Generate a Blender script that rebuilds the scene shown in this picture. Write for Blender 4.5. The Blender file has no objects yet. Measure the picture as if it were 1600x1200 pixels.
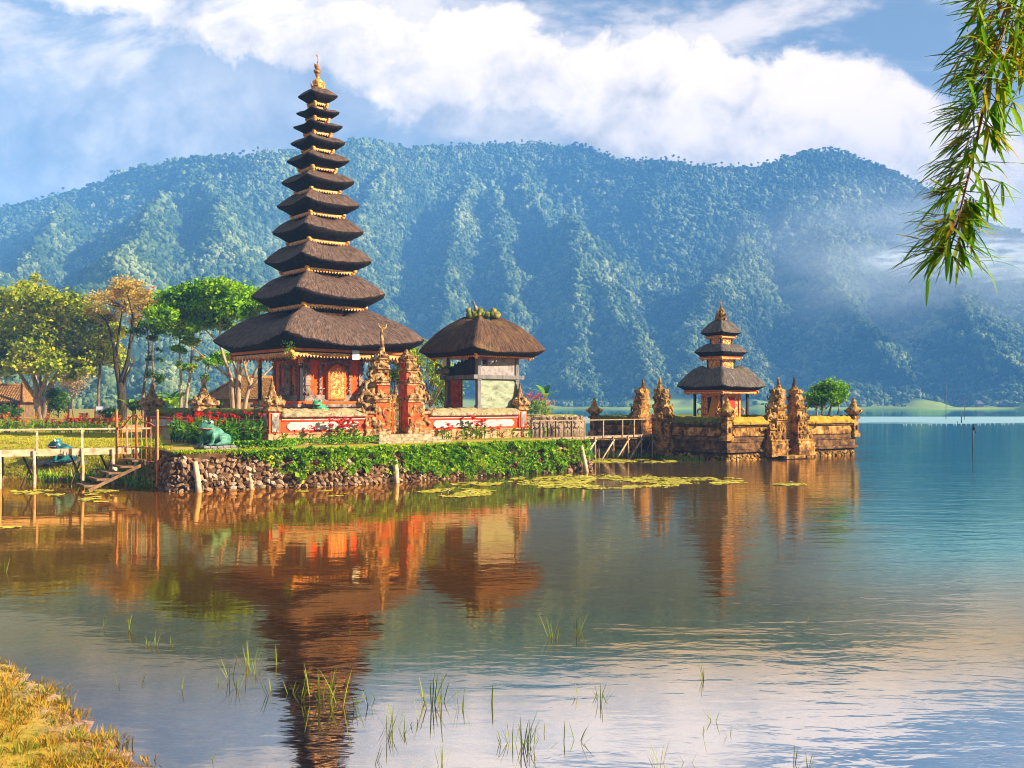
import bpy, bmesh, math, random
import numpy as np
from mathutils import Vector, Matrix, noise as mnoise

R = math.radians
F, HOR, CH = 1500.0, 632.0, 3.2          # focal length and horizon of the 1600 px photograph, eye height over the lake
scene = bpy.context.scene
col = scene.collection

# ------------------------------------------------------------------ camera
cam_d = bpy.data.cameras.new("camera")
cam = bpy.data.objects.new("camera", cam_d)
col.objects.link(cam)
cam.location = (0, 0, CH)
cam.rotation_euler = (R(90), 0, 0)
cam_d.sensor_width = 36
cam_d.lens = F / 1600 * 36
cam_d.shift_y = (HOR - 600) / 1600
cam_d.clip_start = 0.1
cam_d.clip_end = 20000
scene.camera = cam

# ------------------------------------------------------------------ exposure
scene.view_settings.view_transform = 'Standard'
scene.view_settings.look = 'None'
scene.view_settings.exposure = 1.62
scene.view_settings.gamma = 1
scene.cycles.max_bounces = 6
scene.cycles.diffuse_bounces = 2
scene.cycles.glossy_bounces = 3
scene.cycles.transmission_bounces = 3
scene.cycles.transparent_max_bounces = 8
scene.cycles.volume_bounces = 2
scene.cycles.use_denoising = True
scene.cycles.filter_width = 1.0
scene.cycles.caustics_reflective = False
scene.cycles.caustics_refractive = False

# ------------------------------------------------------------------ sun
SUN_AZ, SUN_EL = R(-14), R(25)
sdir = Vector((math.cos(SUN_EL) * math.cos(SUN_AZ), math.cos(SUN_EL) * math.sin(SUN_AZ), math.sin(SUN_EL)))
sun_d = bpy.data.lights.new("sun", 'SUN')
sun_d.energy = 5.0
sun_d.angle = R(0.5)
sun_d.color = (1.0, 0.89, 0.72)
sun = bpy.data.objects.new("sun", sun_d)
col.objects.link(sun)
sun.rotation_euler = sdir.to_track_quat('Z', 'Y').to_euler()
sun.location = (60, -30, 60)


# ------------------------------------------------------------------ node helpers
class NT:
    def __init__(s, tree):
        s.t = tree
        tree.nodes.clear()

    def n(s, kind, **kw):
        nd = s.t.nodes.new(kind)
        for k, v in kw.items():
            setattr(nd, k, v)
        return nd

    def put(s, nd, key, val):
        sock = nd.inputs[key]
        if isinstance(val, bpy.types.NodeSocket):
            s.t.links.new(val, sock)
        elif val is not None:
            if sock.type == 'RGBA' and len(val) == 3:
                val = (*val, 1)
            sock.default_value = val

    def m(s, op, a, b=None, c=None, clamp=False):
        nd = s.n('ShaderNodeMath', operation=op, use_clamp=clamp)
        s.put(nd, 0, a)
        if b is not None: s.put(nd, 1, b)
        if c is not None: s.put(nd, 2, c)
        return nd.outputs[0]

    def step(s, x, lo, hi):
        nd = s.n('ShaderNodeMapRange', interpolation_type='SMOOTHSTEP')
        s.put(nd, 0, x); s.put(nd, 1, lo); s.put(nd, 2, hi)
        return nd.outputs[0]

    def mix(s, f, a, b, blend='MIX'):
        nd = s.n('ShaderNodeMix', data_type='RGBA', blend_type=blend)
        s.put(nd, 0, f); s.put(nd, 6, a); s.put(nd, 7, b)
        return nd.outputs[2]

    def noise(s, vec, scale, detail=4, rough=0.55, dist=0.0, out=0):
        nd = s.n('ShaderNodeTexNoise')
        if vec is not None: s.put(nd, 'Vector', vec)
        s.put(nd, 'Scale', scale); s.put(nd, 'Detail', detail); s.put(nd, 'Roughness', rough); s.put(nd, 'Distortion', dist)
        return nd.outputs[out]

    def scalev(s, vec, sc, rot=(0, 0, 0), loc=(0, 0, 0)):
        nd = s.n('ShaderNodeMapping')
        s.put(nd, 0, vec); nd.inputs['Scale'].default_value = sc; nd.inputs['Rotation'].default_value = rot
        nd.inputs['Location'].default_value = loc
        return nd.outputs[0]

    def ramp(s, f, stops, interp='LINEAR'):
        nd = s.n('ShaderNodeValToRGB')
        cr = nd.color_ramp
        cr.interpolation = interp
        while len(cr.elements) < len(stops): cr.elements.new(0.5)
        for e, (p, c) in zip(cr.elements, stops):
            e.position = p
            e.color = (*c, 1)
        s.put(nd, 0, f)
        return nd.outputs[0]

    def curve(s, f, pts):
        nd = s.n('ShaderNodeFloatCurve')
        c = nd.mapping.curves[0]
        while len(c.points) < len(pts): c.points.new(0.5, 0.5)
        for p, q in zip(c.points, pts):
            p.location = q
            p.handle_type = 'AUTO'
        nd.mapping.use_clip = False
        nd.mapping.update()
        s.put(nd, 'Value', f)
        return nd.outputs[0]


# ------------------------------------------------------------------ sky: physical sky with procedural clouds by direction
world = bpy.data.worlds.new("World")
scene.world = world
world.use_nodes = True
w = NT(world.node_tree)
sky = w.n('ShaderNodeTexSky', sky_type='NISHITA')
sky.sun_disc = False
sky.sun_elevation = SUN_EL
sky.sun_rotation = R(90) - SUN_AZ
sky.altitude = 1200
sky.air_density = 1.3
sky.dust_density = 0.6
sky.ozone_density = 2.2
geo = w.n('ShaderNodeNewGeometry')
dirv = w.n('ShaderNodeVectorMath', operation='SCALE')
w.put(dirv, 0, geo.outputs['Incoming']); dirv.inputs['Scale'].default_value = -1.0
tc = w.n('ShaderNodeTexCoord')
sep = w.n('ShaderNodeSeparateXYZ')
w.put(sep, 0, tc.outputs['Generated'])
sx, sy, sz = sep.outputs
yy = w.m('MAXIMUM', sy, 0.12)
u = w.m('DIVIDE', sx, yy)
v = w.m('DIVIDE', sz, yy)
uv = w.n('ShaderNodeCombineXYZ')
w.put(uv, 0, u); w.put(uv, 1, v); uv.inputs[2].default_value = 0.37
U = lambda px: (px - 800) / F
V = lambda py: (HOR - py) / F
un = w.m('MULTIPLY_ADD', u, 0.6, 0.5, clamp=True)
NU = lambda px: U(px) * 0.6 + 0.5
up_pts = [(0, -60), (150, -30), (215, 0), (240, -60), (420, -70), (560, -30), (640, 10), (720, 30), (800, 18), (870, 42), (960, 52), (1050, 38), (1120, 66), (1200, 92), (1245, 72), (1330, 100), (1400, 132), (1450, 175), (1510, 195), (1600, 205), (1900, 230)]
lo_pts = [(0, -40), (150, -20), (215, 5), (260, 62), (330, 98), (420, 104), (500, 128), (560, 170), (640, 186), (760, 190), (900, 215), (1000, 330), (1200, 420), (1600, 460), (1900, 460)]
vup = w.m('SUBTRACT', w.curve(un, [(0, 0.55)] + [(NU(a), V(b) + 0.0) for a, b in up_pts] + [(1, 0.3)]), 0.0)
vlo = w.curve(un, [(0, 0.55)] + [(NU(a), V(b)) for a, b in lo_pts] + [(1, 0.1)])
nz1 = w.noise(uv.outputs[0], 8.0, 11, 0.66, 0.25)
nz2 = w.noise(w.scalev(uv.outputs[0], (3.0, 7.0, 1), (0, 0, R(-14)), (3.1, 1.7, 0)), 1.6, 8, 0.62, 0.3)
nz3 = w.noise(uv.outputs[0], 15.0, 8, 0.6, 0.2)
nz4 = w.noise(w.scalev(uv.outputs[0], (1, 1.5, 1), (0, 0, 0), (7, 2, 0)), 4.0, 6, 0.6, 0.4)
warp = w.m('MULTIPLY', w.m('SUBTRACT', nz1, 0.5), 0.17)
dens = w.m('ADD', w.m('MINIMUM', w.m('SUBTRACT', vup, v), w.m('SUBTRACT', v, vlo)), warp)
main = w.step(dens, -0.016, 0.016)
hole = w.m('MULTIPLY', w.step(nz4, 0.56, 0.68), w.step(v, 0.33, 0.42))
main = w.m('MULTIPLY', main, w.m('SUBTRACT', 1.0, w.m('MULTIPLY', hole, 0.75)))
thin = w.m('MULTIPLY', w.step(nz2, 0.40, 0.62), 0.72)
low = w.m('MULTIPLY', w.m('MULTIPLY', w.step(v, 0.34, 0.16), w.step(nz4, 0.22, 0.56)), 0.85)
left = w.m('MULTIPLY', w.m('MULTIPLY', w.step(u, 0.05, -0.35), w.step(v, 0.44, 0.24)), 0.80)
cover = w.m('MULTIPLY', w.m('MAXIMUM', w.m('MAXIMUM', main, left), w.m('MAXIMUM', thin, low)), w.step(sy, -0.25, 0.35))
shade = w.m('MULTIPLY_ADD', w.step(w.m('ADD', w.m('MULTIPLY', w.m('SUBTRACT', vup, v), -2.2), w.m('ADD', nz3, w.m('MULTIPLY', nz4, 0.4))), 0.02, 0.70), 0.62, 0.30)
ccol = w.mix(shade, (0.56, 0.54, 0.56), (1.28, 1.02, 0.78))
ccol = w.mix(1.0, ccol, shade, 'MULTIPLY')
bg_sky = w.n('ShaderNodeBackground')
hs = w.n('ShaderNodeHueSaturation')
w.put(hs, 'Color', sky.outputs[0]); hs.inputs['Saturation'].default_value = 0.62
w.put(bg_sky, 0, hs.outputs[0]); bg_sky.inputs[1].default_value = 0.042
bg_cl = w.n('ShaderNodeBackground')
w.put(bg_cl, 0, ccol); bg_cl.inputs[1].default_value = 0.56
mx = w.n('ShaderNodeMixShader')
w.put(mx, 0, cover); w.put(mx, 1, bg_sky.outputs[0]); w.put(mx, 2, bg_cl.outputs[0])
wo = w.n('ShaderNodeOutputWorld')
w.put(wo, 0, mx.outputs[0])


# ------------------------------------------------------------------ materials
def newmat(name):
    m = bpy.data.materials.new(name)
    m.use_nodes = True
    return m, NT(m.node_tree)


def finish(nt, surf):
    o = nt.n('ShaderNodeOutputMaterial')
    nt.put(o, 'Surface', surf)


def bump(nt, h, strength, dist=0.05):
    b = nt.n('ShaderNodeBump')
    b.inputs['Strength'].default_value = strength
    b.inputs['Distance'].default_value = dist
    nt.put(b, 'Height', h)
    return b.outputs[0]


def principled(nt, color, rough=0.8, normal=None, spec=0.3, metal=0.0):
    p = nt.n('ShaderNodeBsdfPrincipled')
    nt.put(p, 'Base Color', color)
    nt.put(p, 'Roughness', rough)
    p.inputs['Specular IOR Level'].default_value = spec
    p.inputs['Metallic'].default_value = metal
    if normal is not None: nt.put(p, 'Normal', normal)
    return p.outputs[0]


def mottled(name, stops, scale=3.0, rough=0.85, bmp=0.4, bdist=0.04, stretch=(1, 1, 1), detail=7, fine=None, moss=None, spec=0.10, metal=0.0, nrough=0.62):
    """stops: colour ramp over noise; moss: (colour, amount) grows on upward faces"""
    m, nt = newmat(name)
    g = nt.n('ShaderNodeTexCoord')
    vec = nt.scalev(g.outputs['Object'], stretch)
    f = nt.noise(vec, scale, detail, nrough, 0.3)
    c = nt.ramp(f, stops)
    f2 = nt.noise(vec, scale * 5.3, 5, 0.6)
    if fine:
        c = nt.mix(nt.step(f2, 0.45, 0.72), c, fine)
    if moss:
        gg = nt.n('ShaderNodeNewGeometry')
        sp = nt.n('ShaderNodeSeparateXYZ'); nt.put(sp, 0, gg.outputs['Normal'])
        f3 = nt.noise(vec, scale * 1.7, 5, 0.6)
        k = nt.m('MULTIPLY', nt.step(nt.m('ADD', sp.outputs[2], nt.m('MULTIPLY', nt.m('SUBTRACT', f3, 0.5), 2.2)), 0.15, 0.85), moss[1])
        c = nt.mix(k, c, moss[0])
    nrm = bump(nt, nt.m('ADD', f, nt.m('MULTIPLY', f2, 0.6)), bmp, bdist) if bmp else None
    finish(nt, principled(nt, c, rough, nrm, spec, metal))
    return m


def leafmat(name, stops, scale=0.6, trans=0.3, rough=0.55):
    m, nt = newmat(name)
    g = nt.n('ShaderNodeNewGeometry')
    tcx = nt.n('ShaderNodeTexCoord')
    f = nt.noise(tcx.outputs['Object'], scale, 3, 0.6)
    k = nt.m('ADD', nt.m('MULTIPLY', f, 0.62), nt.m('MULTIPLY', g.outputs['Random Per Island'], 0.42))
    c = nt.ramp(k, stops)
    p = principled(nt, c, rough, None, 0.06)
    tr = nt.n('ShaderNodeBsdfTranslucent')
    nt.put(tr, 0, c)
    mxs = nt.n('ShaderNodeMixShader')
    mxs.inputs[0].default_value = trans
    nt.put(mxs, 1, p); nt.put(mxs, 2, tr.outputs[0])
    finish(nt, mxs.outputs[0])
    return m


def thatchmat(name, dark, lite, moss=None):
    m, nt = newmat(name)
    uvn = nt.n('ShaderNodeUVMap')
    vec = nt.scalev(uvn.outputs[0], (34, 2.3, 1))
    vec2 = nt.scalev(uvn.outputs[0], (9, 1.4, 1))
    f = nt.noise(vec, 1.0, 6, 0.65, 0.4)
    f2 = nt.noise(vec2, 1.0, 4, 0.6, 0.5)
    c = nt.ramp(nt.m('ADD', nt.m('MULTIPLY', f, 0.65), nt.m('MULTIPLY', f2, 0.35)), [(0.36, dark), (0.52, tuple(0.40 * a + 0.60 * b for a, b in zip(lite, dark))), (0.66, lite)])
    tcx = nt.n('ShaderNodeTexCoord')
    if moss:
        f3 = nt.noise(tcx.outputs['Object'], 0.8, 6, 0.6)
        c = nt.mix(nt.m('MULTIPLY', nt.step(f3, 0.52, 0.7), moss[1]), c, moss[0])
    nrm = bump(nt, nt.m('ADD', f, nt.m('MULTIPLY', f2, 0.7)), 0.6, 0.05)
    finish(nt, principled(nt, c, 0.9, nrm, 0.15))
    return m


M = {}
M['thatch'] = thatchmat('thatch', (0.010, 0.007, 0.006), (0.25, 0.145, 0.098))
M['thatch_old'] = thatchmat('old_thatch', (0.010, 0.006, 0.005), (0.22, 0.108, 0.052), ((0.26, 0.15, 0.03), 0.5))
M['thatch_grey'] = thatchmat('grey_thatch', (0.014, 0.011, 0.010), (0.26, 0.195, 0.15), ((0.22, 0.17, 0.04), 0.25))
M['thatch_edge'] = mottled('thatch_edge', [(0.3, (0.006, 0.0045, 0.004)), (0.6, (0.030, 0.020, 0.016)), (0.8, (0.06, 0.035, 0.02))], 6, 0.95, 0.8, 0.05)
M['orange'] = mottled('orange_paint', [(0.25, (0.50, 0.10, 0.010)), (0.55, (0.68, 0.18, 0.016)), (0.8, (0.74, 0.26, 0.03))], 5, 0.55, 0.25, 0.01)
M['gold'] = mottled('gilded_carving', [(0.36, (0.30, 0.045, 0.004)), (0.50, (0.78, 0.30, 0.025)), (0.66, (0.88, 0.50, 0.07))], 9, 0.42, 0.8, 0.03, spec=0.5)
M['gold_red'] = mottled('gilded_red_carving', [(0.44, (0.50, 0.035, 0.004)), (0.52, (0.80, 0.33, 0.03)), (0.62, (0.90, 0.52, 0.09))], 11, 0.45, 0.8, 0.02, spec=0.45)
M['darkwood'] = mottled('dark_timber', [(0.3, (0.012, 0.011, 0.013)), (0.7, (0.05, 0.042, 0.04))], 4, 0.6, 0.3, 0.01, (1, 1, 0.2))
M['greywood'] = mottled('weathered_post', [(0.3, (0.10, 0.085, 0.075)), (0.7, (0.26, 0.22, 0.20))], 4, 0.8, 0.4, 0.01, (2, 2, 0.3))
M['redbrick'] = mottled('red_orange_brick', [(0.28, (0.34, 0.036, 0.008)), (0.45, (0.68, 0.090, 0.010)), (0.75, (0.80, 0.15, 0.018))], 2.5, 0.8, 0.35, 0.02, fine=(0.52, 0.06, 0.010))
M['oldbrick'] = mottled('weathered_red_brick', [(0.30, (0.10, 0.028, 0.014)), (0.46, (0.44, 0.06, 0.014)), (0.62, (0.66, 0.15, 0.03)), (0.75, (0.42, 0.20, 0.08))], 3.2, 0.9, 0.7, 0.03, fine=(0.16, 0.055, 0.02))
M['carved'] = mottled('carved_grey_stone', [(0.32, (0.06, 0.043, 0.034)), (0.5, (0.24, 0.18, 0.135)), (0.70, (0.40, 0.31, 0.24))], 4, 0.9, 0.8, 0.04)
M['mossy'] = mottled('mossy_carved_stone', [(0.33, (0.028, 0.018, 0.012)), (0.45, (0.16, 0.075, 0.03)), (0.55, (0.46, 0.24, 0.09)), (0.68, (0.60, 0.43, 0.28))], 3.6, 0.92, 0.9, 0.05, moss=((0.24, 0.17, 0.015), 0.45), nrough=0.7)
M['islet'] = mottled('lichened_island_stone', [(0.34, (0.022, 0.013, 0.008)), (0.46, (0.16, 0.070, 0.020)), (0.55, (0.44, 0.20, 0.035)), (0.68, (0.62, 0.42, 0.22))], 1.7, 0.92, 0.8, 0.05, moss=((0.30, 0.20, 0.010), 0.5), nrough=0.7)
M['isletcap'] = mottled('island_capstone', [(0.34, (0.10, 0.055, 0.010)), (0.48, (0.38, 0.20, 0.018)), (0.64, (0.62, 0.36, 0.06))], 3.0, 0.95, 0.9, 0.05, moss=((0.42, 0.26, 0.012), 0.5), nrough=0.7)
M['isletdark'] = mottled('dark_island_stone', [(0.34, (0.020, 0.013, 0.009)), (0.50, (0.13, 0.060, 0.022)), (0.70, (0.36, 0.18, 0.05))], 2.2, 0.92, 0.8, 0.05, nrough=0.66)
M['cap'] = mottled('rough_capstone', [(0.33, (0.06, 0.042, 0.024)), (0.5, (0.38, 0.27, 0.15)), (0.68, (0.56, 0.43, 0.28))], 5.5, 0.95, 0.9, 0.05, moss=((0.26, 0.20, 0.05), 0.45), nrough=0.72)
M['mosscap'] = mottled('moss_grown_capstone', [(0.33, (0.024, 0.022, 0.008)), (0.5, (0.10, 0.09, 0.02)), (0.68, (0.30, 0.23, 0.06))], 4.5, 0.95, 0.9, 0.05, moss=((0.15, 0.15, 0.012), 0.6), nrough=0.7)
M['plaster'] = mottled('pale_panel', [(0.32, (0.26, 0.21, 0.165)), (0.5, (0.50, 0.42, 0.34)), (0.70, (0.62, 0.54, 0.45))], 5, 0.9, 0.4, 0.01)
M['base'] = mottled('tan_base_stone', [(0.30, (0.16, 0.075, 0.028)), (0.5, (0.44, 0.24, 0.10)), (0.70, (0.60, 0.40, 0.22))], 4, 0.92, 0.7, 0.03)
M['redtrim'] = mottled('red_trim', [(0.3, (0.42, 0.040, 0.008)), (0.7, (0.66, 0.10, 0.018))], 4, 0.7, 0.3, 0.01)
M['white'] = mottled('white_paint', [(0.3, (0.62, 0.62, 0.66)), (0.7, (0.80, 0.80, 0.84))], 3, 0.5, 0.1, 0.01)
M['bamboo'] = mottled('bleached_timber', [(0.28, (0.26, 0.15, 0.075)), (0.5, (0.52, 0.36, 0.20)), (0.74, (0.66, 0.50, 0.32))], 5, 0.8, 0.5, 0.01, (1, 1, 1))
M['brownwood'] = mottled('brown_timber', [(0.3, (0.085, 0.042, 0.018)), (0.7, (0.30, 0.165, 0.075))], 5, 0.85, 0.5, 0.01, (1, 1, 0.4))
M['iron'] = mottled('orange_painted_iron', [(0.3, (0.34, 0.07, 0.010)), (0.7, (0.70, 0.24, 0.03))], 8, 0.5, 0.2, 0.005, spec=0.4)
M['yellowiron'] = mottled('gilded_iron', [(0.3, (0.28, 0.15, 0.008)), (0.7, (0.66, 0.44, 0.03))], 8, 0.45, 0.2, 0.005, spec=0.5)
M['rediron'] = mottled('red_painted_iron', [(0.3, (0.38, 0.02, 0.008)), (0.7, (0.62, 0.06, 0.02))], 8, 0.5, 0.2, 0.005)
M['rock_old'] = mottled('wall_stone', [(0.30, (0.12, 0.058, 0.024)), (0.48, (0.40, 0.24, 0.12)), (0.68, (0.60, 0.46, 0.32))], 2.1, 0.9, 0.7, 0.03, fine=(0.24, 0.12, 0.05))
m, nt = newmat('wall_stone')
g = nt.n('ShaderNodeNewGeometry'); tcx = nt.n('ShaderNodeTexCoord')
f = nt.noise(tcx.outputs['Object'], 5.0, 8, 0.7)
c = nt.ramp(nt.m('ADD', nt.m('MULTIPLY', f, 0.55), nt.m('MULTIPLY', g.outputs['Random Per Island'], 0.5)), [(0.26, (0.05, 0.022, 0.010)), (0.45, (0.20, 0.10, 0.042)), (0.62, (0.33, 0.19, 0.095)), (0.86, (0.50, 0.38, 0.27))])
finish(nt, principled(nt, c, 0.92, bump(nt, f, 0.9, 0.05), 0.15))
M['rock'] = m
M['earth'] = mottled('mortar_earth', [(0.3, (0.032, 0.017, 0.007)), (0.7, (0.15, 0.075, 0.026))], 4, 0.95, 0.9, 0.04)
M['frog'] = mottled('green_glazed_frog', [(0.32, (0.012, 0.06, 0.036)), (0.48, (0.055, 0.20, 0.125)), (0.70, (0.17, 0.35, 0.24))], 3.6, 0.6, 0.5, 0.02, fine=(0.03, 0.11, 0.07), spec=0.3)
M['frogblue'] = mottled('blue_green_frog', [(0.40, (0.005, 0.018, 0.030)), (0.50, (0.012, 0.095, 0.105)), (0.66, (0.05, 0.26, 0.22))], 3.4, 0.4, 0.25, 0.01, spec=0.5)
M['froggreen'] = mottled('bright_green_frog', [(0.3, (0.010, 0.18, 0.06)), (0.7, (0.06, 0.42, 0.16))], 2, 0.4, 0.2, 0.01, spec=0.5)
M['pink'] = mottled('pink_lip', [(0.3, (0.50, 0.16, 0.16)), (0.7, (0.62, 0.26, 0.24))], 3, 0.5, 0)
M['black'] = mottled('black_paint', [(0.3, (0.006, 0.006, 0.007)), (0.7, (0.02, 0.02, 0.022))], 3, 0.35, 0)
M['slate'] = mottled('grey_slate_blocks', [(0.3, (0.10, 0.085, 0.08)), (0.7, (0.36, 0.30, 0.27))], 4, 0.85, 0.7, 0.03)
M['greenboard'] = mottled('flaking_green_board', [(0.32, (0.12, 0.13, 0.08)), (0.50, (0.25, 0.30, 0.19)), (0.70, (0.40, 0.40, 0.27))], 2.0, 0.85, 0.3, 0.01, (1, 1, 2.5), fine=(0.34, 0.24, 0.14))
M['greyboard'] = mottled('worn_grey_board', [(0.30, (0.14, 0.10, 0.085)), (0.55, (0.34, 0.29, 0.26)), (0.72, (0.52, 0.22, 0.10))], 2.2, 0.85, 0.4, 0.01)
M['tile'] = mottled('terracotta_tile', [(0.3, (0.09, 0.034, 0.010)), (0.5, (0.27, 0.12, 0.030)), (0.72, (0.44, 0.25, 0.08))], 5, 0.85, 0.7, 0.04)
M['bark'] = mottled('bark', [(0.3, (0.055, 0.030, 0.014)), (0.5, (0.19, 0.105, 0.05)), (0.72, (0.36, 0.22, 0.12))], 3, 0.9, 0.8, 0.05, (2, 2, 0.5))
M['palebark'] = mottled('pale_bark', [(0.3, (0.15, 0.085, 0.04)), (0.5, (0.38, 0.24, 0.13)), (0.72, (0.54, 0.38, 0.23))], 3, 0.9, 0.6, 0.04, (2, 2, 0.5))
M['darkbark'] = mottled('dark_bark', [(0.3, (0.014, 0.010, 0.006)), (0.5, (0.05, 0.036, 0.016)), (0.72, (0.13, 0.075, 0.028))], 3, 0.9, 0.8, 0.05, (2, 2, 0.5))
M['flower'] = leafmat('red_petal', [(0.2, (0.50, 0.006, 0.012)), (0.6, (0.78, 0.014, 0.016)), (0.9, (0.80, 0.05, 0.01))], 3, 0.3)
M['flower_orange'] = leafmat('orange_petal', [(0.2, (0.70, 0.08, 0.006)), (0.9, (0.85, 0.30, 0.02))], 3, 0.3)
M['l_olive'] = leafmat('olive_leaf', [(0.28, (0.07, 0.12, 0.003)), (0.42, (0.24, 0.32, 0.006)), (0.56, (0.50, 0.54, 0.012)), (0.78, (0.72, 0.55, 0.03))], 0.35, 0.42)
M['l_orange'] = leafmat('orange_leaf', [(0.25, (0.30, 0.20, 0.012)), (0.5, (0.66, 0.44, 0.05)), (0.75, (0.80, 0.62, 0.20))], 0.4, 0.42)
M['l_green'] = leafmat('bright_leaf', [(0.28, (0.022, 0.09, 0.002)), (0.42, (0.11, 0.30, 0.004)), (0.57, (0.29, 0.53, 0.006)), (0.78, (0.50, 0.66, 0.012))], 0.5, 0.42)
M['l_dark'] = leafmat('dark_leaf', [(0.25, (0.018, 0.05, 0.004)), (0.5, (0.06, 0.14, 0.008)), (0.8, (0.18, 0.28, 0.016))], 0.5, 0.3)
M['l_yellow'] = leafmat('yellow_green_leaf', [(0.25, (0.10, 0.18, 0.003)), (0.5, (0.36, 0.46, 0.008)), (0.78, (0.62, 0.60, 0.02))], 0.5, 0.42)
M['l_canna'] = leafmat('canna_leaf', [(0.28, (0.020, 0.08, 0.006)), (0.48, (0.10, 0.27, 0.012)), (0.72, (0.34, 0.54, 0.03))], 0.8, 0.3, 0.35)
M['l_ivy'] = leafmat('creeper_leaf', [(0.25, (0.03, 0.10, 0.003)), (0.45, (0.12, 0.32, 0.006)), (0.60, (0.30, 0.50, 0.010)), (0.80, (0.58, 0.46, 0.04))], 0.9, 0.4)
M['l_pale'] = leafmat('dry_twig_leaf', [(0.2, (0.26, 0.15, 0.05)), (0.8, (0.55, 0.38, 0.17))], 0.5, 0.3)
M['l_bamboo'] = leafmat('bamboo_leaf', [(0.25, (0.03, 0.12, 0.004)), (0.48, (0.14, 0.32, 0.008)), (0.66, (0.36, 0.42, 0.02)), (0.82, (0.55, 0.16, 0.02))], 4, 0.5, 0.4)
M['l_reed'] = leafmat('reed_blade', [(0.2, (0.07, 0.13, 0.010)), (0.5, (0.22, 0.26, 0.02)), (0.85, (0.44, 0.32, 0.06))], 2, 0.3)
M['l_dry'] = leafmat('dry_grass_blade', [(0.2, (0.16, 0.13, 0.010)), (0.45, (0.36, 0.24, 0.02)), (0.65, (0.46, 0.22, 0.02)), (0.9, (0.60, 0.42, 0.10))], 1.2, 0.3)
M['l_lawn'] = leafmat('lawn_blade', [(0.25, (0.20, 0.26, 0.010)), (0.45, (0.42, 0.44, 0.016)), (0.60, (0.62, 0.48, 0.04)), (0.8, (0.68, 0.44, 0.12))], 0.12, 0.3)
M['lily'] = leafmat('lily_pad', [(0.2, (0.22, 0.20, 0.012)), (0.5, (0.48, 0.39, 0.03)), (0.85, (0.66, 0.54, 0.07))], 0.8, 0.1)


# ------------------------------------------------------------------ mesh builder
def basis(d):
    d = Vector(d).normalized()
    a = d.orthogonal().normalized()
    return d, a, d.cross(a)


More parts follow.
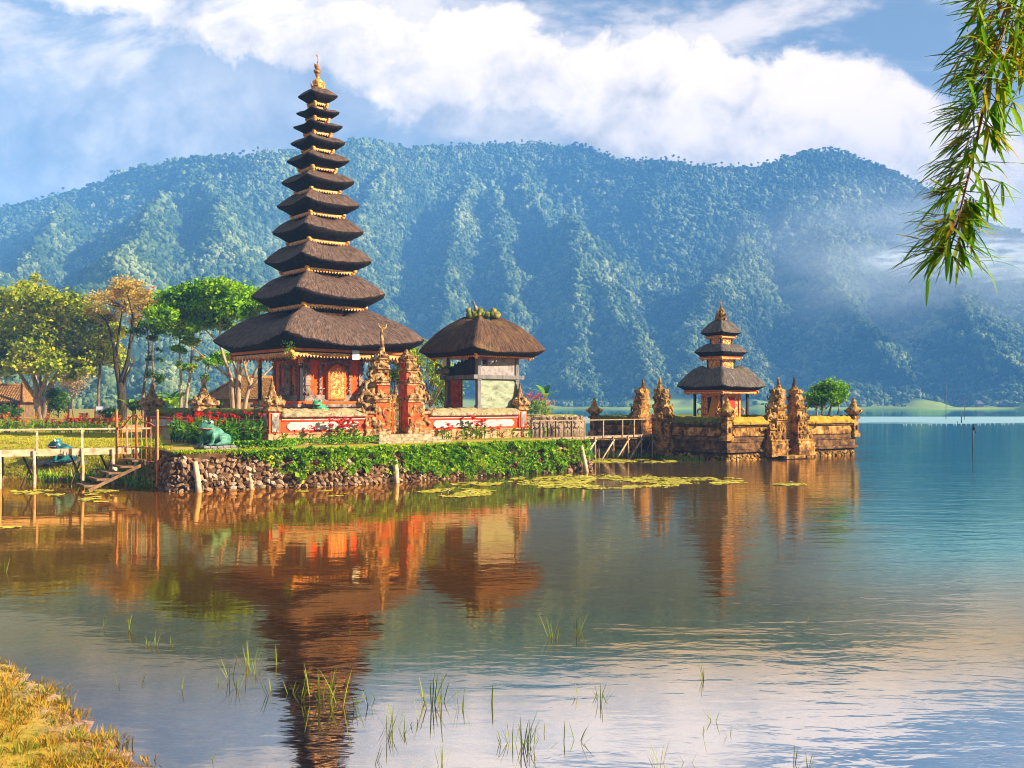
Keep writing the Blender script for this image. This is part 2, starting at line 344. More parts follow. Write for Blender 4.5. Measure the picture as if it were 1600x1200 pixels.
class MB:
    def __init__(s):
        s.v, s.f, s.mi, s.sm = [], [], [], []

    def add(s, vs, fs, mi=0, smooth=False):
        o = len(s.v)
        s.v.extend([tuple(p) for p in vs])
        s.f.extend([tuple(i + o for i in f) for f in fs])
        s.mi.extend([mi] * len(fs)); s.sm.extend([smooth] * len(fs))
        return s

    def box(s, x0, x1, y0, y1, z0, z1, mi=0, t=0.0, rz=0, c=None):
        """box between bounds; t: inset of the top"""
        vs = [(x0, y0, z0), (x1, y0, z0), (x1, y1, z0), (x0, y1, z0), (x0 + t, y0 + t, z1), (x1 - t, y0 + t, z1), (x1 - t, y1 - t, z1), (x0 + t, y1 - t, z1)]
        if rz:
            cx, cy = c or ((x0 + x1) / 2, (y0 + y1) / 2)
            co, si = math.cos(rz), math.sin(rz)
            vs = [(cx + (x - cx) * co - (y - cy) * si, cy + (x - cx) * si + (y - cy) * co, z) for x, y, z in vs]
        return s.add(vs, [(3, 2, 1, 0), (4, 5, 6, 7), (0, 1, 5, 4), (1, 2, 6, 5), (2, 3, 7, 6), (3, 0, 4, 7)], mi)

    def bar(s, a, b, wd, ht, mi=0):
        a, b = Vector(a), Vector(b)
        d = (b - a).normalized()
        side = d.cross(Vector((0, 0, 1)))
        if side.length < 1e-3: side = Vector((1, 0, 0))
        side.normalize()
        upv = side.cross(d)
        vs = []
        for p in (a, b):
            for i, j in ((-1, -1), (1, -1), (1, 1), (-1, 1)):
                vs.append(p + side * (i * wd / 2) + upv * (j * ht / 2))
        return s.add(vs, [(3, 2, 1, 0), (4, 5, 6, 7), (0, 1, 5, 4), (1, 2, 6, 5), (2, 3, 7, 6), (3, 0, 4, 7)], mi)

    def prism(s, poly, y0, y1, mi=0):
        """polygon in x,z (counter-clockwise seen from -y) extruded along y"""
        n = len(poly)
        vs = [(x, y0, z) for x, z in poly] + [(x, y1, z) for x, z in poly]
        fs = [tuple(range(n)), tuple(range(2 * n - 1, n - 1, -1))] + [((i + 1) % n, i, i + n, (i + 1) % n + n) for i in range(n)]
        return s.add(vs, fs, mi)

    def tube(s, path, rad, n=8, mi=0, sq=(1, 1), smooth=True):
        path = [Vector(p) for p in path]
        if not hasattr(rad, '__len__'): rad = [rad] * len(path)
        vs, fs = [], []
        d0, a, b = basis(path[1] - path[0])
        for i, p in enumerate(path):
            d = (path[min(i + 1, len(path) - 1)] - path[max(i - 1, 0)]).normalized()
            a = (a - d * a.dot(d)).normalized()
            b = d.cross(a)
            for k in range(n):
                t = 2 * math.pi * k / n
                vs.append(p + a * (math.cos(t) * rad[i] * sq[0]) + b * (math.sin(t) * rad[i] * sq[1]))
        for i in range(len(path) - 1):
            for k in range(n):
                fs.append((i * n + k, i * n + (k + 1) % n, (i + 1) * n + (k + 1) % n, (i + 1) * n + k))
        fs.append(tuple(range(n - 1, -1, -1)))
        fs.append(tuple((len(path) - 1) * n + k for k in range(n)))
        return s.add(vs, fs, mi, smooth)

    def lathe(s, prof, c=(0, 0, 0), n=16, mi=0, smooth=True, sq=1.0):
        vs, fs = [], []
        for r, z in prof:
            for k in range(n):
                t = 2 * math.pi * (k + 0.5) / n
                vs.append((c[0] + r * math.cos(t), c[1] + r * math.sin(t) * sq, c[2] + z))
        for i in range(len(prof) - 1):
            for k in range(n):
                fs.append((i * n + k, i * n + (k + 1) % n, (i + 1) * n + (k + 1) % n, (i + 1) * n + k))
        fs.append(tuple(range(n - 1, -1, -1)))
        fs.append(tuple((len(prof) - 1) * n + k for k in range(n)))
        return s.add(vs, fs, mi, smooth)

    def blob(s, c, r, seed=0, amp=0.15, sub=2, mi=0, rot=None, freq=2.0):
        vs, fs = ICO[sub]
        out = []
        rot = rot or Matrix.Identity(3)
        for p in vs:
            k = 1 + amp * mnoise.noise(Vector(p) * freq + Vector((seed * 3.7, seed * 1.3, 0)))
            q = rot @ Vector((p[0] * r[0] * k, p[1] * r[1] * k, p[2] * r[2] * k))
            out.append((c[0] + q.x, c[1] + q.y, c[2] + q.z))
        return s.add(out, fs, mi, True)

    def build(s, name, mats, parent=None, bevel=0.0, loc=None):
        me = bpy.data.meshes.new(name)
        me.from_pydata(s.v, [], s.f)
        if not isinstance(mats, (list, tuple)): mats = [mats]
        for m in mats: me.materials.append(m)
        me.polygons.foreach_set('material_index', s.mi)
        me.polygons.foreach_set('use_smooth', s.sm)
        me.update()
        o = bpy.data.objects.new(name, me)
        col.objects.link(o)
        if parent is not None: o.parent = parent
        if loc is not None: o.location = loc
        if bevel:
            b = o.modifiers.new('bevel', 'BEVEL')
            b.width = bevel; b.segments = 2; b.limit_method = 'ANGLE'; b.angle_limit = R(40)
        return o


ICO = {}
for _s in (1, 2, 3):
    _bm = bmesh.new()
    bmesh.ops.create_icosphere(_bm, subdivisions=_s, radius=1)
    _bm.verts.ensure_lookup_table()
    ICO[_s] = ([tuple(q.co) for q in _bm.verts], [tuple(q.index for q in f.verts) for f in _bm.faces])
    _bm.free()


def bake(o):
    bpy.context.view_layer.update()
    dg = bpy.context.evaluated_depsgraph_get()
    me = bpy.data.meshes.new_from_object(o.evaluated_get(dg))
    o.modifiers.clear()
    old = o.data
    o.data = me
    me.name = old.name
    bpy.data.meshes.remove(old)
    return o


def weather(o, voxel, strength, size, smooth_faces=True):
    """melt the pieces of a carved stone into one eroded surface"""
    r = o.modifiers.new('remesh', 'REMESH')
    r.mode = 'VOXEL'; r.voxel_size = voxel; r.use_smooth_shade = smooth_faces
    tx = bpy.data.textures.new('erosion', 'CLOUDS')
    tx.noise_scale = size; tx.noise_depth = 3
    d = o.modifiers.new('erode', 'DISPLACE')
    d.texture = tx; d.strength = strength; d.mid_level = 0.5; d.texture_coords = 'LOCAL'
    return bake(o)


def melt(o, voxel, it=6, fac=0.5):
    r = o.modifiers.new('remesh', 'REMESH')
    r.mode = 'VOXEL'; r.voxel_size = voxel; r.use_smooth_shade = True
    sm = o.modifiers.new('smooth', 'SMOOTH')
    sm.factor = fac; sm.iterations = it
    return bake(o)


def thing(name, label, cat, loc=(0, 0, 0), rz=0, group=None):
    o = bpy.data.objects.new(name, None)
    o.empty_display_size = 0.3
    col.objects.link(o)
    o.location = loc
    o.rotation_euler = (0, 0, rz)
    return tag(o, label, cat, group)


def tag(o, label, cat, group=None):
    o['label'] = label
    o['category'] = cat
    o['kind'] = 'thing'
    if group: o['group'] = group
    return o


def kind(o, k):
    o['kind'] = k
    return o


def dup(root, loc, rz, label=None, sc=None, group=None):
    r = root.copy(); col.objects.link(r)
    r.location = loc; r.rotation_euler = (0, 0, rz)
    if sc is not None: r.scale = (sc, sc, sc) if not hasattr(sc, '__len__') else sc
    if label: r['label'] = label
    if group: r['group'] = group
    for ch in list(root.children):
        c = ch.copy(); col.objects.link(c); c.parent = r
        for g in list(ch.children):
            d = g.copy(); col.objects.link(d); d.parent = c
    return r


class Frame:
    def __init__(s, x, y, rz):
        s.o = Vector((x, y)); s.rz = rz
        s.dx = Vector((math.cos(rz), math.sin(rz))); s.dy = Vector((-math.sin(rz), math.cos(rz)))

    def at(s, x, y, z=0.0):
        p = s.o + s.dx * x + s.dy * y
        return (p.x, p.y, z)


def pix(px, py, Y):
    return Vector(((px - 800) / F * Y, Y, CH - (py - HOR) / F * Y))


def fbm(x, y, oct=5, seed=0, gain=0.5):
    """vectorised value noise in 0..1"""
    tot = np.zeros_like(x, dtype=float); a = 1.0; s = 0.0
    for o in range(oct):
        xi = np.floor(x).astype(np.int64); yi = np.floor(y).astype(np.int64)
        fx = x - xi; fy = y - yi
        fx = fx * fx * (3 - 2 * fx); fy = fy * fy * (3 - 2 * fy)

        def h(i, j):
            n = (i * 374761393 + j * 668265263 + (seed + o) * 974634211) & 0xffffffff
            n = ((n ^ (n >> 13)) * 1274126177) & 0xffffffff
            return ((n ^ (n >> 16)) & 0xffff) / 65535.0
        vv = (h(xi, yi) * (1 - fx) + h(xi + 1, yi) * fx) * (1 - fy) + (h(xi, yi + 1) * (1 - fx) + h(xi + 1, yi + 1) * fx) * fy
        tot += a * vv; s += a
        a *= gain; x = x * 2.03 + 11.3; y = y * 2.03 + 5.7
    return tot / s


def sst(x, lo, hi):
    t = np.clip((x - lo) / (hi - lo), 0, 1)
    return t * t * (3 - 2 * t)


def grid_mesh(name, X, Y, Z, mat, smooth=True):
    ny, nx = X.shape
    me = bpy.data.meshes.new(name)
    vs = np.stack([X, Y, Z], -1).reshape(-1, 3)
    i = np.arange((ny - 1) * (nx - 1)); r_, c_ = i // (nx - 1), i % (nx - 1)
    q = np.stack([r_ * nx + c_, r_ * nx + c_ + 1, (r_ + 1) * nx + c_ + 1, (r_ + 1) * nx + c_], -1)
    me.vertices.add(len(vs)); me.vertices.foreach_set('co', vs.ravel())
    me.loops.add(q.size); me.loops.foreach_set('vertex_index', q.ravel())
    me.polygons.add(len(q)); me.polygons.foreach_set('loop_start', np.arange(len(q)) * 4)
    me.update(calc_edges=True)
    me.polygons.foreach_set('use_smooth', [smooth] * len(q))
    me.materials.append(mat)
    o = bpy.data.objects.new(name, me)
    col.objects.link(o)
    return o


def quads_obj(name, vs, mat, parent=None, nper=4):
    """many separate faces of nper corners: vs (n, nper, 3)"""
    vs = np.asarray(vs, float)
    n = len(vs)
    me = bpy.data.meshes.new(name)
    me.vertices.add(n * nper); me.vertices.foreach_set('co', vs.ravel())
    me.loops.add(n * nper); me.loops.foreach_set('vertex_index', np.arange(n * nper))
    me.polygons.add(n); me.polygons.foreach_set('loop_start', np.arange(n) * nper)
    me.update(calc_edges=True)
    me.materials.append(mat)
    o = bpy.data.objects.new(name, me)
    col.objects.link(o)
    if parent is not None: o.parent = parent
    return o


def leaf_quads(P, size, rng, upb=0.5, asp=0.55, dirs=None):
    """diamond leaves at points P; normals lean upward"""
    n = len(P)
    nr = rng.normal(size=(n, 3)); nr[:, 2] += upb * 1.5
    nr /= np.linalg.norm(nr, axis=1, keepdims=True)
    d = rng.normal(size=(n, 3)) if dirs is None else dirs + 0.25 * rng.normal(size=(n, 3))
    d -= nr * np.sum(d * nr, 1, keepdims=True)
    d /= np.linalg.norm(d, axis=1, keepdims=True) + 1e-9
    s = np.cross(nr, d)
    L = (size * rng.uniform(0.6, 1.35, n))[:, None]
    W = L * asp * 0.5
    a = P - d * L * 0.5
    b = P + s * W + nr * L * 0.08
    c = P + d * L * 0.5 - nr * L * 0.12
    e = P - s * W + nr * L * 0.08
    return np.stack([a, b, c, e], 1)


def instancer(name, pts, rots, scs, idx, templates):
    me = bpy.data.meshes.new(name)
    n = len(pts)
    me.vertices.add(n); me.vertices.foreach_set('co', np.asarray(pts, float).ravel())
    for nm, data in (('sc', scs), ('rot', rots)):
        at = me.attributes.new(nm, 'FLOAT_VECTOR', 'POINT')
        at.data.foreach_set('vector', np.asarray(data, float).ravel())
    at = me.attributes.new('idx', 'INT', 'POINT')
    at.data.foreach_set('value', np.asarray(idx, dtype=np.int32))
    me.update()
    o = bpy.data.objects.new(name, me)
    col.objects.link(o)
    tcol = bpy.data.collections.new(name + '_kinds')
    for k, t in enumerate(templates):
        for cc in list(t.users_collection): cc.objects.unlink(t)
        t.name = '%s_kind_%02d' % (name, k)
        tcol.objects.link(t)
    ng = bpy.data.node_groups.new(name, 'GeometryNodeTree')
    ng.interface.new_socket('Geometry', in_out='INPUT', socket_type='NodeSocketGeometry')
    ng.interface.new_socket('Geometry', in_out='OUTPUT', socket_type='NodeSocketGeometry')
    N = ng.nodes
    gi, go = N.new('NodeGroupInput'), N.new('NodeGroupOutput')
    ip = N.new('GeometryNodeInstanceOnPoints')
    ci = N.new('GeometryNodeCollectionInfo')
    ci.inputs['Collection'].default_value = tcol
    ci.inputs['Separate Children'].default_value = True
    ci.inputs['Reset Children'].default_value = True
    ip.inputs['Pick Instance'].default_value = True
    L = ng.links

    def attr(nm, ty):
        a = N.new('GeometryNodeInputNamedAttribute'); a.data_type = ty
        a.inputs['Name'].default_value = nm
        return [x for x in a.outputs if x.enabled][0]
    L.new(gi.outputs[0], ip.inputs['Points'])
    L.new(ci.outputs[0], ip.inputs['Instance'])
    L.new(attr('idx', 'INT'), ip.inputs['Instance Index'])
    L.new(attr('rot', 'FLOAT_VECTOR'), ip.inputs['Rotation'])
    L.new(attr('sc', 'FLOAT_VECTOR'), ip.inputs['Scale'])
    L.new(ip.outputs[0], go.inputs[0])
    md = o.modifiers.new('scatter', 'NODES')
    md.node_group = ng
    return kind(o, 'stuff')

# ================================================================== THE SETTING
rng = np.random.RandomState(7)
C1 = Frame(-10.75, 43.0, R(41))        # corner of the main temple court, x along its front wall
C2 = Frame(12.2, 54.5, R(35))          # near corner of the island shrine
CA = Frame(-12.6, 35.1, R(36))         # left end of the stone embankment
LAND = np.array([(-12.5, 35.3), (-11.6, 35.4), (-7.0, 37.8), (-4.8, 39.9), (-0.1, 44.1), (3.5, 46.6), (3.2, 48.5), (1.7, 51.5), (1.4, 54.5), (-3, 62), (-5, 80), (-3, 108),
                 (7.5, 114.5), (8.5, 116), (8, 122), (-6, 135), (-30, 210), (-60, 300), (-400, 300), (-400, 60), (-60, 46), (-30, 42.5), (-21.3, 41.0), (-16.2, 40.2), (-15.2, 39.3)])


def sdist(px, py, poly):
    """signed distance to a polygon, positive inside"""
    d = np.full(px.shape, 1e9); inside = np.zeros(px.shape, bool)
    n = len(poly)
    for i in range(n):
        ax, ay = poly[i]; bx, by = poly[(i + 1) % n]
        ex, ey = bx - ax, by - ay
        wx, wy = px - ax, py - ay
        t = np.clip((wx * ex + wy * ey) / (ex * ex + ey * ey), 0, 1)
        d = np.minimum(d, np.hypot(wx - ex * t, wy - ey * t))
        cond = ((ay <= py) & (by > py)) | ((by <= py) & (ay > py))
        xi = ax + (py - ay) / (by - ay + 1e-12) * ex
        inside ^= cond & (px < xi)
    return np.where(inside, d, -d)


BANK = np.array([(-2.4, 4), (-2.75, 7.6), (-3.15, 8.35), (-3.7, 8.9), (-4.2, 9.5), (-5.1, 10.6), (-6.2, 11.7), (-8, 13.2), (-11, 15), (-16, 17), (-30, 20), (-60, 22), (-60, -10), (-2.4, -10)])


def ground_z(X, Y):
    X = np.asarray(X, float); Y = np.asarray(Y, float)
    sd = sdist(X, Y, LAND)
    land = 1.40 + 0.55 * sst(Y, 58, 100) + 0.10 * (fbm(X * 0.25, Y * 0.25, 3, 5) - 0.5)
    lawn = sst(-X, 15.2, 16.4) * (1 - sst(Y, 55, 70))
    wd = 0.35 + 2.6 * lawn
    land = land - lawn * 0.35 * (1 - sst(sd, 1.5, 6))
    sb = sdist(X, Y, BANK)
    bed = -0.05 - 0.030 * np.maximum(-sb, 0) - 0.05 * fbm(X * 0.6, Y * 0.6, 4, 3)
    bed = np.maximum(bed, -1.5)
    bank = 0.02 + 0.16 * np.maximum(sb, 0) ** 0.8 + 0.10 * (fbm(X * 1.7, Y * 1.7, 4, 9) - 0.5)
    bed = np.where(sb > 0, bank, np.minimum(bed, bed + 0.0))
    bed = np.where((sb <= 0) & (sb > -0.4), bed * sst(-sb, -0.05, 0.4) - 0.01, bed)
    k = sst(sd, -0.15 - 0.5 * lawn, wd)
    return bed * (1 - k) + land * k


def gz(x, y):
    return float(ground_z(np.array([x]), np.array([y]))[0])


# ---- ground material: mud under water, dry grass bank, lawn
m, nt = newmat('ground_soil')
g = nt.n('ShaderNodeNewGeometry')
sp = nt.n('ShaderNodeSeparateXYZ'); nt.put(sp, 0, g.outputs['Position'])
n1 = nt.noise(g.outputs['Position'], 1.1, 8, 0.65, 0.4)
n2 = nt.noise(g.outputs['Position'], 9.0, 6, 0.7)
n3 = nt.noise(nt.scalev(g.outputs['Position'], (0.22, 0.9, 1)), 0.9, 5, 0.6, 0.3)
mud = nt.ramp(nt.m('ADD', nt.m('MULTIPLY', n1, 0.6), nt.m('MULTIPLY', n2, 0.4)), [(0.36, (0.12, 0.062, 0.042)), (0.50, (0.42, 0.25, 0.185)), (0.62, (0.62, 0.43, 0.34))])
grass = nt.ramp(nt.m('ADD', nt.m('MULTIPLY', n1, 0.5), nt.m('MULTIPLY', n2, 0.5)), [(0.34, (0.11, 0.10, 0.010)), (0.48, (0.32, 0.23, 0.022)), (0.58, (0.46, 0.27, 0.05)), (0.7, (0.24, 0.27, 0.015))])
lawnc = nt.ramp(n3, [(0.36, (0.17, 0.21, 0.010)), (0.48, (0.34, 0.28, 0.022)), (0.56, (0.52, 0.32, 0.09)), (0.66, (0.30, 0.27, 0.016))])
near = nt.step(sp.outputs[1], 24, 30)
gr = nt.mix(near, grass, lawnc)
k = nt.step(nt.m('ADD', sp.outputs[2], nt.m('MULTIPLY', nt.m('SUBTRACT', n1, 0.5), 0.25)), -0.02, 0.12)
nrm = bump(nt, nt.m('ADD', n1, n2), 0.7, 0.05)
finish(nt, principled(nt, nt.mix(k, mud, gr), 0.95, nrm, 0.1))
M['ground'] = m

gy = np.concatenate([np.arange(2, 62, 0.42), np.arange(62, 140, 1.3), np.arange(140, 302, 6)])
gx = np.concatenate([np.arange(-400, -60, 14), np.arange(-60, -26, 1.4), np.arange(-26, 12, 0.38), np.arange(12, 70, 2.2)])
GX, GY = np.meshgrid(gx, gy)
kind(grid_mesh('ground', GX, GY, ground_z(GX, GY), M['ground']), 'structure')

# ---- lake water: clear and brown in the shallows, murky teal farther out; reflections tinted by position
m, nt = newmat('lake_water')
g = nt.n('ShaderNodeNewGeometry')
pos = g.outputs['Position']
sp = nt.n('ShaderNodeSeparateXYZ'); nt.put(sp, 0, pos)
px_, py_ = sp.outputs[0], sp.outputs[1]
r1 = nt.noise(nt.scalev(pos, (0.30, 1.0, 1), (0, 0, R(7))), 0.95, 4, 0.55, 0.6)
r2 = nt.noise(nt.scalev(pos, (0.55, 1.0, 1), (0, 0, R(-9))), 3.6, 3, 0.5, 0.3)
r3 = nt.noise(nt.scalev(pos, (0.06, 0.16, 1), (0, 0, R(4))), 1.0, 4, 0.5, 0.8)
wind = nt.m('MULTIPLY', nt.step(nt.m('ADD', py_, nt.m('MULTIPLY', r3, 70)), 188, 216), nt.step(nt.m('ADD', py_, nt.m('MULTIPLY', r3, 40)), 285, 262))
breeze = nt.m('MULTIPLY_ADD', nt.step(nt.m('ADD', px_, nt.m('MULTIPLY', r3, 6)), 0, 12), 1.5, 0.55)
h = nt.m('ADD', nt.m('MULTIPLY', r1, 1.0), nt.m('MULTIPLY', r2, 0.40))
bn = nt.n('ShaderNodeBump')
nt.put(bn, 'Height', h)
nt.put(bn, 'Strength', nt.m('ADD', nt.m('MULTIPLY', breeze, nt.m('MULTIPLY_ADD', r3, 0.6, 0.15)), nt.m('MULTIPLY', wind, 2.0)))
bn.inputs['Distance'].default_value = 0.020
fr = nt.n('ShaderNodeFresnel'); fr.inputs['IOR'].default_value = 1.5; nt.put(fr, 'Normal', bn.outputs[0])
wob_ = nt.m('MULTIPLY', nt.m('SUBTRACT', r3, 0.5), 5)
mid = nt.m('MULTIPLY', nt.step(nt.m('ADD', nt.m('MULTIPLY_ADD', py_, 0.42, px_), wob_), 4, 19), 0.50)
east = nt.step(nt.m('ADD', nt.m('MULTIPLY_ADD', py_, -0.36, px_), wob_), -3.5, 1.5)
deep = nt.m('MULTIPLY', nt.m('MAXIMUM', mid, east), nt.step(py_, 9, 22))
deep = nt.m('MAXIMUM', deep, nt.step(py_, 66, 130))
gl = nt.n('ShaderNodeBsdfGlossy')
nt.put(gl, 'Roughness', nt.m('MULTIPLY_ADD', wind, 0.42, 0.03))
warm_refl = nt.m('MULTIPLY', nt.step(nt.m('ADD', py_, nt.m('MULTIPLY', r3, 3)), 10.5, 15), nt.m('SUBTRACT', 1.0, deep))
nt.put(gl, 'Color', nt.mix(warm_refl, nt.mix(deep, (1.0, 0.93, 0.85), (0.66, 0.92, 0.84)), (1.0, 0.66, 0.28)))  # golden reflection tone put into the gloss colour by position, not by depth
nt.put(gl, 'Normal', bn.outputs[0])
tr = nt.n('ShaderNodeBsdfTransparent')
nt.put(tr, 'Color', nt.mix(deep, (0.94, 0.80, 0.68), (0.30, 0.62, 0.62)))
df = nt.n('ShaderNodeBsdfDiffuse')
nt.put(df, 'Color', nt.mix(deep, (0.25, 0.098, 0.013), (0.020, 0.100, 0.080)))
body = nt.n('ShaderNodeMixShader')
murk = nt.m('MAXIMUM', nt.m('MULTIPLY', deep, 0.95), nt.m('MULTIPLY', nt.step(py_, 9, 30), 0.72))
nt.put(body, 0, murk); nt.put(body, 1, tr.outputs[0]); nt.put(body, 2, df.outputs[0])
ws = nt.n('ShaderNodeMixShader')
nt.put(ws, 0, nt.m('MULTIPLY', nt.m('ADD', nt.m('MULTIPLY_ADD', fr.outputs[0], 0.8, nt.m('MULTIPLY_ADD', nt.m('MULTIPLY', nt.step(px_, 0.5, -3.5), nt.step(py_, 13.5, 9.5)), -0.15, 0.26)), nt.m('MULTIPLY', nt.m('MULTIPLY', nt.step(py_, 17, 9), nt.step(px_, -6, 1)), 0.40), clamp=True), nt.m('MULTIPLY_ADD', warm_refl, -0.03, 1.0))); nt.put(ws, 1, body.outputs[0]); nt.put(ws, 2, gl.outputs[0])  # brighter sky reflection put in by position at the near centre and right
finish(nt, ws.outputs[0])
M['water'] = m
wy = np.array([-30, 0, 20, 60, 150, 400, 760.0]); wx = np.array([-900, -300, -60, 0, 60, 300, 1100.0])
WX, WY = np.meshgrid(wx, wy)
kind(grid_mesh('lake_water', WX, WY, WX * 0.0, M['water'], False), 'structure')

# ---- mountains
SKYL = [(-500, 420), (-200, 378), (0, 335), (60, 318), (110, 300), (180, 275), (230, 266), (300, 252), (380, 246), (450, 240), (550, 226), (600, 233), (640, 243), (700, 236), (760, 229), (830, 227), (900, 227), (930, 240), (960, 248), (1030, 253), (1090, 257), (1140, 266), (1170, 260), (1230, 248), (1300, 236), (1350, 254), (1400, 274), (1450, 299), (1500, 330), (1550, 354), (1600, 372), (1800, 410), (2100, 480)]
SPURS = [  # crest lines from the main ridge down to the shore: (px, py, depth fraction)
    ([(815, 262, .92), (835, 310, .74), (870, 372, .55), (925, 445, .36), (985, 515, .20), (1010, 600, .06)], 1.35, 1.0),
    ([(725, 262, .90), (712, 330, .70), (700, 400, .48), (690, 500, .25), (670, 600, .06)], 1.15, 1.2),
    ([(600, 262, .90), (575, 340, .66), (560, 420, .44), (600, 510, .22), (615, 600, .06)], 1.2, 1.1),
    ([(310, 285, .86), (330, 335, .66), (372, 385, .48), (410, 435, .33), (470, 520, .18), (480, 600, .06)], 1.2, .95),
    ([(255, 310, .78), (215, 375, .54), (165, 432, .32), (60, 470, .2), (-60, 540, .1)], 1.0, 1.1),
    ([(90, 330, .85), (60, 400, .55), (-40, 460, .3)], 1.1, 1.1),
    ([(1175, 375, .60), (1135, 440, .40), (1095, 525, .2), (1070, 600, .06)], 1.0, 1.0),
    ([(1275, 350, .64), (1300, 450, .4), (1365, 545, .20)], 0.9, 1.0),
    ([(890, 330, .60), (905, 420, .36), (890, 520, .2), (880, 600, .06)], 1.0, 1.0),
    ([(775, 300, .80), (790, 390, .50), (785, 500, .25), (760, 600, .06)], 1.1, 1.1),
    ([(1440, 400, .6), (1505, 500, .3), (1560, 570, .16)], 0.9, 0.8),
]
nu, ntt = 760, 330
uu = np.linspace(-0.85, 0.9, nu); tt = np.concatenate([np.linspace(0, 1.0, ntt - 30), np.linspace(1.02, 1.5, 30)])
UU, TT = np.meshgrid(uu, tt)
spx = np.array([(a - 800) / F for a, b in SKYL]); spv = np.array([(HOR - b) / F for a, b in SKYL])
def ridge_y(u): return 1240 + 130 * np.sin(u * 6.2 + 0.9) + 70 * np.sin(u * 15 + 2)
def shore_y(u): return 640 - 400 * (1 - sst(u, -0.42, -0.20)) * 1.0 + 12 * np.sin(u * 40)
YR = ridge_y(UU); YS = shore_y(UU)
TW = np.clip(TT + 0.05 * (fbm(UU * 9, TT * 5, 4, 21) - 0.5) * np.minimum(1, TT * 3) * (TT < 1), 0, 1.5)
MY = YS + TT * (YR - YS); MX = UU * MY
vs = np.interp(UU, spx, spv)
zr = CH + vs * YR
S = np.where(TW < 0.08, TW * 0.15, 0.012 + 0.995 * np.clip((TW - 0.08) / 0.92, 0, 1) ** 2.4)
MZ = zr * S
rid = 1 - np.abs(2 * fbm(UU * 13 + TT * 1.5, TT * 1.6, 3, 33) - 1)
MZ = MZ + (rid - 0.6) * 60 * (TT * (1 - TT) * 4) * (TT < 1)
for pts, sl, sr in SPURS:
    t_ = np.array([q[2] for q in pts][::-1]); p_ = np.array([q[0] for q in pts][::-1], float); y_ = np.array([q[1] for q in pts][::-1], float)
    uc = np.interp(TT, t_, (p_ - 800) / F) + 0.045 * (fbm(TT * 6 + sl * 9 + p_[0] * .1, TT * 0 + p_[0] * 0.01, 4, 12) - 0.5)
    vc = np.interp(TT, t_, (HOR - y_) / F)
    zc = CH + vc * MY
    dx = (UU - uc) * MY
    wob = 1.12 + 1.1 * (fbm(MX / 70, MY / 70, 4, 17) - 0.5)
    zt = zc - np.where(dx < 0, -dx * sl, dx * sr) * wob
    zt = zt - 200 * sst(TT, t_[-1], t_[-1] + 0.06) - 400 * (1 - sst(TT, t_[0] - 0.05, t_[0]))
    kk = 8.0
    MZ = np.where(TT < 1.0, np.logaddexp(MZ / kk, zt / kk) * kk, MZ)
MZ += (fbm(MX / 60, MY / 60, 5, 41) - 0.5) * 40 * np.clip(TT * 4, 0, 1) * (TT < 1) * (1 - sst(TT, .9, 1))
lim = CH + vs * MY * 0.985
MZ = np.where((TT < 0.965) & (MZ > lim), lim - 0.15 * np.minimum(MZ - lim, 60), MZ)
MZ = np.where(TT >= 1.0, zr * (1 - 1.2 * (TT - 1)) + 3 * np.sin(UU * 90) * (TT < 1.05), MZ)
apron = sst(TT, 0.0, 0.012)
MZ = np.maximum(MZ, 1.2) * apron - 1.5 * (1 - apron)
m, nt = newmat('forest_floor')
g = nt.n('ShaderNodeNewGeometry')
n1 = nt.noise(g.outputs['Position'], 0.03, 8, 0.65)
sp = nt.n('ShaderNodeSeparateXYZ'); nt.put(sp, 0, g.outputs['Position'])
c = nt.ramp(n1, [(0.35, (0.010, 0.022, 0.008)), (0.55, (0.03, 0.05, 0.014)), (0.7, (0.07, 0.09, 0.03))])
c = nt.mix(nt.m('MULTIPLY', nt.step(sp.outputs[2], 8, 5), nt.step(sp.outputs[0], -110, -60)), c, (0.26, 0.32, 0.035))
finish(nt, principled(nt, c, 0.95, None, 0.05))
kind(grid_mesh('hills', MX, MY, MZ, m), 'structure')


# ---- crown templates for the far forest
def crown_template(seed, tall=1.0, trunk=0.0, umbrella=False):
    b = MB(); r_ = random.Random(seed)
    nb = 7
    for i in range(nb):
        a = r_.uniform(0, 6.28); rr = r_.uniform(0.1, 0.62)
        z = r_.uniform(0.25, 1.0) * tall if not umbrella else r_.uniform(0.7, 1.0) * tall
        s_ = r_.uniform(0.26, 0.46)
        b.blob((rr * math.cos(a), rr * math.sin(a), z + trunk), (s_, s_, s_ * (0.85 if not umbrella else 0.5) * (1 + 0.4 * (tall - 1))), seed * 10 + i, 0.75, 2, 0, None, 3.2)
    b.blob((0, 0, 0.55 * tall + trunk), (0.5, 0.5, 0.55 * tall * (0.35 if umbrella else 1)), seed + 5, 0.6, 2, 0, None, 3.0)
    if trunk:
        b.tube([(0, 0, -0.3), (0.02, 0, trunk * 0.5), (0, 0, trunk + 0.4)], [0.06, 0.05, 0.03], 5, 1)
    return b


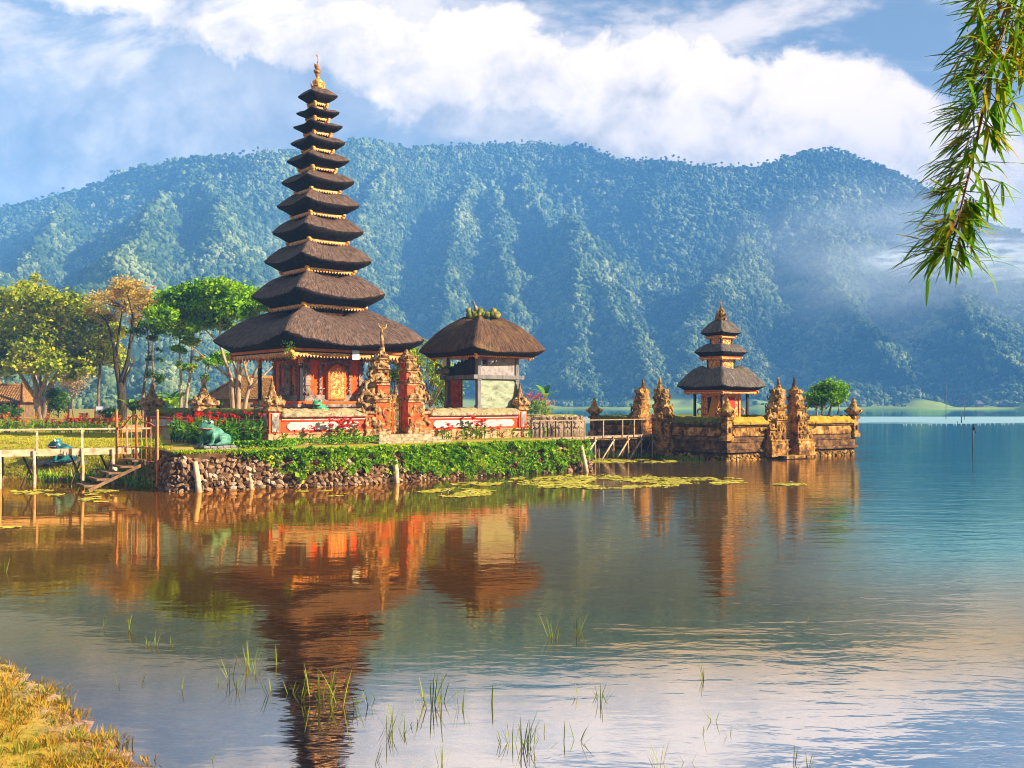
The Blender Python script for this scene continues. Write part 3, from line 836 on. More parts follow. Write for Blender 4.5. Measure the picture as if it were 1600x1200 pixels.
m, nt = newmat('forest_crown')
g = nt.n('ShaderNodeObjectInfo')
gg = nt.n('ShaderNodeNewGeometry')
big = nt.noise(gg.outputs['Position'], 0.016, 7, 0.68)
lf = nt.noise(gg.outputs['Position'], 0.9, 3, 0.6)
kx = nt.m('ADD', nt.m('MULTIPLY', g.outputs['Random'], 0.34), nt.m('MULTIPLY_ADD', big, 1.1, -0.20))
c = nt.ramp(kx, [(0.25, (0.014, 0.034, 0.010)), (0.45, (0.055, 0.100, 0.026)), (0.60, (0.14, 0.19, 0.055)), (0.80, (0.36, 0.38, 0.14))])
c = nt.mix(nt.m('MULTIPLY', nt.step(lf, 0.45, 0.72), 0.6), c, (0.014, 0.030, 0.009))
finish(nt, principled(nt, c, 0.85, bump(nt, lf, 0.8, 0.6), 0.1))
M['forest'] = m
M['fartrunk'] = mottled('far_trunk', [(0.3, (0.06, 0.045, 0.03)), (0.7, (0.16, 0.12, 0.09))], 3, 0.9, 0)
tmpl = []
for k in range(6):
    tmpl.append(crown_template(k + 1, 1.0 + 0.12 * (k % 3)).build('far_crown', [M['forest'], M['fartrunk']]))
for k in range(3):
    tmpl.append(crown_template(k + 31, 0.9, 1.5, True).build('far_tall', [M['forest'], M['fartrunk']]))
r_ = np.random.RandomState(3)
N0 = 170000
iu = r_.uniform(-0.62, 0.64, N0); it = r_.uniform(0.012, 1.0, N0) ** 0.85
fu = (iu - uu[0]) / (uu[1] - uu[0]); fi = np.clip(fu.astype(int), 0, nu - 2); fu -= fi
ft = it / (tt[1] - tt[0]); tj = np.clip(ft.astype(int), 0, ntt - 32); ft = ft - tj
def samp(A): return (A[tj, fi] * (1 - fu) + A[tj, fi + 1] * fu) * (1 - ft) + (A[tj + 1, fi] * (1 - fu) + A[tj + 1, fi + 1] * fu) * ft
FX, FY, FZ = samp(MX), samp(MY), samp(MZ)
keep = FZ > 1.4
field = (fbm(FX / 60, FY / 60, 3, 77) > 0.56) & (FZ < 9) & (it < 0.12) & (iu > -0.15)       # open fields along the shore
keep &= ~field
keep &= (it > 0.055 + .03 * (fbm(FX / 90, FX * 0, 2, 9) - .5)) | (r_.rand(N0) < np.where(iu > -.15, .62, .8))
FX, FY, FZ, it2 = FX[keep], FY[keep], FZ[keep], it[keep]
sc = 0.80 * (1.9 + 5.6 * r_.rand(len(FX)) ** 3.0 * (.35 + 1.2 * fbm(FX / 60, FY / 60, 3, 3))) * np.clip(.55 + FY / 1800, .6, 1.15) * (0.55 + 0.65 * fbm(FX / 40, FY / 40, 2, 3))
sc = sc * (1 - 0.35 * (FZ < 6))
SC = np.stack([sc, sc, sc * r_.uniform(0.8, 1.35, len(sc))], -1)
RT = np.stack([r_.uniform(-.12, .12, len(sc)), r_.uniform(-.12, .12, len(sc)), r_.uniform(0, 6.28, len(sc))], -1)
ID = r_.randint(0, 6, len(sc))
P = np.stack([FX, FY, FZ - 0.25 * sc], -1)
# tall thin trees along the skyline
nr = 4200
ru = r_.uniform(-0.6, 0.62, nr); ok = fbm(ru * 40, ru * 0, 3, 5) > 0.28
ru = ru[ok]; nr = len(ru)
rt_ = r_.uniform(.972, 1.0, nr)
iu, it = ru, rt_
fu = (iu - uu[0]) / (uu[1] - uu[0]); fi = np.clip(fu.astype(int), 0, nu - 2); fu -= fi
ft = it / (tt[1] - tt[0]); tj = np.clip(ft.astype(int), 0, ntt - 32); ft = ft - tj
rx_, ry, rz_ = samp(MX), samp(MY), samp(MZ) - 1.0
rs = r_.uniform(1.7, 3.6, nr)
P = np.concatenate([P, np.stack([rx_, ry, rz_], -1)])
SC = np.concatenate([SC, np.stack([rs * 0.85, rs * 0.85, rs * r_.uniform(0.9, 1.3, nr)], -1)])
RT = np.concatenate([RT, np.stack([r_.uniform(-.06, .06, nr), r_.uniform(-.06, .06, nr), r_.uniform(0, 6.28, nr)], -1)])
ID = np.concatenate([ID, r_.randint(6, 9, nr)])
instancer('forest', P, RT, SC, ID, tmpl)

# ================================================================== THATCHED TOWERS
def sq_ring(h, n, N, z, sag, zr=0.0):
    """points of a rounded square ring of half-size h; sag lowers the middles of the sides"""
    out = []
    for k in range(N):
        t = 2 * math.pi * k / N + math.pi / 4
        c, s = math.cos(t), math.sin(t)
        e = 2.0 / n
        q = (abs(c) ** n + abs(s) ** n) ** (-1.0 / n)
        x, y = c * q * h, s * q * h
        uu_ = min(abs(c), abs(s)) / max(abs(c), abs(s))
        out.append((x, y, z - sag * (1 - uu_ ** 2.0), uu_))
    return out


def thatch_roof(name, Rc, ztip, ztop, zbot, rt, rb, mat, parent, sag=0.085, N=128, seed=0, ax=1.0):
    """Rc: half diagonal of the eave tip; rt, rb: fraction of the top opening and of the underside; ax: stretch in x"""
    h = Rc / math.sqrt(2)
    rows, rid_ = [], []
    nU = 18
    rows.append((rt * h * 0.80, ztop - 0.10 * (ztop - ztip), 5, 0.9))
    for i in range(nU + 1):
        s_ = i / nU
        r_ = rt + (1 - rt) * s_
        z = ztip + (ztop - ztip) * (1 - s_ ** 1.8) * (1 if s_ > 0.001 else 0.985)
        rows.append((r_ * h, z, 4.5 + 9 * s_, 1.0))
    lip = 0.035
    rows.append((h * 0.985, ztip - 0.20 * (ztip - zbot), 14, 0.9))
    rows.append((h * (0.55 + 0.45 * rb) * 1.0, ztip - 0.55 * (ztip - zbot), 14, 0.55))
    rows.append((h * (0.25 + 0.75 * rb) * 1.0, ztip - 0.85 * (ztip - zbot), 14, 0.25))
    rows.append((h * rb * 1.02, zbot, 16, 0.0))
    rows.append((h * rb * 0.5, zbot + 0.02, 16, 0.0))
    vs = []
    rr = random.Random(seed)
    nR = len(rows)
    for j, (r_, z, n_, sg) in enumerate(rows):
        ring = sq_ring(r_, n_, N, z, sag * Rc * sg * (1.25 if j < 4 else 1.0))
        for k, (x, y, zz, uq) in enumerate(ring):
            t = k * 0.9
            w_ = 0.008 * Rc * mnoise.noise(Vector((k * 0.42 + seed * 7, j * 0.35, seed)))
            w2 = 0.022 * Rc * mnoise.noise(Vector((x * 2 / Rc, y * 2 / Rc, seed + j * 0.1)))
            if 1 <= j <= nU + 2: zz += w_ + w2
            if j == nU + 1: zz += rr.uniform(-0.009, 0.005) * Rc; q = 1 + rr.uniform(-.006, .006); x *= q; y *= q
            vs.append((x * ax, y, zz))
    fs, mi = [], []
    uvl = []
    for j in range(nR - 1):
        for k in range(N):
            k2 = (k + 1) % N
            fs.append((j * N + k, (j + 1) * N + k, (j + 1) * N + k2, j * N + k2))
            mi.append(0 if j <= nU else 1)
            a, b = k / N * Rc * 3.2, (k + 1) / N * Rc * 3.2
            uvl += [(a, j / nU * Rc), (a, (j + 1) / nU * Rc), (b, (j + 1) / nU * Rc), (b, j / nU * Rc)]
    fs.append(tuple(range(N))); mi.append(0); uvl += [(0, 0)] * N
    fs.append(tuple((nR - 1) * N + k for k in range(N - 1, -1, -1))); mi.append(1); uvl += [(0, 0)] * N
    me = bpy.data.meshes.new(name)
    me.from_pydata(vs, [], fs)
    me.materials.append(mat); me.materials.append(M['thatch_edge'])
    me.polygons.foreach_set('material_index', mi)
    me.polygons.foreach_set('use_smooth', [True] * len(fs))
    ul = me.uv_layers.new(name='UVMap')
    ul.data.foreach_set('uv', np.array(uvl, float).ravel())
    me.update()
    o = bpy.data.objects.new(name, me)
    col.objects.link(o); o.parent = parent
    return o


def fringe(b, h, z0, z1, w, mi, ax=1.0):
    """row of pointed carved teeth hanging round a square of half-size h"""
    for sd_ in range(4):
        L = h * (ax if sd_ in (0, 2) else 1) ; D = h * (1 if sd_ in (0, 2) else ax)
        n = max(4, int(2 * L / w)); st = 2 * L / n
        for i in range(n):
            a, c = -L + i * st, -L + (i + 1) * st
            mid = (a + c) / 2
            tri = [(a, z1), (mid, z0), (c, z1)]
            co, si = math.cos(sd_ * math.pi / 2), math.sin(sd_ * math.pi / 2)
            vs = []
            for yo in (-D - 0.012, -D + 0.02):
                for x, z in tri: vs.append((x * co - yo * si, x * si + yo * co, z))
            b.add(vs, [(0, 1, 2), (5, 4, 3), (0, 3, 4, 1), (1, 4, 5, 2), (2, 5, 3, 0)], mi)


def eave_trim(h, z, ht, parent, ax=1.0, corner=True, mats=None):
    """orange beam with a dark line and gilded fringe; z is its top"""
    b = MB()
    b.box(-h * ax, h * ax, -h, h, z - 0.36 * ht, z, 0)
    b.box(-h * ax * 0.985, h * ax * 0.985, -h * 0.985, h * 0.985, z - 0.52 * ht, z - 0.36 * ht, 1)
    b.box(-h * ax * 0.99, h * ax * 0.99, -h * 0.99, h * 0.99, z - 0.72 * ht, z - 0.52 * ht, 2)
    fringe(b, h * 0.985, z - 1.08 * ht, z - 0.72 * ht, 0.42 * ht, 2, ax)
    if corner:
        for i in (-1, 1):
            for j in (-1, 1):
                for q in range(3):
                    b.blob((i * h * ax * (1.0 - 0.05 * q), j * h * (1.0 - 0.05 * q), z - ht * (0.55 + 0.28 * q)), (0.36 * ht,) * 3, q + i + 3 * j, 0.4, 1, 2)
    return b.build('eave_trim', mats or [M['orange'], M['darkwood'], M['gold']], parent)


def tier_box(h, z0, z1, parent, dark=0.16):
    """box between two roofs: dark corner frame with gilded carved panels"""
    b = MB()
    fw = h * dark
    b.box(-h, h, -h, h, z0, z0 + 0.02, 0)
    for i in (-1, 1):
        for j in (-1, 1):
            b.box(i * h - (fw if i > 0 else 0), i * h + (0 if i > 0 else fw), j * h - (fw if j > 0 else 0), j * h + (0 if j > 0 else fw), z0 + 0.02, z1, 0)
    b.box(-h * 1.04, h * 1.04, -h * 1.04, h * 1.04, z1 - 0.10 * (z1 - z0), z1 + 0.01, 0)
    b.box(-h * 0.8, h * 0.8, -h * 0.8, h * 0.8, z0 + 0.02, z1 - 0.02, 0)
    o = b.build('tier_frame', M['darkwood'], parent)
    for sd_ in range(4):
        p = MB()
        co, si = math.cos(sd_ * math.pi / 2), math.sin(sd_ * math.pi / 2)
        a = h * 0.80
        za, zb = z0 + 0.03, z0 + 0.74 * (z1 - z0)
        rr = random.Random(sd_)
        pieces = MB()
        pieces.box(-a, a, -h * 0.96, -h * 0.82, za, zb, 0)
        n = 7
        for i in range(n):
            for q in range(3):
                x = -a + (i + 0.5) * 2 * a / n + rr.uniform(-.03, .03) * h
                z = za + (q + 0.5) * (zb - za) / 3
                pieces.blob((x, -h * 0.96, z), (a / n * 0.8, 0.03, (zb - za) / 7), i * 3 + q, 0.5, 1, 0, Matrix.Rotation(rr.uniform(0, 3), 3, 'Y'))
        pieces.box(-a, a, -h * 0.985, -h * 0.83, zb, zb + 0.035, 1)
        pieces.box(-a - 0.02, -a + 0.03, -h * 0.985, -h * 0.83, za, zb, 1)
        pieces.box(a - 0.03, a + 0.02, -h * 0.985, -h * 0.83, za, zb, 1)
        pieces.v = [(x * co - y * si, x * si + y * co, z) for x, y, z in pieces.v]
        pieces.build('carved_panel', [M['gold_red'], M['gold']], o)
    return o


def curl(b, x, y, z, s, dirx=1, turns=0.85, thick=0.30, mi=0, up=1, lean=0.0):
    """spiral carved wing in the x,z plane"""
    path, rad = [], []
    for i in range(15):
        t = i / 14
        a = math.pi * (1.25 - turns * 2 * t)
        r_ = s * (0.62 - 0.42 * t)
        path.append((x + dirx * (s * 0.30 + math.cos(a) * r_ * (1 + 0.2 * (1 - t))), y + lean * t, z + up * (s * 0.55 + math.sin(a) * r_ * 1.25 + 0.25 * s * t)))
        rad.append(s * thick * (0.62 - 0.42 * t))
    b.tube(path, rad, 7, mi, (1.0, 1.0))


def horn(b, x, y, z, dx, dy, s, mi=0):
    """upswept corner leaf"""
    path = [(x, y, z), (x + dx * s * .5, y + dy * s * .5, z + s * .12), (x + dx * s * .85, y + dy * s * .85, z + s * .45), (x + dx * s * .88, y + dy * s * .88, z + s * .9), (x + dx * s * .7, y + dy * s * .7, z + s * 1.15)]
    b.tube(path, [s * .26, s * .24, s * .2, s * .12, s * .03], 6, mi)


def flame(b, x, y, z, h, w, seed=0, mi=0):
    """leafy pointed finial made of stacked lumps"""
    rr = random.Random(seed)
    n = 7
    for i in range(n):
        t = i / n
        r_ = w * (1 - t) ** 0.8 * (1 if i % 2 else 1.18)
        b.blob((x + rr.uniform(-.1, .1) * w, y + rr.uniform(-.1, .1) * w, z + h * t * 0.9 + 0.05 * h), (r_, r_, h / n * 0.95), seed * 9 + i, 0.5, 2, mi, None, 2.6)
        if i < n - 2:
            for q in range(4):
                a = q * math.pi / 2 + rr.uniform(-.3, .3) + 0.7 * (i % 2)
                horn(b, x + math.cos(a) * r_ * .6, y + math.sin(a) * r_ * .6, z + h * t * .9, math.cos(a), math.sin(a), w * 0.62 * (1 - t * .6), mi)
    b.tube([(x, y, z + h * .8), (x + rr.uniform(-.1, .1) * w, y, z + h * .95), (x + rr.uniform(-.2, .2) * w, y, z + h)], [w * .2, w * .13, w * .04], 6, mi)


# ------------------------------------------------------------------ main tower
TD = 52.6
TC = C1.at(6.4, 7.2)
GB = 1.42
tower = thing('temple_tower', 'tall temple tower of eleven stacked dark thatched roofs over an orange carved shrine', 'tower', (TC[0], TC[1], GB), C1.rz)
SC_ = F / TD
zpx = lambda y, D=TD: CH + (HOR - y) / F * D - GB
TIERS = [  # left, right, tip, top, bottom  (rows of the photograph)
    (329.5, 669, 531, 487, 551), (388, 604.5, 460, 428, 476), (409.5, 583, 407, 378, 420), (423, 570.6, 361, 336.5, 375), (430, 563.5, 320.6, 296.5, 333),
    (438, 556, 284, 264.5, 296), (446, 547, 250.7, 232.5, 261), (453, 541.6, 222.7, 206.5, 232), (457.8, 538, 197, 184, 206), (461.8, 532, 175.7, 161.5, 183), (463.7, 528, 150, 127, 160)]
box_h = []
prevz = None
for i, (a, b_, tip, top, bot) in enumerate(TIERS):
    Rc = (b_ - a) / 2 / SC_ / math.cos(R(15))
    zt = zpx(tip); ztp = zpx(top, TD - 1.2); zb = zpx(bot)
    rb = 0.80 if i == 0 else 0.71 - 0.024 * i
    hb_ = Rc / math.sqrt(2) * (0.44 - 0.012 * i)
    box_h.append((hb_, Rc, zt, ztp, zb, rb))
for i, (hb_, Rc, zt, ztp, zb, rb) in enumerate(box_h):
    last = i == len(box_h) - 1
    rt = 0.12 if last else min(0.62, box_h[i + 1][0] / (Rc / math.sqrt(2)) * 1.22)
    ztip = zt - 0.0 * Rc
    thatch_roof('thatched_roof', Rc, ztip, ztp + 0.05 * Rc, zb - (.0 if i == 0 else .05 * Rc), rt, rb, M['thatch'], tower, N=224 if i == 0 else (160 if i < 4 else 112), seed=i + 1, sag=0.085 if not last else 0.05)
    ht = 0.46 if i == 0 else 0.44 - 0.016 * i
    eave_trim(Rc / math.sqrt(2) * rb * 0.985, zb + 0.03, ht, tower)
    if i:
        z0 = box_h[i - 1][3] - 0.30 - 0.16 * box_h[i - 1][1] * 0.8
        tier_box(hb_, z0, zb - ht * 0.5, tower)
fb = MB()
zt_ = box_h[-1][3]
fb.lathe([(0.20, -0.1), (0.34, 0.02), (0.36, 0.12), (0.22, 0.22), (0.30, 0.30), (0.30, 0.40), (0.16, 0.52), (0.10, 0.60), (0.06, 0.72)], (0, 0, zt_ - 0.02), 10)
for q in range(6):
    a = q * math.pi / 3
    horn(fb, math.cos(a) * .2, math.sin(a) * .2, zt_ + 0.05, math.cos(a), math.sin(a), 0.24)
fo = fb.build('finial', M['gold'], tower)
fb = MB()
fb.tube([(0, 0, zt_ + .6), (-.04, 0, zt_ + .9), (0.0, 0, zt_ + 1.5)], [.05, .06, .03], 6)
for q, (dz, s_) in enumerate([(.75, .12), (.92, .17), (1.08, .15), (1.22, .13)]):
    fb.blob((0.03 * (-1) ** q - 0.05, 0, zt_ + dz), (s_, s_ * .8, .11), q, .5, 2)
horn(fb, -.05, 0, zt_ + 1.2, -1, 0.2, .16); horn(fb, .02, 0, zt_ + .85, 1, -.2, .15)
fb.build('crest_ornament', mottled('rusty_ornament', [(0.3, (0.16, 0.06, 0.02)), (0.7, (0.50, 0.22, 0.05))], 6, 0.6, 0.3, 0.01), fo)
# bird-like vane
fb = MB(); fb.tube([(0, 0, zt_ + 1.5), (0.0, 0, zt_ + 1.78), (-0.12, 0, zt_ + 1.86)], [.02, .02, .01], 5); fb.blob((-0.05, 0, zt_ + 1.80), (.10, .03, .05), 3, .3, 1)
fb.build('vane', M['orange'], fo)

# shrine body
PZ = zpx(627, 50.0)                       # floor of the shrine
pb = MB()
pb.box(-2.75, 2.75, -2.75, 2.75, -0.3, PZ * 0.42, 0)
pb.box(-2.9, 2.9, -2.9, 2.9, PZ * 0.42, PZ * 0.50, 1)
pb.box(-2.55, 2.55, -2.55, 2.55, PZ * 0.50, PZ * 0.84, 2)
pb.box(-2.68, 2.68, -2.68, 2.68, PZ * 0.84, PZ * 0.92, 1)
pb.box(-2.58, 2.58, -2.58, 2.58, PZ * 0.92, PZ, 2)
pb.build('plinth', [M['base'], M['carved'], M['redbrick']], tower, 0.02)
zc = box_h[0][4] - 0.15
BH = 1.76
wb = MB(); wb.box(-BH, BH, -BH, BH, PZ, zc, 0)
body = wb.build('shrine_wall', M['redbrick'], tower)
sb = MB()   # carved stone dressings
H_ = zc - PZ
for sd_ in range(4):
    p = MB()
    f_ = -BH
    p.box(-BH - .10, BH + .10, f_ - .16, f_, PZ, PZ + .12, 0)
    p.box(-BH - .05, BH + .05, f_ - .10, f_, PZ + .12, PZ + .34, 0)
    p.box(-BH - .06, BH + .06, f_ - .14, f_, zc - .26, zc - .02, 0)
    p.box(-BH - .02, BH + .02, f_ - .05, f_, zc - .34, zc - .26, 0)
    for sx_ in (-1, 1):       # banded corner pilasters
        x0 = sx_ * (BH - .14)
        p.box(x0 - .12, x0 + .12, f_ - .05, f_, PZ + .34, zc - .42, 0)
        for q in range(6):
            zq = PZ + .55 + q * (H_ - 1.1) / 5
            p.box(x0 - .15, x0 + .15, f_ - .10, f_ - .05, zq, zq + .13, 0)
        for q in range(4):
            p.blob((x0 - .12 + .08 * q, f_ - .1, PZ + .42 + .05 * (q % 2)), (.12, .1, .13), q + sd_, .5, 1)
        # thin zigzag column
        xm = sx_ * (BH - .86)
        p.box(xm - .05, xm + .05, f_ - .06, f_, PZ + .34, zc - .42, 0)
        for q in range(7):
            zq = PZ + .42 + q * (H_ - .95) / 7
            p.prism([(xm - .09, zq), (xm + .09, zq), (xm + .03, zq + .16), (xm - .03, zq + .16)], f_ - .13, f_ - .06, 0)
    if sd_ == 0:              # doorway scrolls
        for sx_ in (-1, 1):
            for zz, ss in ((zc - .95, .52), (PZ + .30, .42)):
                curl(p, sx_ * .60, f_ - .08, zz, ss * .75, -sx_ if zz > PZ + 1 else sx_, .8, .24)
            p.box(sx_ * .56 - .03, sx_ * .56 + .03, f_ - .06, f_, PZ + .34, PZ + 1.7, 0)
        for q in range(9):
            p.blob((-.8 + q * .2, f_ - .12, zc - .40 - .06 * abs(q - 4) * .4), (.13, .10, .14), q, .5, 1)
    else:                     # framed niche in the middle of the face
        p.box(-.36, .36, f_ - .12, f_, PZ + .34, zc - .42, 0)
        p.box(-.30, .30, f_ - .17, f_ - .12, PZ + .75, zc - .80, 0)
        for q in range(12):
            p.blob(((-.14, .14)[q % 2], f_ - .18, PZ + .86 + (q // 2) * .20), (.12, .06, .10), q, .6, 1)
        for sx_ in (-1, 1):
            curl(p, sx_ * .38, f_ - .08, PZ + .26, .46, sx_, .8, .32)
            curl(p, sx_ * .38, f_ - .08, zc - .98, .40, sx_, .8, .32)
        for q in range(5):
            p.blob((-.4 + q * .2, f_ - .2, PZ + .45), (.13, .12, .2), q + 40, .5, 1)
    co, si = math.cos(sd_ * math.pi / 2), math.sin(sd_ * math.pi / 2)
    sb.add([(x * co - y * si, x * si + y * co, z) for x, y, z in p.v], p.f, 0, False)
cs_ = sb.build('carved_dressing', M['carved'], tower)
# door with gilded carving
db = MB()
dz0, dz1 = PZ + .10, PZ + 1.86
DW = .40
arch = [(-DW - .14, dz0), (DW + .14, dz0), (DW + .14, dz1 - .28), (DW * .8, dz1 - .05), (DW * .35, dz1 + .05), (0, dz1 + .14), (-DW * .35, dz1 + .05), (-DW * .8, dz1 - .05), (-DW - .14, dz1 - .28)]
db.prism([(x, z) for x, z in arch], -BH - .26, -BH - .01, 0)
dr = db.build('door_frame', M['orange'], tower, 0.01)
db = MB()
arch2 = [(-DW, dz0 + .1), (DW, dz0 + .1), (DW, dz1 - .36), (DW * .7, dz1 - .17), (0, dz1 - .04), (-DW * .7, dz1 - .17), (-DW, dz1 - .36)]
db.prism(arch2, -BH - .29, -BH - .255, 1)
rr = random.Random(5)
for q in range(60):
    x = rr.uniform(-DW * .8, DW * .8); z = rr.uniform(dz0 + .16, dz1 - .30)
    db.blob((x, -BH - .295, z), (.075, .022, .04), q, .6, 1, 0, Matrix.Rotation(rr.uniform(0, 3), 3, 'Y'))
for sx_ in (-1, 1):
    for q in range(12):
        db.blob((sx_ * (DW + .07), -BH - .27, dz0 + .1 + q * .125), (.055, .03, .05), q, .4, 1)
db.build('carved_door', [M['gold'], M['gold_red']], tower)
# eave posts
for i in (-1, 1):
    for j in (-1, 1):
        b = MB()
        b.box(i * 2.3 - .13, i * 2.3 + .13, j * 2.3 - .13, j * 2.3 + .13, PZ, PZ + .16, 0)
        b.box(i * 2.3 - .085, i * 2.3 + .085, j * 2.3 - .085, j * 2.3 + .085, PZ + .16, zc + .1, 0)
        o = b.build('eave_post', M['darkwood'], tower, 0.008)
        b = MB()
        for q in range(5):
            b.blob((i * 2.3, j * 2.3, zc - .12 - .13 * q), (.20 - .025 * q, .20 - .025 * q, .10), q, .45, 2)
        b.build('gilded_bracket', M['gold'], o)
# white plate hung from the eave
b = MB(); hx = box_h[0][1] / math.sqrt(2) * .8
b.box(.02, .44, -hx - .06, -hx - .02, zc - .36, zc + .18, 0)
b.box(.14, .16, -hx - .05, -hx - .01, zc + .1, zc + .26, 0); b.box(.30, .32, -hx - .05, -hx - .01, zc + .1, zc + .26, 0)
b.build('white_plate', M['white'], tower, 0.008)
# creeper on the near eave corner
P_ = rng.normal(size=(130, 3)) * np.array([.16, .16, .34]) + np.array([-hx * 1.06, -hx * 1.06, zc + .42])
quads_obj('creeper', leaf_quads(P_, .13, rng), M['l_ivy'], tower)


# ------------------------------------------------------------------ pavilion
PC = C1.at(13.42, 1.6)
PD = PC[1]
pav = thing('thatched_pavilion', 'open two storey pavilion with one hipped thatched roof at the wall corner', 'pavilion', (PC[0], PC[1], GB), C1.rz)
zp = lambda y: CH + (HOR - y) / F * PD - GB
PR = 105 / F * PD
thatch_roof('thatched_roof', PR, zp(547), zp(494), zp(559), 0.17, 0.80, M['thatch_old'], pav, N=200, seed=31, sag=0.06)
eave_trim(PR / math.sqrt(2) * 0.79, zp(551), 0.34, pav)
b = MB()
b.box(-PR * .55, PR * .55, -PR * .55, PR * .55, zp(560), zp(558), 0)
b.build('ceiling', M['rediron'], pav)
fz, fh = 1.55, zp(556)
b = MB(); b.box(-1.62, 1.62, -1.55, 1.62, 0.0, 1.52, 0); b.box(-1.70, 1.70, -1.58, 1.70, 1.40, 1.56, 1)
b.build('floor_base', [M['base'], M['cap']], pav, 0.03)
PH = 1.34
for i in (-1, 1):
    for j in (-1, 1):
        b = MB(); b.box(i * PH - .11, i * PH + .11, j * PH - .11, j * PH + .11, fz, fh, 0); b.box(i * PH - .15, i * PH + .15, j * PH - .15, j * PH + .15, fz, fz + .2, 0); b.box(i * PH - .14, i * PH + .14, j * PH - .14, j * PH + .14, zp(596), zp(592), 0)
        b.build('corner_post', M['greywood'], pav, 0.01)
zm = zp(590)
b = MB()
b.box(-PH - .45, PH + .45, -PH - .20, -PH + .12, zm - .12, zm + .10, 0); b.box(-PH - .45, PH + .45, PH - .12, PH + .12, zm - .12, zm + .10, 0)
b.box(-PH - .20, -PH + .12, -PH + .12, PH - .12, zm - .12, zm + .10, 0); b.box(PH - .12, PH + .12, -PH + .12, PH - .12, zm - .12, zm + .10, 0)
b.box(-PH + .12, PH - .12, -PH + .12, PH - .12, zm - .05, zm + .03, 0)
b.build('floor_beam', M['greywood'], pav, 0.015)
b = MB(); b.box(-PH + .12, PH - .12, -PH - .05, -PH + .03, fz + .02, zm - .13, 0)
b.build('green_panel', M['greenboard'], pav)['label'] = 'flaking pale green lower panel'
b = MB(); b.box(-PH + .1, -PH + .20, 0.25, PH - .11, fz + .02, zm - .13, 0); b.build('dark_panel', M['oldbrick'], pav)
rr = random.Random(9)
def jag(x0, x1, zb, zts, n):
    pts = [(x0, zb), (x1, zb)]
    for i in range(n + 1):
        t = 1 - i / n
        x = x0 + (x1 - x0) * t
        base = np.interp(t, [0, .5, 1], zts)
        if 0 < i < n:
            pts.append((x + .05, base - .05)); pts.append((x + .03, base + rr.uniform(.02, .16))); pts.append((x - .03, base + rr.uniform(.05, .18)))
        else:
            pts.append((x, base))
    return pts
b = MB(); b.prism(jag(-PH + .12, PH - .12, zm + .10, (zm + .5, zm + .85, zm + 1.25), 7), -PH - .04, -PH + .03); b.build('carved_board', M['greyboard'], pav)['label'] = 'worn grey upper board with a jagged carved top'
b = MB(); b.prism(jag(-PH + .12, PH - .12, zm + .10, (zm + .45, zm + .8, zm + 1.1), 8), -.04, .04)
b.v = [(-y - PH, -x, z) for x, y, z in b.v]; b.build('carved_board', M['darkwood'], pav)
b = MB()
b.tube([(-PH - .2, PH + .1, zm + .3), (-PH - .35, PH + .35, zm + .35), (-PH - .5, PH + .5, zm + .25)], [.1, .16, .08], 7); curl(b, -PH - .3, PH + .3, zm + .1, .5, -1); b.blob((-PH - .1, PH, zm + .35), (.25, .22, .22), 3, .5, 2)
b.build('carved_bracket', M['carved'], pav)
b = MB()   # white cloth under the eave
b.box(-1.75, -1.7, .95, 1.25, zp(572), zp(556), 0); b.build('hanging_cloth', M['white'], pav)
# mossy ridge ornament with a goose
b = MB()
for q in range(7):
    b.blob((-.45 + q * .17, .45 - q * .17, zp(493) + .02 * (q % 3)), (.22, .22, .24), q, .5, 2)
for q, x in enumerate((-.5, -.05, .45)):
    b.blob((x, -x, zp(488)), (.17, .17, .28), q + 20, .4, 2); horn(b, x, -x, zp(487), .4, -.4, .22); horn(b, x, -x, zp(487), -.4, .4, .22)
b.blob((.52, -.52, zp(491)), (.14, .14, .30), 44, .4, 2)
ro = b.build('ridge_ornament', mottled('mossy_ridge_tiles', [(0.35, (0.04, 0.07, 0.008)), (0.5, (0.16, 0.18, 0.02)), (0.65, (0.44, 0.28, 0.10))], 4, 0.9, 0.6, 0.03), pav)
b = MB()
gx_, gy_, g0 = -.22, .22, zp(487)
b.tube([(gx_, gy_, g0 - .1), (gx_, gy_, g0 + .12), (gx_ - .03, gy_ + .03, g0 + .3), (gx_ - .10, gy_ + .08, g0 + .48), (gx_ - .13, gy_ + .1, g0 + .62), (gx_ - .17, gy_ + .13, g0 + .69), (gx_ - .27, gy_ + .2, g0 + .66)], [.10, .19, .15, .07, .055, .075, .02], 10)
b.tube([(gx_ + .05, gy_ - .05, g0 + .15), (gx_ + .22, gy_ - .2, g0 + .22), (gx_ + .32, gy_ - .28, g0 + .34)], [.12, .09, .03], 8)
b.v = [(gx_ + (x - gx_) * .72, gy_ + (y - gy_) * .72, g0 + (z - g0) * .8) for x, y, z in b.v]
b.build('goose_ornament', M['carved'], ro)


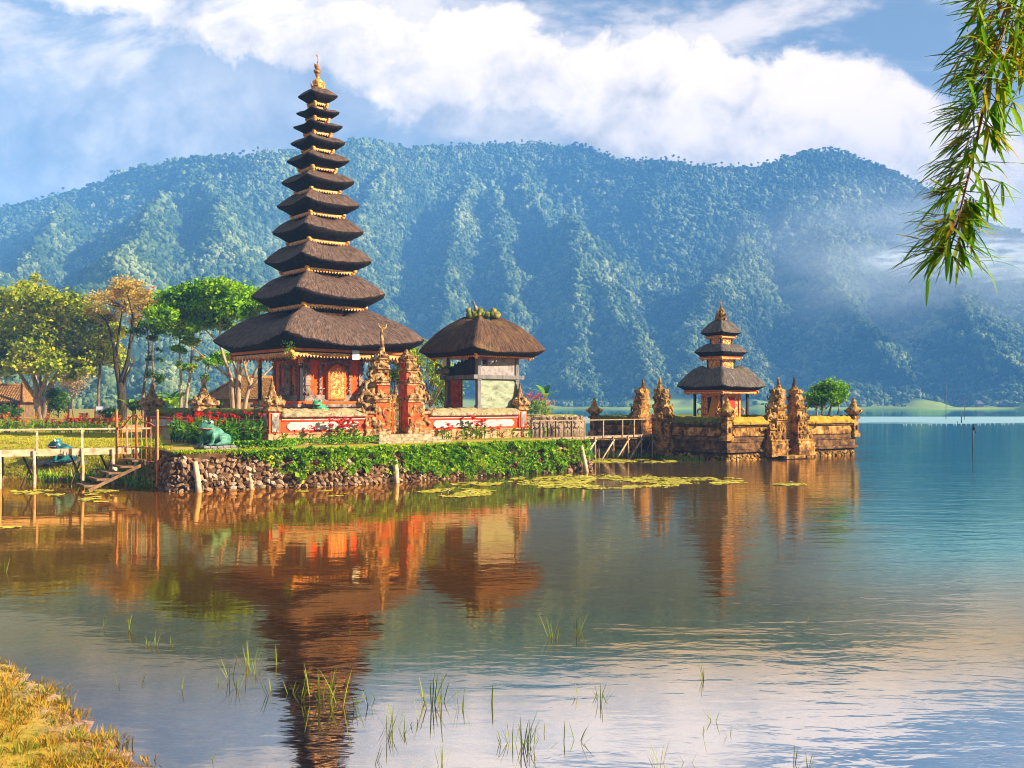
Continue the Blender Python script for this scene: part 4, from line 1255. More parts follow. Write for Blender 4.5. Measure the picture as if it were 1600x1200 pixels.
# ------------------------------------------------------------------ small island tower
IC = C2.at(5.9, 5.9)
ID_ = IC[1]
tw = thing('island_shrine_tower', 'small temple tower with three grey thatched roofs standing on the stone island', 'tower', (IC[0], IC[1], 1.3), C2.rz)
zi = lambda y, D=ID_: CH + (HOR - y) / F * D - 1.3
IS = F / ID_
spec = [(72, 602, 572, 610), (43.2, 549.5, 536.5, 557.5), (33.3, 519.5, 498, 525)]
prev = None
for i, (hw, tip, top, bot) in enumerate(spec):
    Rc = hw / IS
    hb_ = Rc / math.sqrt(2)
    rt = (0.42, 0.42, 0.13)[i]
    zt, ztp, zb = zi(tip), zi(top, ID_ - .6), zi(bot)
    thatch_roof('thatched_roof', Rc, zt, ztp + .03, zb, rt, 0.79 - .05 * i, M['thatch_grey'], tw, N=140, seed=50 + i, sag=0.045)
    eave_trim(hb_ * (0.78 - .05 * i), zb + .03, .26 - .03 * i, tw, mats=[M['orange'], M['rediron'], M['gold']])
    if i:
        hx_ = (20 if i == 1 else 15.5) / IS / math.sqrt(2)
        z0 = prev - .25
        b = MB()
        for a in (-1, 1):
            for c_ in (-1, 1):
                b.box(a * hx_ - .055, a * hx_ + .055, c_ * hx_ - .055, c_ * hx_ + .055, z0, zb, 0)
        b.box(-hx_, hx_, -hx_, hx_, z0, z0 + .06, 0)
        fr_ = b.build('tier_frame', M['darkwood'], tw)
        zpan = prev + (zb - prev) * .62
        for sd_ in range(4):
            p = MB(); co, si = math.cos(sd_ * math.pi / 2), math.sin(sd_ * math.pi / 2)
            p.box(-hx_ + .055, hx_ - .055, -hx_ - .02, -hx_ + .03, z0 + .07, zpan, 0)
            p.box(-hx_ + .05, hx_ - .05, -hx_ - .035, -hx_ + .035, zpan, zpan + .05, 1)
            rr = random.Random(sd_ + i)
            for q in range(14):
                p.blob((rr.uniform(-.8, .8) * hx_, -hx_ - .025, rr.uniform(z0 + .15, zpan - .05)), (.10, .03, .05), q, .5, 1, 0, Matrix.Rotation(rr.uniform(0, 3), 3, 'Y'))
            p.v = [(x * co - y * si, x * si + y * co, z) for x, y, z in p.v]
            p.build('carved_panel', [M['gold_red'], M['gold']], fr_)
    prev = ztp
b = MB(); flame(b, 0, 0, zi(500), (500 - 476) / IS, .34, 4); b.build('finial', M['islet'], tw)
b = MB(); z9 = zi(476); b.tube([(0, 0, z9 - .05), (0, 0, z9 + .08), (-.1, 0, z9 + .18), (-.16, 0, z9 + .16)], [.03, .03, .02, .01], 5); b.tube([(0, 0, z9 + .08), (.1, 0, z9 + .2)], [.025, .01], 5); b.build('vane', M['orange'], tw)
zb0 = spec[0]; ze = zi(612)
b = MB(); b.box(-1.5, 1.5, -1.5, 1.5, -.6, .25, 0); b.box(-1.25, 1.25, -1.25, 1.25, .25, .62, 0); b.box(-1.32, 1.32, -1.32, 1.32, .62, .74, 0); b.build('plinth', M['islet'], tw, .03)
b = MB(); b.box(-.95, .95, -.95, .95, .74, 1.0, 1); b.box(-.85, .85, -.85, .85, 1.0, ze + .2, 0); sh = b.build('shrine_body', [M['gold_red'], M['orange']], tw, .01)
for sd_ in range(2):
    p = MB(); co, si = math.cos(-sd_ * math.pi / 2), math.sin(-sd_ * math.pi / 2)
    for x in (-.80, .80): p.box(x - .09, x + .09, -.93, -.85, 1.0, ze, 0)
    p.box(-.85, .85, -.92, -.85, ze - .3, ze - .1, 0)
    for q in range(8): p.blob((-.75 + q * .21, -.92, 1.1), (.12, .08, .14), q, .5, 1)
    for sx_ in (-1, 1): curl(p, sx_ * .95, -.85, 1.0, .5, sx_)
    p.v = [(x * co - y * si, x * si + y * co, z) for x, y, z in p.v]
    p.build('gilded_carving', M['gold'], tw)
    p = MB(); p.box(-.32, .32, -.91, -.85, 1.06, ze - .35, 0); p.v = [(x * co - y * si, x * si + y * co, z) for x, y, z in p.v]
    p.build('shrine_door', M['rediron'] if sd_ == 0 else M['darkwood'], tw)
for a in (-1, 1):
    for c_ in (-1, 1):
        b = MB(); q = 40 / IS / math.sqrt(2) * 1.0
        b.box(a * q - .07, a * q + .07, c_ * q - .07, c_ * q + .07, -.1, ze + .15, 0); b.box(a * q - .14, a * q + .14, c_ * q - .14, c_ * q + .14, -.3, .1, 1)
        b.build('eave_post', [M['darkwood'], M['islet']], tw, .006)
# yellow cloth hung over the shrine front
vs = []
cb = MB(); nseg = 12
for i in range(nseg + 1):
    t = i / nseg
    for k in range(7):
        s_ = k / 6
        cb.v.append((-.99 - .62 * t ** 1.6 - .05 * math.sin(s_ * 9), -.15 - .75 * s_ * (1 - .25 * t) + .55 * t * .3, ze - .35 - t * 2.0 + .04 * math.sin(s_ * 7)))
for i in range(nseg):
    for k in range(6):
        cb.f.append((i * 7 + k, i * 7 + k + 1, (i + 1) * 7 + k + 1, (i + 1) * 7 + k)); cb.mi.append(0); cb.sm.append(True)
o = cb.build('draped_cloth', mottled('saffron_cloth', [(0.3, (0.52, 0.17, 0.010)), (0.7, (0.66, 0.28, 0.02))], 2, 0.8, 0.3, 0.02), tw)
sf = o.modifiers.new('thick', 'SOLIDIFY'); sf.thickness = .03

# ================================================================== WALLS, GATES, PILLARS
def hexpanel(b, x0, x1, z0, z1, y0, y1, mi):
    e = (z1 - z0) * .5
    b.prism([(x0 + e * .8, z0), (x1 - e * .8, z0), (x1, z0 + e * .7), (x1, z1 - e * .7), (x1 - e * .8, z1), (x0 + e * .8, z1), (x0, z1 - e * .7), (x0, z0 + e * .7)], y0, y1, mi)


def capstone(name, x0, x1, yw, z0, z1, mat, parent, seed, over=.16):
    """rough sloping capping course with an uneven top"""
    n = max(6, int((x1 - x0) / .13)); vs, fs = [], []
    prof = [(-yw - over, z0), (-yw - over - .02, z0 + (z1 - z0) * .35), (-yw * .55, z1 * .96 + z0 * .04), (yw * .55, z1), (yw + over, z0 + (z1 - z0) * .35), (yw + over, z0)]
    pr = []
    for a, b_ in zip(prof, prof[1:]):
        for q in range(3): pr.append((a[0] + (b_[0] - a[0]) * q / 3, a[1] + (b_[1] - a[1]) * q / 3))
    pr.append(prof[-1]); k = len(pr)
    for i in range(n + 1):
        x = x0 + (x1 - x0) * i / n
        for j, (y, z) in enumerate(pr):
            q = .075 if 0 < j < k - 1 else .01
            d = mnoise.noise(Vector((x * 4.1, y * 4 + seed, z * 4))) * q + mnoise.noise(Vector((x * 1.2, y * 2 + seed, z * 2))) * q * .8
            vs.append((x, y * (1 + d * .4), z + d))
    for i in range(n):
        for j in range(k - 1): fs.append((i * k + j, (i + 1) * k + j, (i + 1) * k + j + 1, i * k + j + 1))
        fs.append((i * k + k - 1, (i + 1) * k + k - 1, (i + 1) * k, i * k))
    fs.append(tuple(range(k))); fs.append(tuple(n * k + j for j in range(k - 1, -1, -1)))
    b = MB(); b.add(vs, fs, 0, True)
    return b.build(name, mat, parent)


def court_wall(name, label, F_, x0, x1, rz_extra, origin, cap_mat, seed, grp=None, zb=-.4):
    """wall of the main court running along local x from x0 to x1"""
    t = thing(name, label, 'wall', origin, F_.rz + rz_extra, grp)
    b = MB()
    b.box(x0, x1, -.36, .36, zb, .42, 0); b.box(x0, x1, -.40, .40, .42, .50, 0)
    b.build('wall_base', M['base'], t, .02)
    b = MB()
    b.box(x0, x1, -.24, .24, .50, 1.02, 0); b.box(x0, x1, -.31, .31, .50, .56, 0)
    b.box(x0, x1, -.28, .28, 1.02, 1.08, 0); b.box(x0, x1, -.33, .33, 1.13, 1.20, 0)
    b.build('brick_course', M['redtrim'], t, .008)
    b = MB(); b.box(x0, x1, -.31, .31, 1.08, 1.13, 0); b.build('white_course', M['plaster'], t)
    for s_ in (-1, 1):
        b = MB(); hexpanel(b, x0 + .28, x1 - .28, .60, .98, min(s_ * .245, s_ * .285), max(s_ * .245, s_ * .285), 0); b.build('pale_panel', M['plaster'], t, .01)
    capstone('capstone', x0, x1, .30, 1.20, 1.58, cap_mat, t, seed)
    return t


def court_pillar(label, pos, rz, s, mat, top, grp, ball=False, seed=0, zb=-.4):
    """corner pillar: medallions on the shaft, stepped carved crown with curled leaves"""
    t = thing('wall_pillar', label, 'pillar', pos, rz, grp)
    b = MB(); b.box(-s - .06, s + .06, -s - .06, s + .06, zb, .48, 0); b.box(-s, s, -s, s, .48, 1.46, 1); b.build('shaft', [M['base'], M['redbrick']], t, .02)
    for sd_ in range(4):
        p = MB(); co, si = math.cos(sd_ * math.pi / 2), math.sin(sd_ * math.pi / 2)
        hexpanel(p, -s * .62, s * .62, .56, 1.38, -s - .05, -s + .01, 0)
        p.v = [(x * co - y * si, x * si + y * co, z) for x, y, z in p.v]
        p.build('medallion', M['plaster'], t, .01)
    c = MB()
    w_ = top
    c.box(-w_, w_, -w_, w_, 1.46, 1.60, 0); c.box(-w_ * .78, w_ * .78, -w_ * .78, w_ * .78, 1.60, 1.74, 0); c.box(-w_ * 1.02, w_ * 1.02, -w_ * 1.02, w_ * 1.02, 1.74, 1.86, 0)
    c.box(-w_ * .7, w_ * .7, -w_ * .7, w_ * .7, 1.86, 2.06, 0, .05); c.box(-w_ * .5, w_ * .5, -w_ * .5, w_ * .5, 2.06, 2.26, 0, .05)
    for sx_ in (-1, 1):
        for sy_ in (-1, 1):
            horn(c, sx_ * w_ * .80, sy_ * w_ * .80, 1.74, sx_ * .5, sy_ * .5, .24); c.blob((sx_ * w_ * .8, sy_ * w_ * .8, 1.86), (.13, .13, .15), seed, .5, 2)
            horn(c, sx_ * w_ * .5, sy_ * w_ * .5, 2.02, sx_ * .5, sy_ * .5, .19)
    for q in range(4):
        a = q * math.pi / 2
        c.blob((math.cos(a) * w_ * .8, math.sin(a) * w_ * .8, 1.93), (.19, .19, .24), q + seed, .5, 2); curl(c, 0, math.sin(a) * w_ * .9, 1.62, .22, (-1) ** q, .8, .3)
        horn(c, math.cos(a) * w_ * .9, math.sin(a) * w_ * .9, .46, math.cos(a) * .5, math.sin(a) * .5, .22)
    c.lathe([(w_ * .42, 2.2), (w_ * .46, 2.32), (w_ * .26, 2.44), (w_ * .34, 2.54), (w_ * .16, 2.70), (w_ * .2, 2.78), (.03, 2.98)], (0, 0, 0), 10)
    weather(c.build('crown', mat, t), .035, .05, .12)
    if ball:
        c = MB(); c.lathe([(.05, 2.78), (.12, 2.86), (.15, 2.96), (.10, 3.06), (.06, 3.12), (.02, 3.30)], (0, 0, 0), 10); c.build('finial', M['base'], t)
        c = MB(); c.box(-s * 1.25, s * 1.25, -s * 1.25, s * 1.25, 1.47, 1.58, 0); c.build('red_band', M['redtrim'], t)
    return t


FO = lambda x, y: C1.at(x, y, GB)
court_wall('court_wall', 'front court wall with pale panel between corner pillar and left side of the split gate', C1, .32, 4.72, 0, FO(0, 0), M['cap'], 1)
court_wall('court_wall', 'front court wall with pale panel below the pavilion, right of the split gate', C1, 8.46, 14.42, 0, FO(0, 0), M['cap'], 2)
LW = Frame(C1.o.x, C1.o.y, C1.rz + R(90))
court_wall('court_wall', 'shaded side court wall behind the red cannas, between corner pillar and tiered pillar', C1, .34, 6.9, R(90), FO(0, 0), M['mosscap'], 3)
court_wall('court_wall', 'shaded side court wall farther back behind the orange gate', C1, 7.9, 13.9, R(90), FO(0, 0), M['mosscap'], 4)
court_wall('court_wall', 'back part of the court wall glimpsed behind the pavilion', C1, .34, 9.0, R(90), C1.at(14.8, 0, GB), M['mosscap'], 5)
PG = 'carved pillars of the court wall'
court_pillar('carved pillar at the near corner of the court, beside the red flowers', FO(0, 0), C1.rz, .29, M['mossy'], .40, PG, seed=1)
court_pillar('carved pillar at the right end of the court wall, below the pavilion', FO(14.8, 0), C1.rz, .29, M['mossy'], .38, PG, seed=2)
court_pillar('dark wide-topped pillar with round finial behind the light green frog', FO(0, 7.4), C1.rz, .34, M['mossy'], .58, PG, True, 3)
court_pillar('dark wide-topped pillar at the far left end of the court wall', FO(0, 14.4), C1.rz, .34, M['mossy'], .58, PG, False, 4)
court_pillar('small dark pillar top seen between split gate and pavilion', FO(13.0, 9.4), C1.rz, .30, M['mossy'], .46, PG, False, 5)


def gate_half(label, pos, rz, side, H, stone, brick, spire, grp, seed, wing=True):
    """one tower of a split gate: flat inner face at local x=0, steps outward to side*x"""
    t = thing('split_gate_tower', label, 'gate', pos, rz, grp)
    k = H / 4.6
    s = side

    def bx(b, x0, x1, d, z0, z1, mi=0, ins=0.0):
        a, c = sorted((s * x0, s * x1))
        b.box(a, c, -d, d, z0, z1, mi, ins)
    cb = MB()
    bx(cb, .0, .80, .42, .55 * k, 1.95 * k); bx(cb, .0, .66, .36, 1.95 * k, 2.75 * k); bx(cb, .0, .54, .30, 2.75 * k, 3.35 * k); bx(cb, 0, .42, .26, 3.35 * k, 3.8 * k)
    if wing: bx(cb, .80, 1.32, .34, .55 * k, 1.3 * k)
    cb.build('brick_core', brick, t, .015)
    g = MB()
    bx(g, -.04, 1.45, .56, -.5, .30 * k); bx(g, -.03, 1.38 if wing else .95, .50, .30 * k, .58 * k)
    for x1, d, z in ((.92, .50, 1.86), (.78, .44, 2.66), (.66, .38, 3.28), (.52, .33, 3.74)):
        bx(g, .0, x1 - .06, d - .05, z * k, (z + .09) * k); bx(g, -.02, x1, d, (z + .09) * k, (z + .19) * k); bx(g, .0, x1 - .1, d - .08, (z + .19) * k, (z + .26) * k)
        for sy_ in (-1, 1):
            horn(g, s * (x1 - .08), sy_ * (d - .06), (z + .12) * k, s * .5, sy_ * .4, .25)
            horn(g, s * .04, sy_ * (d - .04), (z + .12) * k, 0.0, sy_ * .6, .18)
            for q in range(3):
                g.blob((s * (.12 + q * .22 * x1), sy_ * d, (z + .26) * k), (.12, .09, .13), seed + q, .5, 1)
    # carved masks and leaf work on the faces
    rr = random.Random(seed)
    for sy_ in (-1, 1):
        for z, w_, d in ((.72, .75, .42), (1.42, .72, .42), (2.15, .55, .36), (2.95, .44, .30), (3.5, .32, .26)):
            for q in range(5):
                g.blob((s * (.08 + rr.random() * w_ * 1.15), sy_ * d, (z + rr.uniform(-.28, .34)) * k), (rr.uniform(.07, .18), .11, rr.uniform(.07, .2)), seed * 31 + q, .6, 1)
            g.blob((s * w_ * .92, sy_ * d * .9, (z + .05) * k), (.16, .12, .25 * k), seed + 7, .6, 2)
            curl(g, s * w_ * .45, sy_ * (d + .01), (z - .18) * k, .26, s if rr.random() > .4 else -s, .8, .28)
    if wing:
        bx(g, .78, 1.42, .42, 1.26 * k, 1.40 * k)
        for q in range(3): g.blob((s * (.9 + .2 * q), -.36, (.8 + .2 * (q % 2)) * k), (.14, .1, .16), q + seed, .6, 1)
        for z, x, sz in ((1.38, .98, .74), (2.0, .78, .66), (2.72, .62, .50), (3.3, .46, .40)):
            for yo in (-.14, .14):
                curl(g, s * x, yo, z * k, sz * k, s, .82, .34)
            g.blob((s * (x + .02), 0, (z + .15) * k), (.30, .30, .42 * k), seed + int(z * 9), .6, 2); g.blob((s * (x - .12), 0, (z + .5) * k), (.26, .26, .34 * k), seed + int(z * 7), .6, 2)
        for sy_ in (-1, 1): horn(g, s * 1.36, sy_ * .34, 1.34 * k, s * .8, sy_ * .5, .34)
    # pointed crown
    flame(g, s * .22, 0, 3.92 * k, (H - 3.92 * k) * .72, .27, seed)
    if spire:
        g.tube([(s * .20, 0, 4.3 * k), (s * .16, 0, H * .96), (s * .22, 0, H + spire * .6), (s * .14, 0, H + spire)], [.16, .12, .07, .04], 7)
        if spire < .5: flame(g, s * .62, 0, 3.25 * k, .95 * k, .20, seed + 3)
        else: horn(g, s * .16, 0, H + spire * .85, -1, 0, .24); horn(g, s * .16, 0, H + spire * .85, 1, 0.1, .26)
    mo = MB()
    for x1, d, z in ((.92, .50, 1.86), (.78, .44, 2.66), (.66, .38, 3.28), (.52, .33, 3.74)):
        bx(mo, -.03, x1 + .05, d + .04, (z + .10) * k, (z + .165) * k); bx(mo, -.02, x1 - .02, d - .02, (z - .03) * k, (z + .02) * k)
    bx(mo, -.05, 1.40 if wing else .98, .53, .50 * k, .57 * k); bx(mo, -.06, 1.48, .59, .24 * k, .32 * k)
    mo.build('moulding', stone, t, .012)
    weather(g.build('carved_stone', stone, t), .030, .06, .11)
    return t


GG = 'tall split gate towers of the court'
gate_half('tall carved split gate tower with a thin spire, left side of the court entrance', C1.at(6.02, 0, GB), C1.rz, -1, 4.75, M['mossy'], M['oldbrick'], .85, GG, 11)
gate_half('carved split gate tower with broken top, right side of the court entrance', C1.at(7.08, 0, GB), C1.rz, 1, 4.75, M['mossy'], M['oldbrick'], 0, GG, 12)
# gilded iron gate between them
ig = thing('iron_gate', 'gilded iron double gate closed between the two split gate towers', 'gate', C1.at(6.55, .15, GB + .35), C1.rz)
for s_ in (-1, 1):
    b = MB()
    for q in range(6):
        x = s_ * (.04 + q * .085); h_ = 1.55 + .28 * (1 - q / 5)
        b.tube([(x, 0, .05), (x, 0, h_)], .014, 5); b.blob((x, 0, h_ + .05), (.025, .02, .07), q, 0, 1)
    for z in (.1, .55, 1.1, 1.5): b.box(min(s_ * .02, s_ * .48), max(s_ * .02, s_ * .48), -.012, .012, z, z + .035)
    for z in (.2, .68, 1.18):
        for q in range(2): curl(b, s_ * (.14 + q * .16), -.01, z, .16, s_ * (-1) ** q, .9, .16)
    b.build('gate_leaf', M['yellowiron'], ig)
b = MB(); b.box(-.025, .025, -.03, .03, 0, 1.62, 0); b.build('gate_stile', M['redtrim'], ig)
# entrance steps
st = thing('stone_steps', 'worn stone steps leading up to the split gate', 'steps', C1.at(6.55, -.6, GB - .1), C1.rz)
for q in range(3):
    b = MB(); w_ = 1.55 + .28 * q; b.box(-w_, w_, -.45 - .42 * q, .2, .0 - .02, .44 - .145 * q, 0); b.build('step', M['cap'], st, .025)

# ------------------------------------------------------------------ stone embankment of the court
def embankment(name, label, path, ztop, parent=None, seed=0, smin=.11, smax=.25, mats=None, rows=6, lean=.25):
    """retaining wall along a waterline path: earth core with projecting stones"""
    b = MB(); rr = random.Random(seed)
    pts = [Vector((p[0], p[1], 0)) for p in path]
    L = [0]
    for a, c in zip(pts, pts[1:]): L.append(L[-1] + (c - a).length)

    def pos(s_):
        for i in range(len(pts) - 1):
            if s_ <= L[i + 1] or i == len(pts) - 2:
                d = (pts[i + 1] - pts[i]).normalized()
                return pts[i] + d * (s_ - L[i]), d
    n = int(L[-1] / .35) + 1
    vs, fs = [], []
    k = 9
    for i in range(n + 1):
        p, d = pos(L[-1] * i / n)
        out = Vector((d.y, -d.x, 0))
        for j in range(k):
            t = j / (k - 1)
            if j < k - 1:
                z = -.9 + (ztop + .9) * t * (k - 1) / (k - 2); z = min(z, ztop)
                off = -lean * max(0, z) / ztop * 1.0 + .06 * mnoise.noise(Vector((p.x * 2, p.y * 2, z * 2 + seed)))
            else:
                z = ztop - .05; off = -.9
            q = p + out * off
            vs.append((q.x, q.y, z + (.05 * mnoise.noise(Vector((p.x * 3, p.y * 3, seed))) if j >= k - 2 else 0)))
    for i in range(n):
        for j in range(k - 1): fs.append((i * k + j, (i + 1) * k + j, (i + 1) * k + j + 1, i * k + j + 1))
    b.add(vs, fs, 1, True)
    s_ = 0
    zr_ = -.15
    while zr_ < ztop - .16:
        s_ = rr.uniform(0, .2); rowh = rr.uniform(smin, smax) * .9
        while s_ < L[-1]:
            r0 = smin + (smax - smin) * rr.random() ** 1.3 * 1.25
            p, d = pos(min(s_, L[-1] - .01)); out = Vector((d.y, -d.x, 0))
            z = zr_ + rr.uniform(-.06, .06) + rowh * .5
            if z < ztop - .14 and rr.random() > .05:
                q = p + out * (-lean * max(0, z) / ztop + .0)
                ang = math.atan2(d.y, d.x)
                k0 = len(b.sm); b.blob((q.x, q.y, z), (r0 * .62, .11, rowh * rr.uniform(.42, .78)), rr.randint(0, 9999), .75, 1, 0, Matrix.Rotation(ang, 3, 'Z') @ Matrix.Rotation(rr.uniform(-.9, .9), 3, 'Y'), 1.15); b.sm[k0:] = [False] * (len(b.sm) - k0)
            s_ += r0 * 1.06
        zr_ += rowh * .95
    o = b.build(name, mats or [M['rock'], M['earth']], parent)
    if label: tag(o, label, 'wall')
    return o


EMB = [(-14.9, 39.0), (-12.85, 35.55), (-12.5, 35.05), (-12.0, 34.95), (-9.4, 36.3), (-7.0, 37.4), (-4.8, 39.5), (-2.4, 41.7), (-.06, 43.8), (2.0, 45.2), (3.75, 46.25), (3.9, 46.9), (3.5, 48.6), (1.9, 51.5)]
embankment('stone_embankment', 'rubble stone embankment holding up the temple court above the brown water', EMB, 1.38, None, 3)
# timber stakes leaning on the stones
for px0, px1, y0, y1, Y in ((305, 311, 722, 768, 35.3), (387, 394, 722, 766, 36.4), (617, 620, 718, 753, 39.5), (908, 917, 697, 735, 46.0)):
    a = pix(px0, y0, Y - .05); c = pix(px1, y1 + 8, Y - .35)
    b = MB(); b.tube([a, (a + c) / 2 + Vector((.02, 0, 0)), c], [.10, .11, .12], 8)
    for v_ in range(1): pass
    tag(b.build('timber_stake', M['bamboo']), {305: 'timber stake leaning on the embankment right below the light green frog', 387: 'timber stake leaning on the bare stones left of the creepers', 617: 'timber stake half hidden in the creepers of the embankment', 908: 'timber stake at the right end of the embankment by the footbridge'}[px0], 'stake', 'stakes along the embankment')


# ------------------------------------------------------------------ island shrine platform and walls
SZ = 11.8
isl = thing('island_platform', 'square stone platform rising from the lake under the small tower', 'platform', C2.at(0, 0, 0), C2.rz)
b = MB(); b.box(.05, SZ - .05, .05, SZ - .05, -1.2, .42, 0); b.build('core', M['earth'], isl)
fr_ = Frame(0, 0, 0)
embankment('rubble_footing', None, [(0, SZ), (0, 0), (SZ, 0), (SZ, SZ)], .46, isl, 8, .14, .30, [M['islet'], M['earth']], lean=.05)
b = MB(); b.box(-.16, SZ + .16, -.16, SZ + .16, .44, .60, 0); b.box(-.02, SZ + .02, -.02, SZ + .02, .60, 1.02, 0); b.box(-.08, SZ + .08, -.08, SZ + .08, 1.02, 1.12, 0)
o = b.build('ledge_course', M['isletdark'], isl, .03)
for s_, a0 in ((0, 3.4), (0, 0)): pass
# landing slab at the foot of the right gate
b = MB(); b.box(-.85, .85, -.95, 0.0, .02, .20, 0); b.box(-.75, .75, -.75, 0, -.9, .02, 0)
tag(b.build('landing_slab', M['islet'], None, .03, C2.at(4.6, -.22, 0)), 'stone landing slab at the water in front of the island gate', 'slab'); bpy.context.scene.objects['landing_slab'].rotation_euler = (0, 0, C2.rz)


def island_wall(label, x0, x1, rz_extra, origin, cap, seed, grp):
    t = thing('island_wall', label, 'wall', origin, C2.rz + rz_extra, grp)
    b = MB(); b.box(x0, x1, -.22, .22, 1.12, 1.30, 0); b.box(x0, x1, -.14, .14, 1.30, 1.92, 0); b.box(x0, x1, -.24, .24, 1.92, 2.02, 0); b.build('wall_core', M['isletdark'], t, .02)
    for s_ in (-1, 1):
        b = MB(); hexpanel(b, x0 + .12, x1 - .12, 1.36, 1.86, min(s_ * .142, s_ * .22), max(s_ * .142, s_ * .22), 0); b.build('carved_panel', M['islet'], t, .03)
    capstone('capstone', x0, x1, .22, 2.02, 2.48, cap, t, seed, .12)
    return t


IW = 'walls round the island shrine'
gl0, gl1, gr0, gr1 = 4.9, 7.5, 3.7, 6.6
island_wall('sunlit island wall between near corner pillar and the right gate', .3, gr0, 0, C2.at(0, .14, 0), M['isletcap'], 11, IW)
island_wall('sunlit island wall right of the right gate, under the small tree', gr1, SZ - .3, 0, C2.at(0, .14, 0), M['isletcap'], 12, IW)
island_wall('shaded island wall between near corner pillar and the left gate', .3, gl0, R(90), C2.at(.14, 0, 0), M['mosscap'], 13, IW)
island_wall('shaded island wall left of the left gate, behind the footbridge', gl1, SZ - .3, R(90), C2.at(.14, 0, 0), M['mosscap'], 14, IW)
island_wall('back wall of the island along the open lake', .3, SZ - .3, 0, C2.at(0, SZ - .14, 0), M['mosscap'], 15, IW)
island_wall('far right side wall of the island', .3, SZ - .3, R(90), C2.at(SZ - .14, 0, 0), M['mosscap'], 16, IW)


def urn_pillar(label, x, y, seed):
    t = thing('island_pillar', label, 'pillar', C2.at(x, y, 0), C2.rz, 'corner pillars of the island wall')
    b = MB(); b.box(-.30, .30, -.30, .30, 1.12, 1.4, 0); b.box(-.22, .22, -.22, .22, 1.4, 2.3, 0); b.box(-.30, .30, -.30, .30, 2.3, 2.46, 0)
    for q in range(4): b.blob((math.cos(q * 1.57) * .24, math.sin(q * 1.57) * .24, 1.75), (.10, .10, .22), q, .5, 1)
    b.build('shaft', M['islet'], t, .02)
    c = MB(); c.lathe([(.16, 2.44), (.26, 2.52), (.44, 2.66), (.52, 2.80), (.46, 2.90), (.30, 3.02), (.20, 3.12), (.22, 3.2), (.13, 3.32), (.15, 3.40), (.09, 3.5), (.02, 3.68)], (0, 0, 0), 14)
    for q in range(8): horn(c, math.cos(q * .785) * .4, math.sin(q * .785) * .4, 2.72, math.cos(q * .785), math.sin(q * .785), .17)
    weather(c.build('urn_finial', M['islet'], t), .03, .05, .1)


urn_pillar('near corner pillar of the island with an urn finial', 0.05, 0.05, 1)
urn_pillar('right end pillar of the island with an urn finial, against open water', SZ - .05, 0.05, 2)
urn_pillar('far left pillar of the island with an ochre urn finial by the footbridge', .05, SZ - .05, 3)
IGp = 'split gate towers of the island'
gate_half('ochre lichened split gate tower of the island by the footbridge, nearer half', C2.at(0, 5.62, .62), C2.rz + R(90), -1, 3.95, M['islet'], M['islet'], .30, IGp, 21, True)
gate_half('ochre lichened split gate tower of the island by the footbridge, farther half', C2.at(0, 6.75, .62), C2.rz + R(90), 1, 3.95, M['islet'], M['islet'], .25, IGp, 22, True)
gate_half('split gate tower left of the island entrance that faces the camera', C2.at(4.62, 0, .62), C2.rz, -1, 3.9, M['islet'], M['islet'], .30, IGp, 23, True)
gate_half('split gate tower right of the island entrance, beside the small tree', C2.at(5.68, 0, .62), C2.rz, 1, 3.9, M['islet'], M['islet'], .34, IGp, 24, True)
for k_, (label, pos, rz, mt) in enumerate([('small red iron gate in the island entrance that faces the camera', C2.at(5.15, .1, 1.1), C2.rz, 'rediron'), ('small red iron gate in the island entrance at the footbridge', C2.at(.1, 6.2, 1.1), C2.rz + R(90), 'rediron')]):
    t = thing('iron_gate', label, 'gate', pos, rz, 'small iron gates of the island')
    for s_ in (-1, 1):
        b = MB()
        for q in range(6): b.tube([(s_ * (.05 + q * .085), 0, 0), (s_ * (.05 + q * .085), 0, 1.25 + .08 * (5 - q))], .014, 5)
        for z in (.1, .6, 1.15): b.box(min(s_ * .02, s_ * .5), max(s_ * .02, s_ * .5), -.012, .012, z, z + .03)
        for z in (.2, .7): curl(b, s_ * .2, -.01, z, .22, s_, .9, .14)
        b.build('gate_leaf', M['yellowiron'] if k_ == 0 else M['iron'], t)
    b = MB(); b.box(-.03, .03, -.035, .035, 0, 1.5, 0); b.box(-.14, .14, -.03, .03, 1.35, 1.41, 0); b.build('gate_stile', M[mt], t)

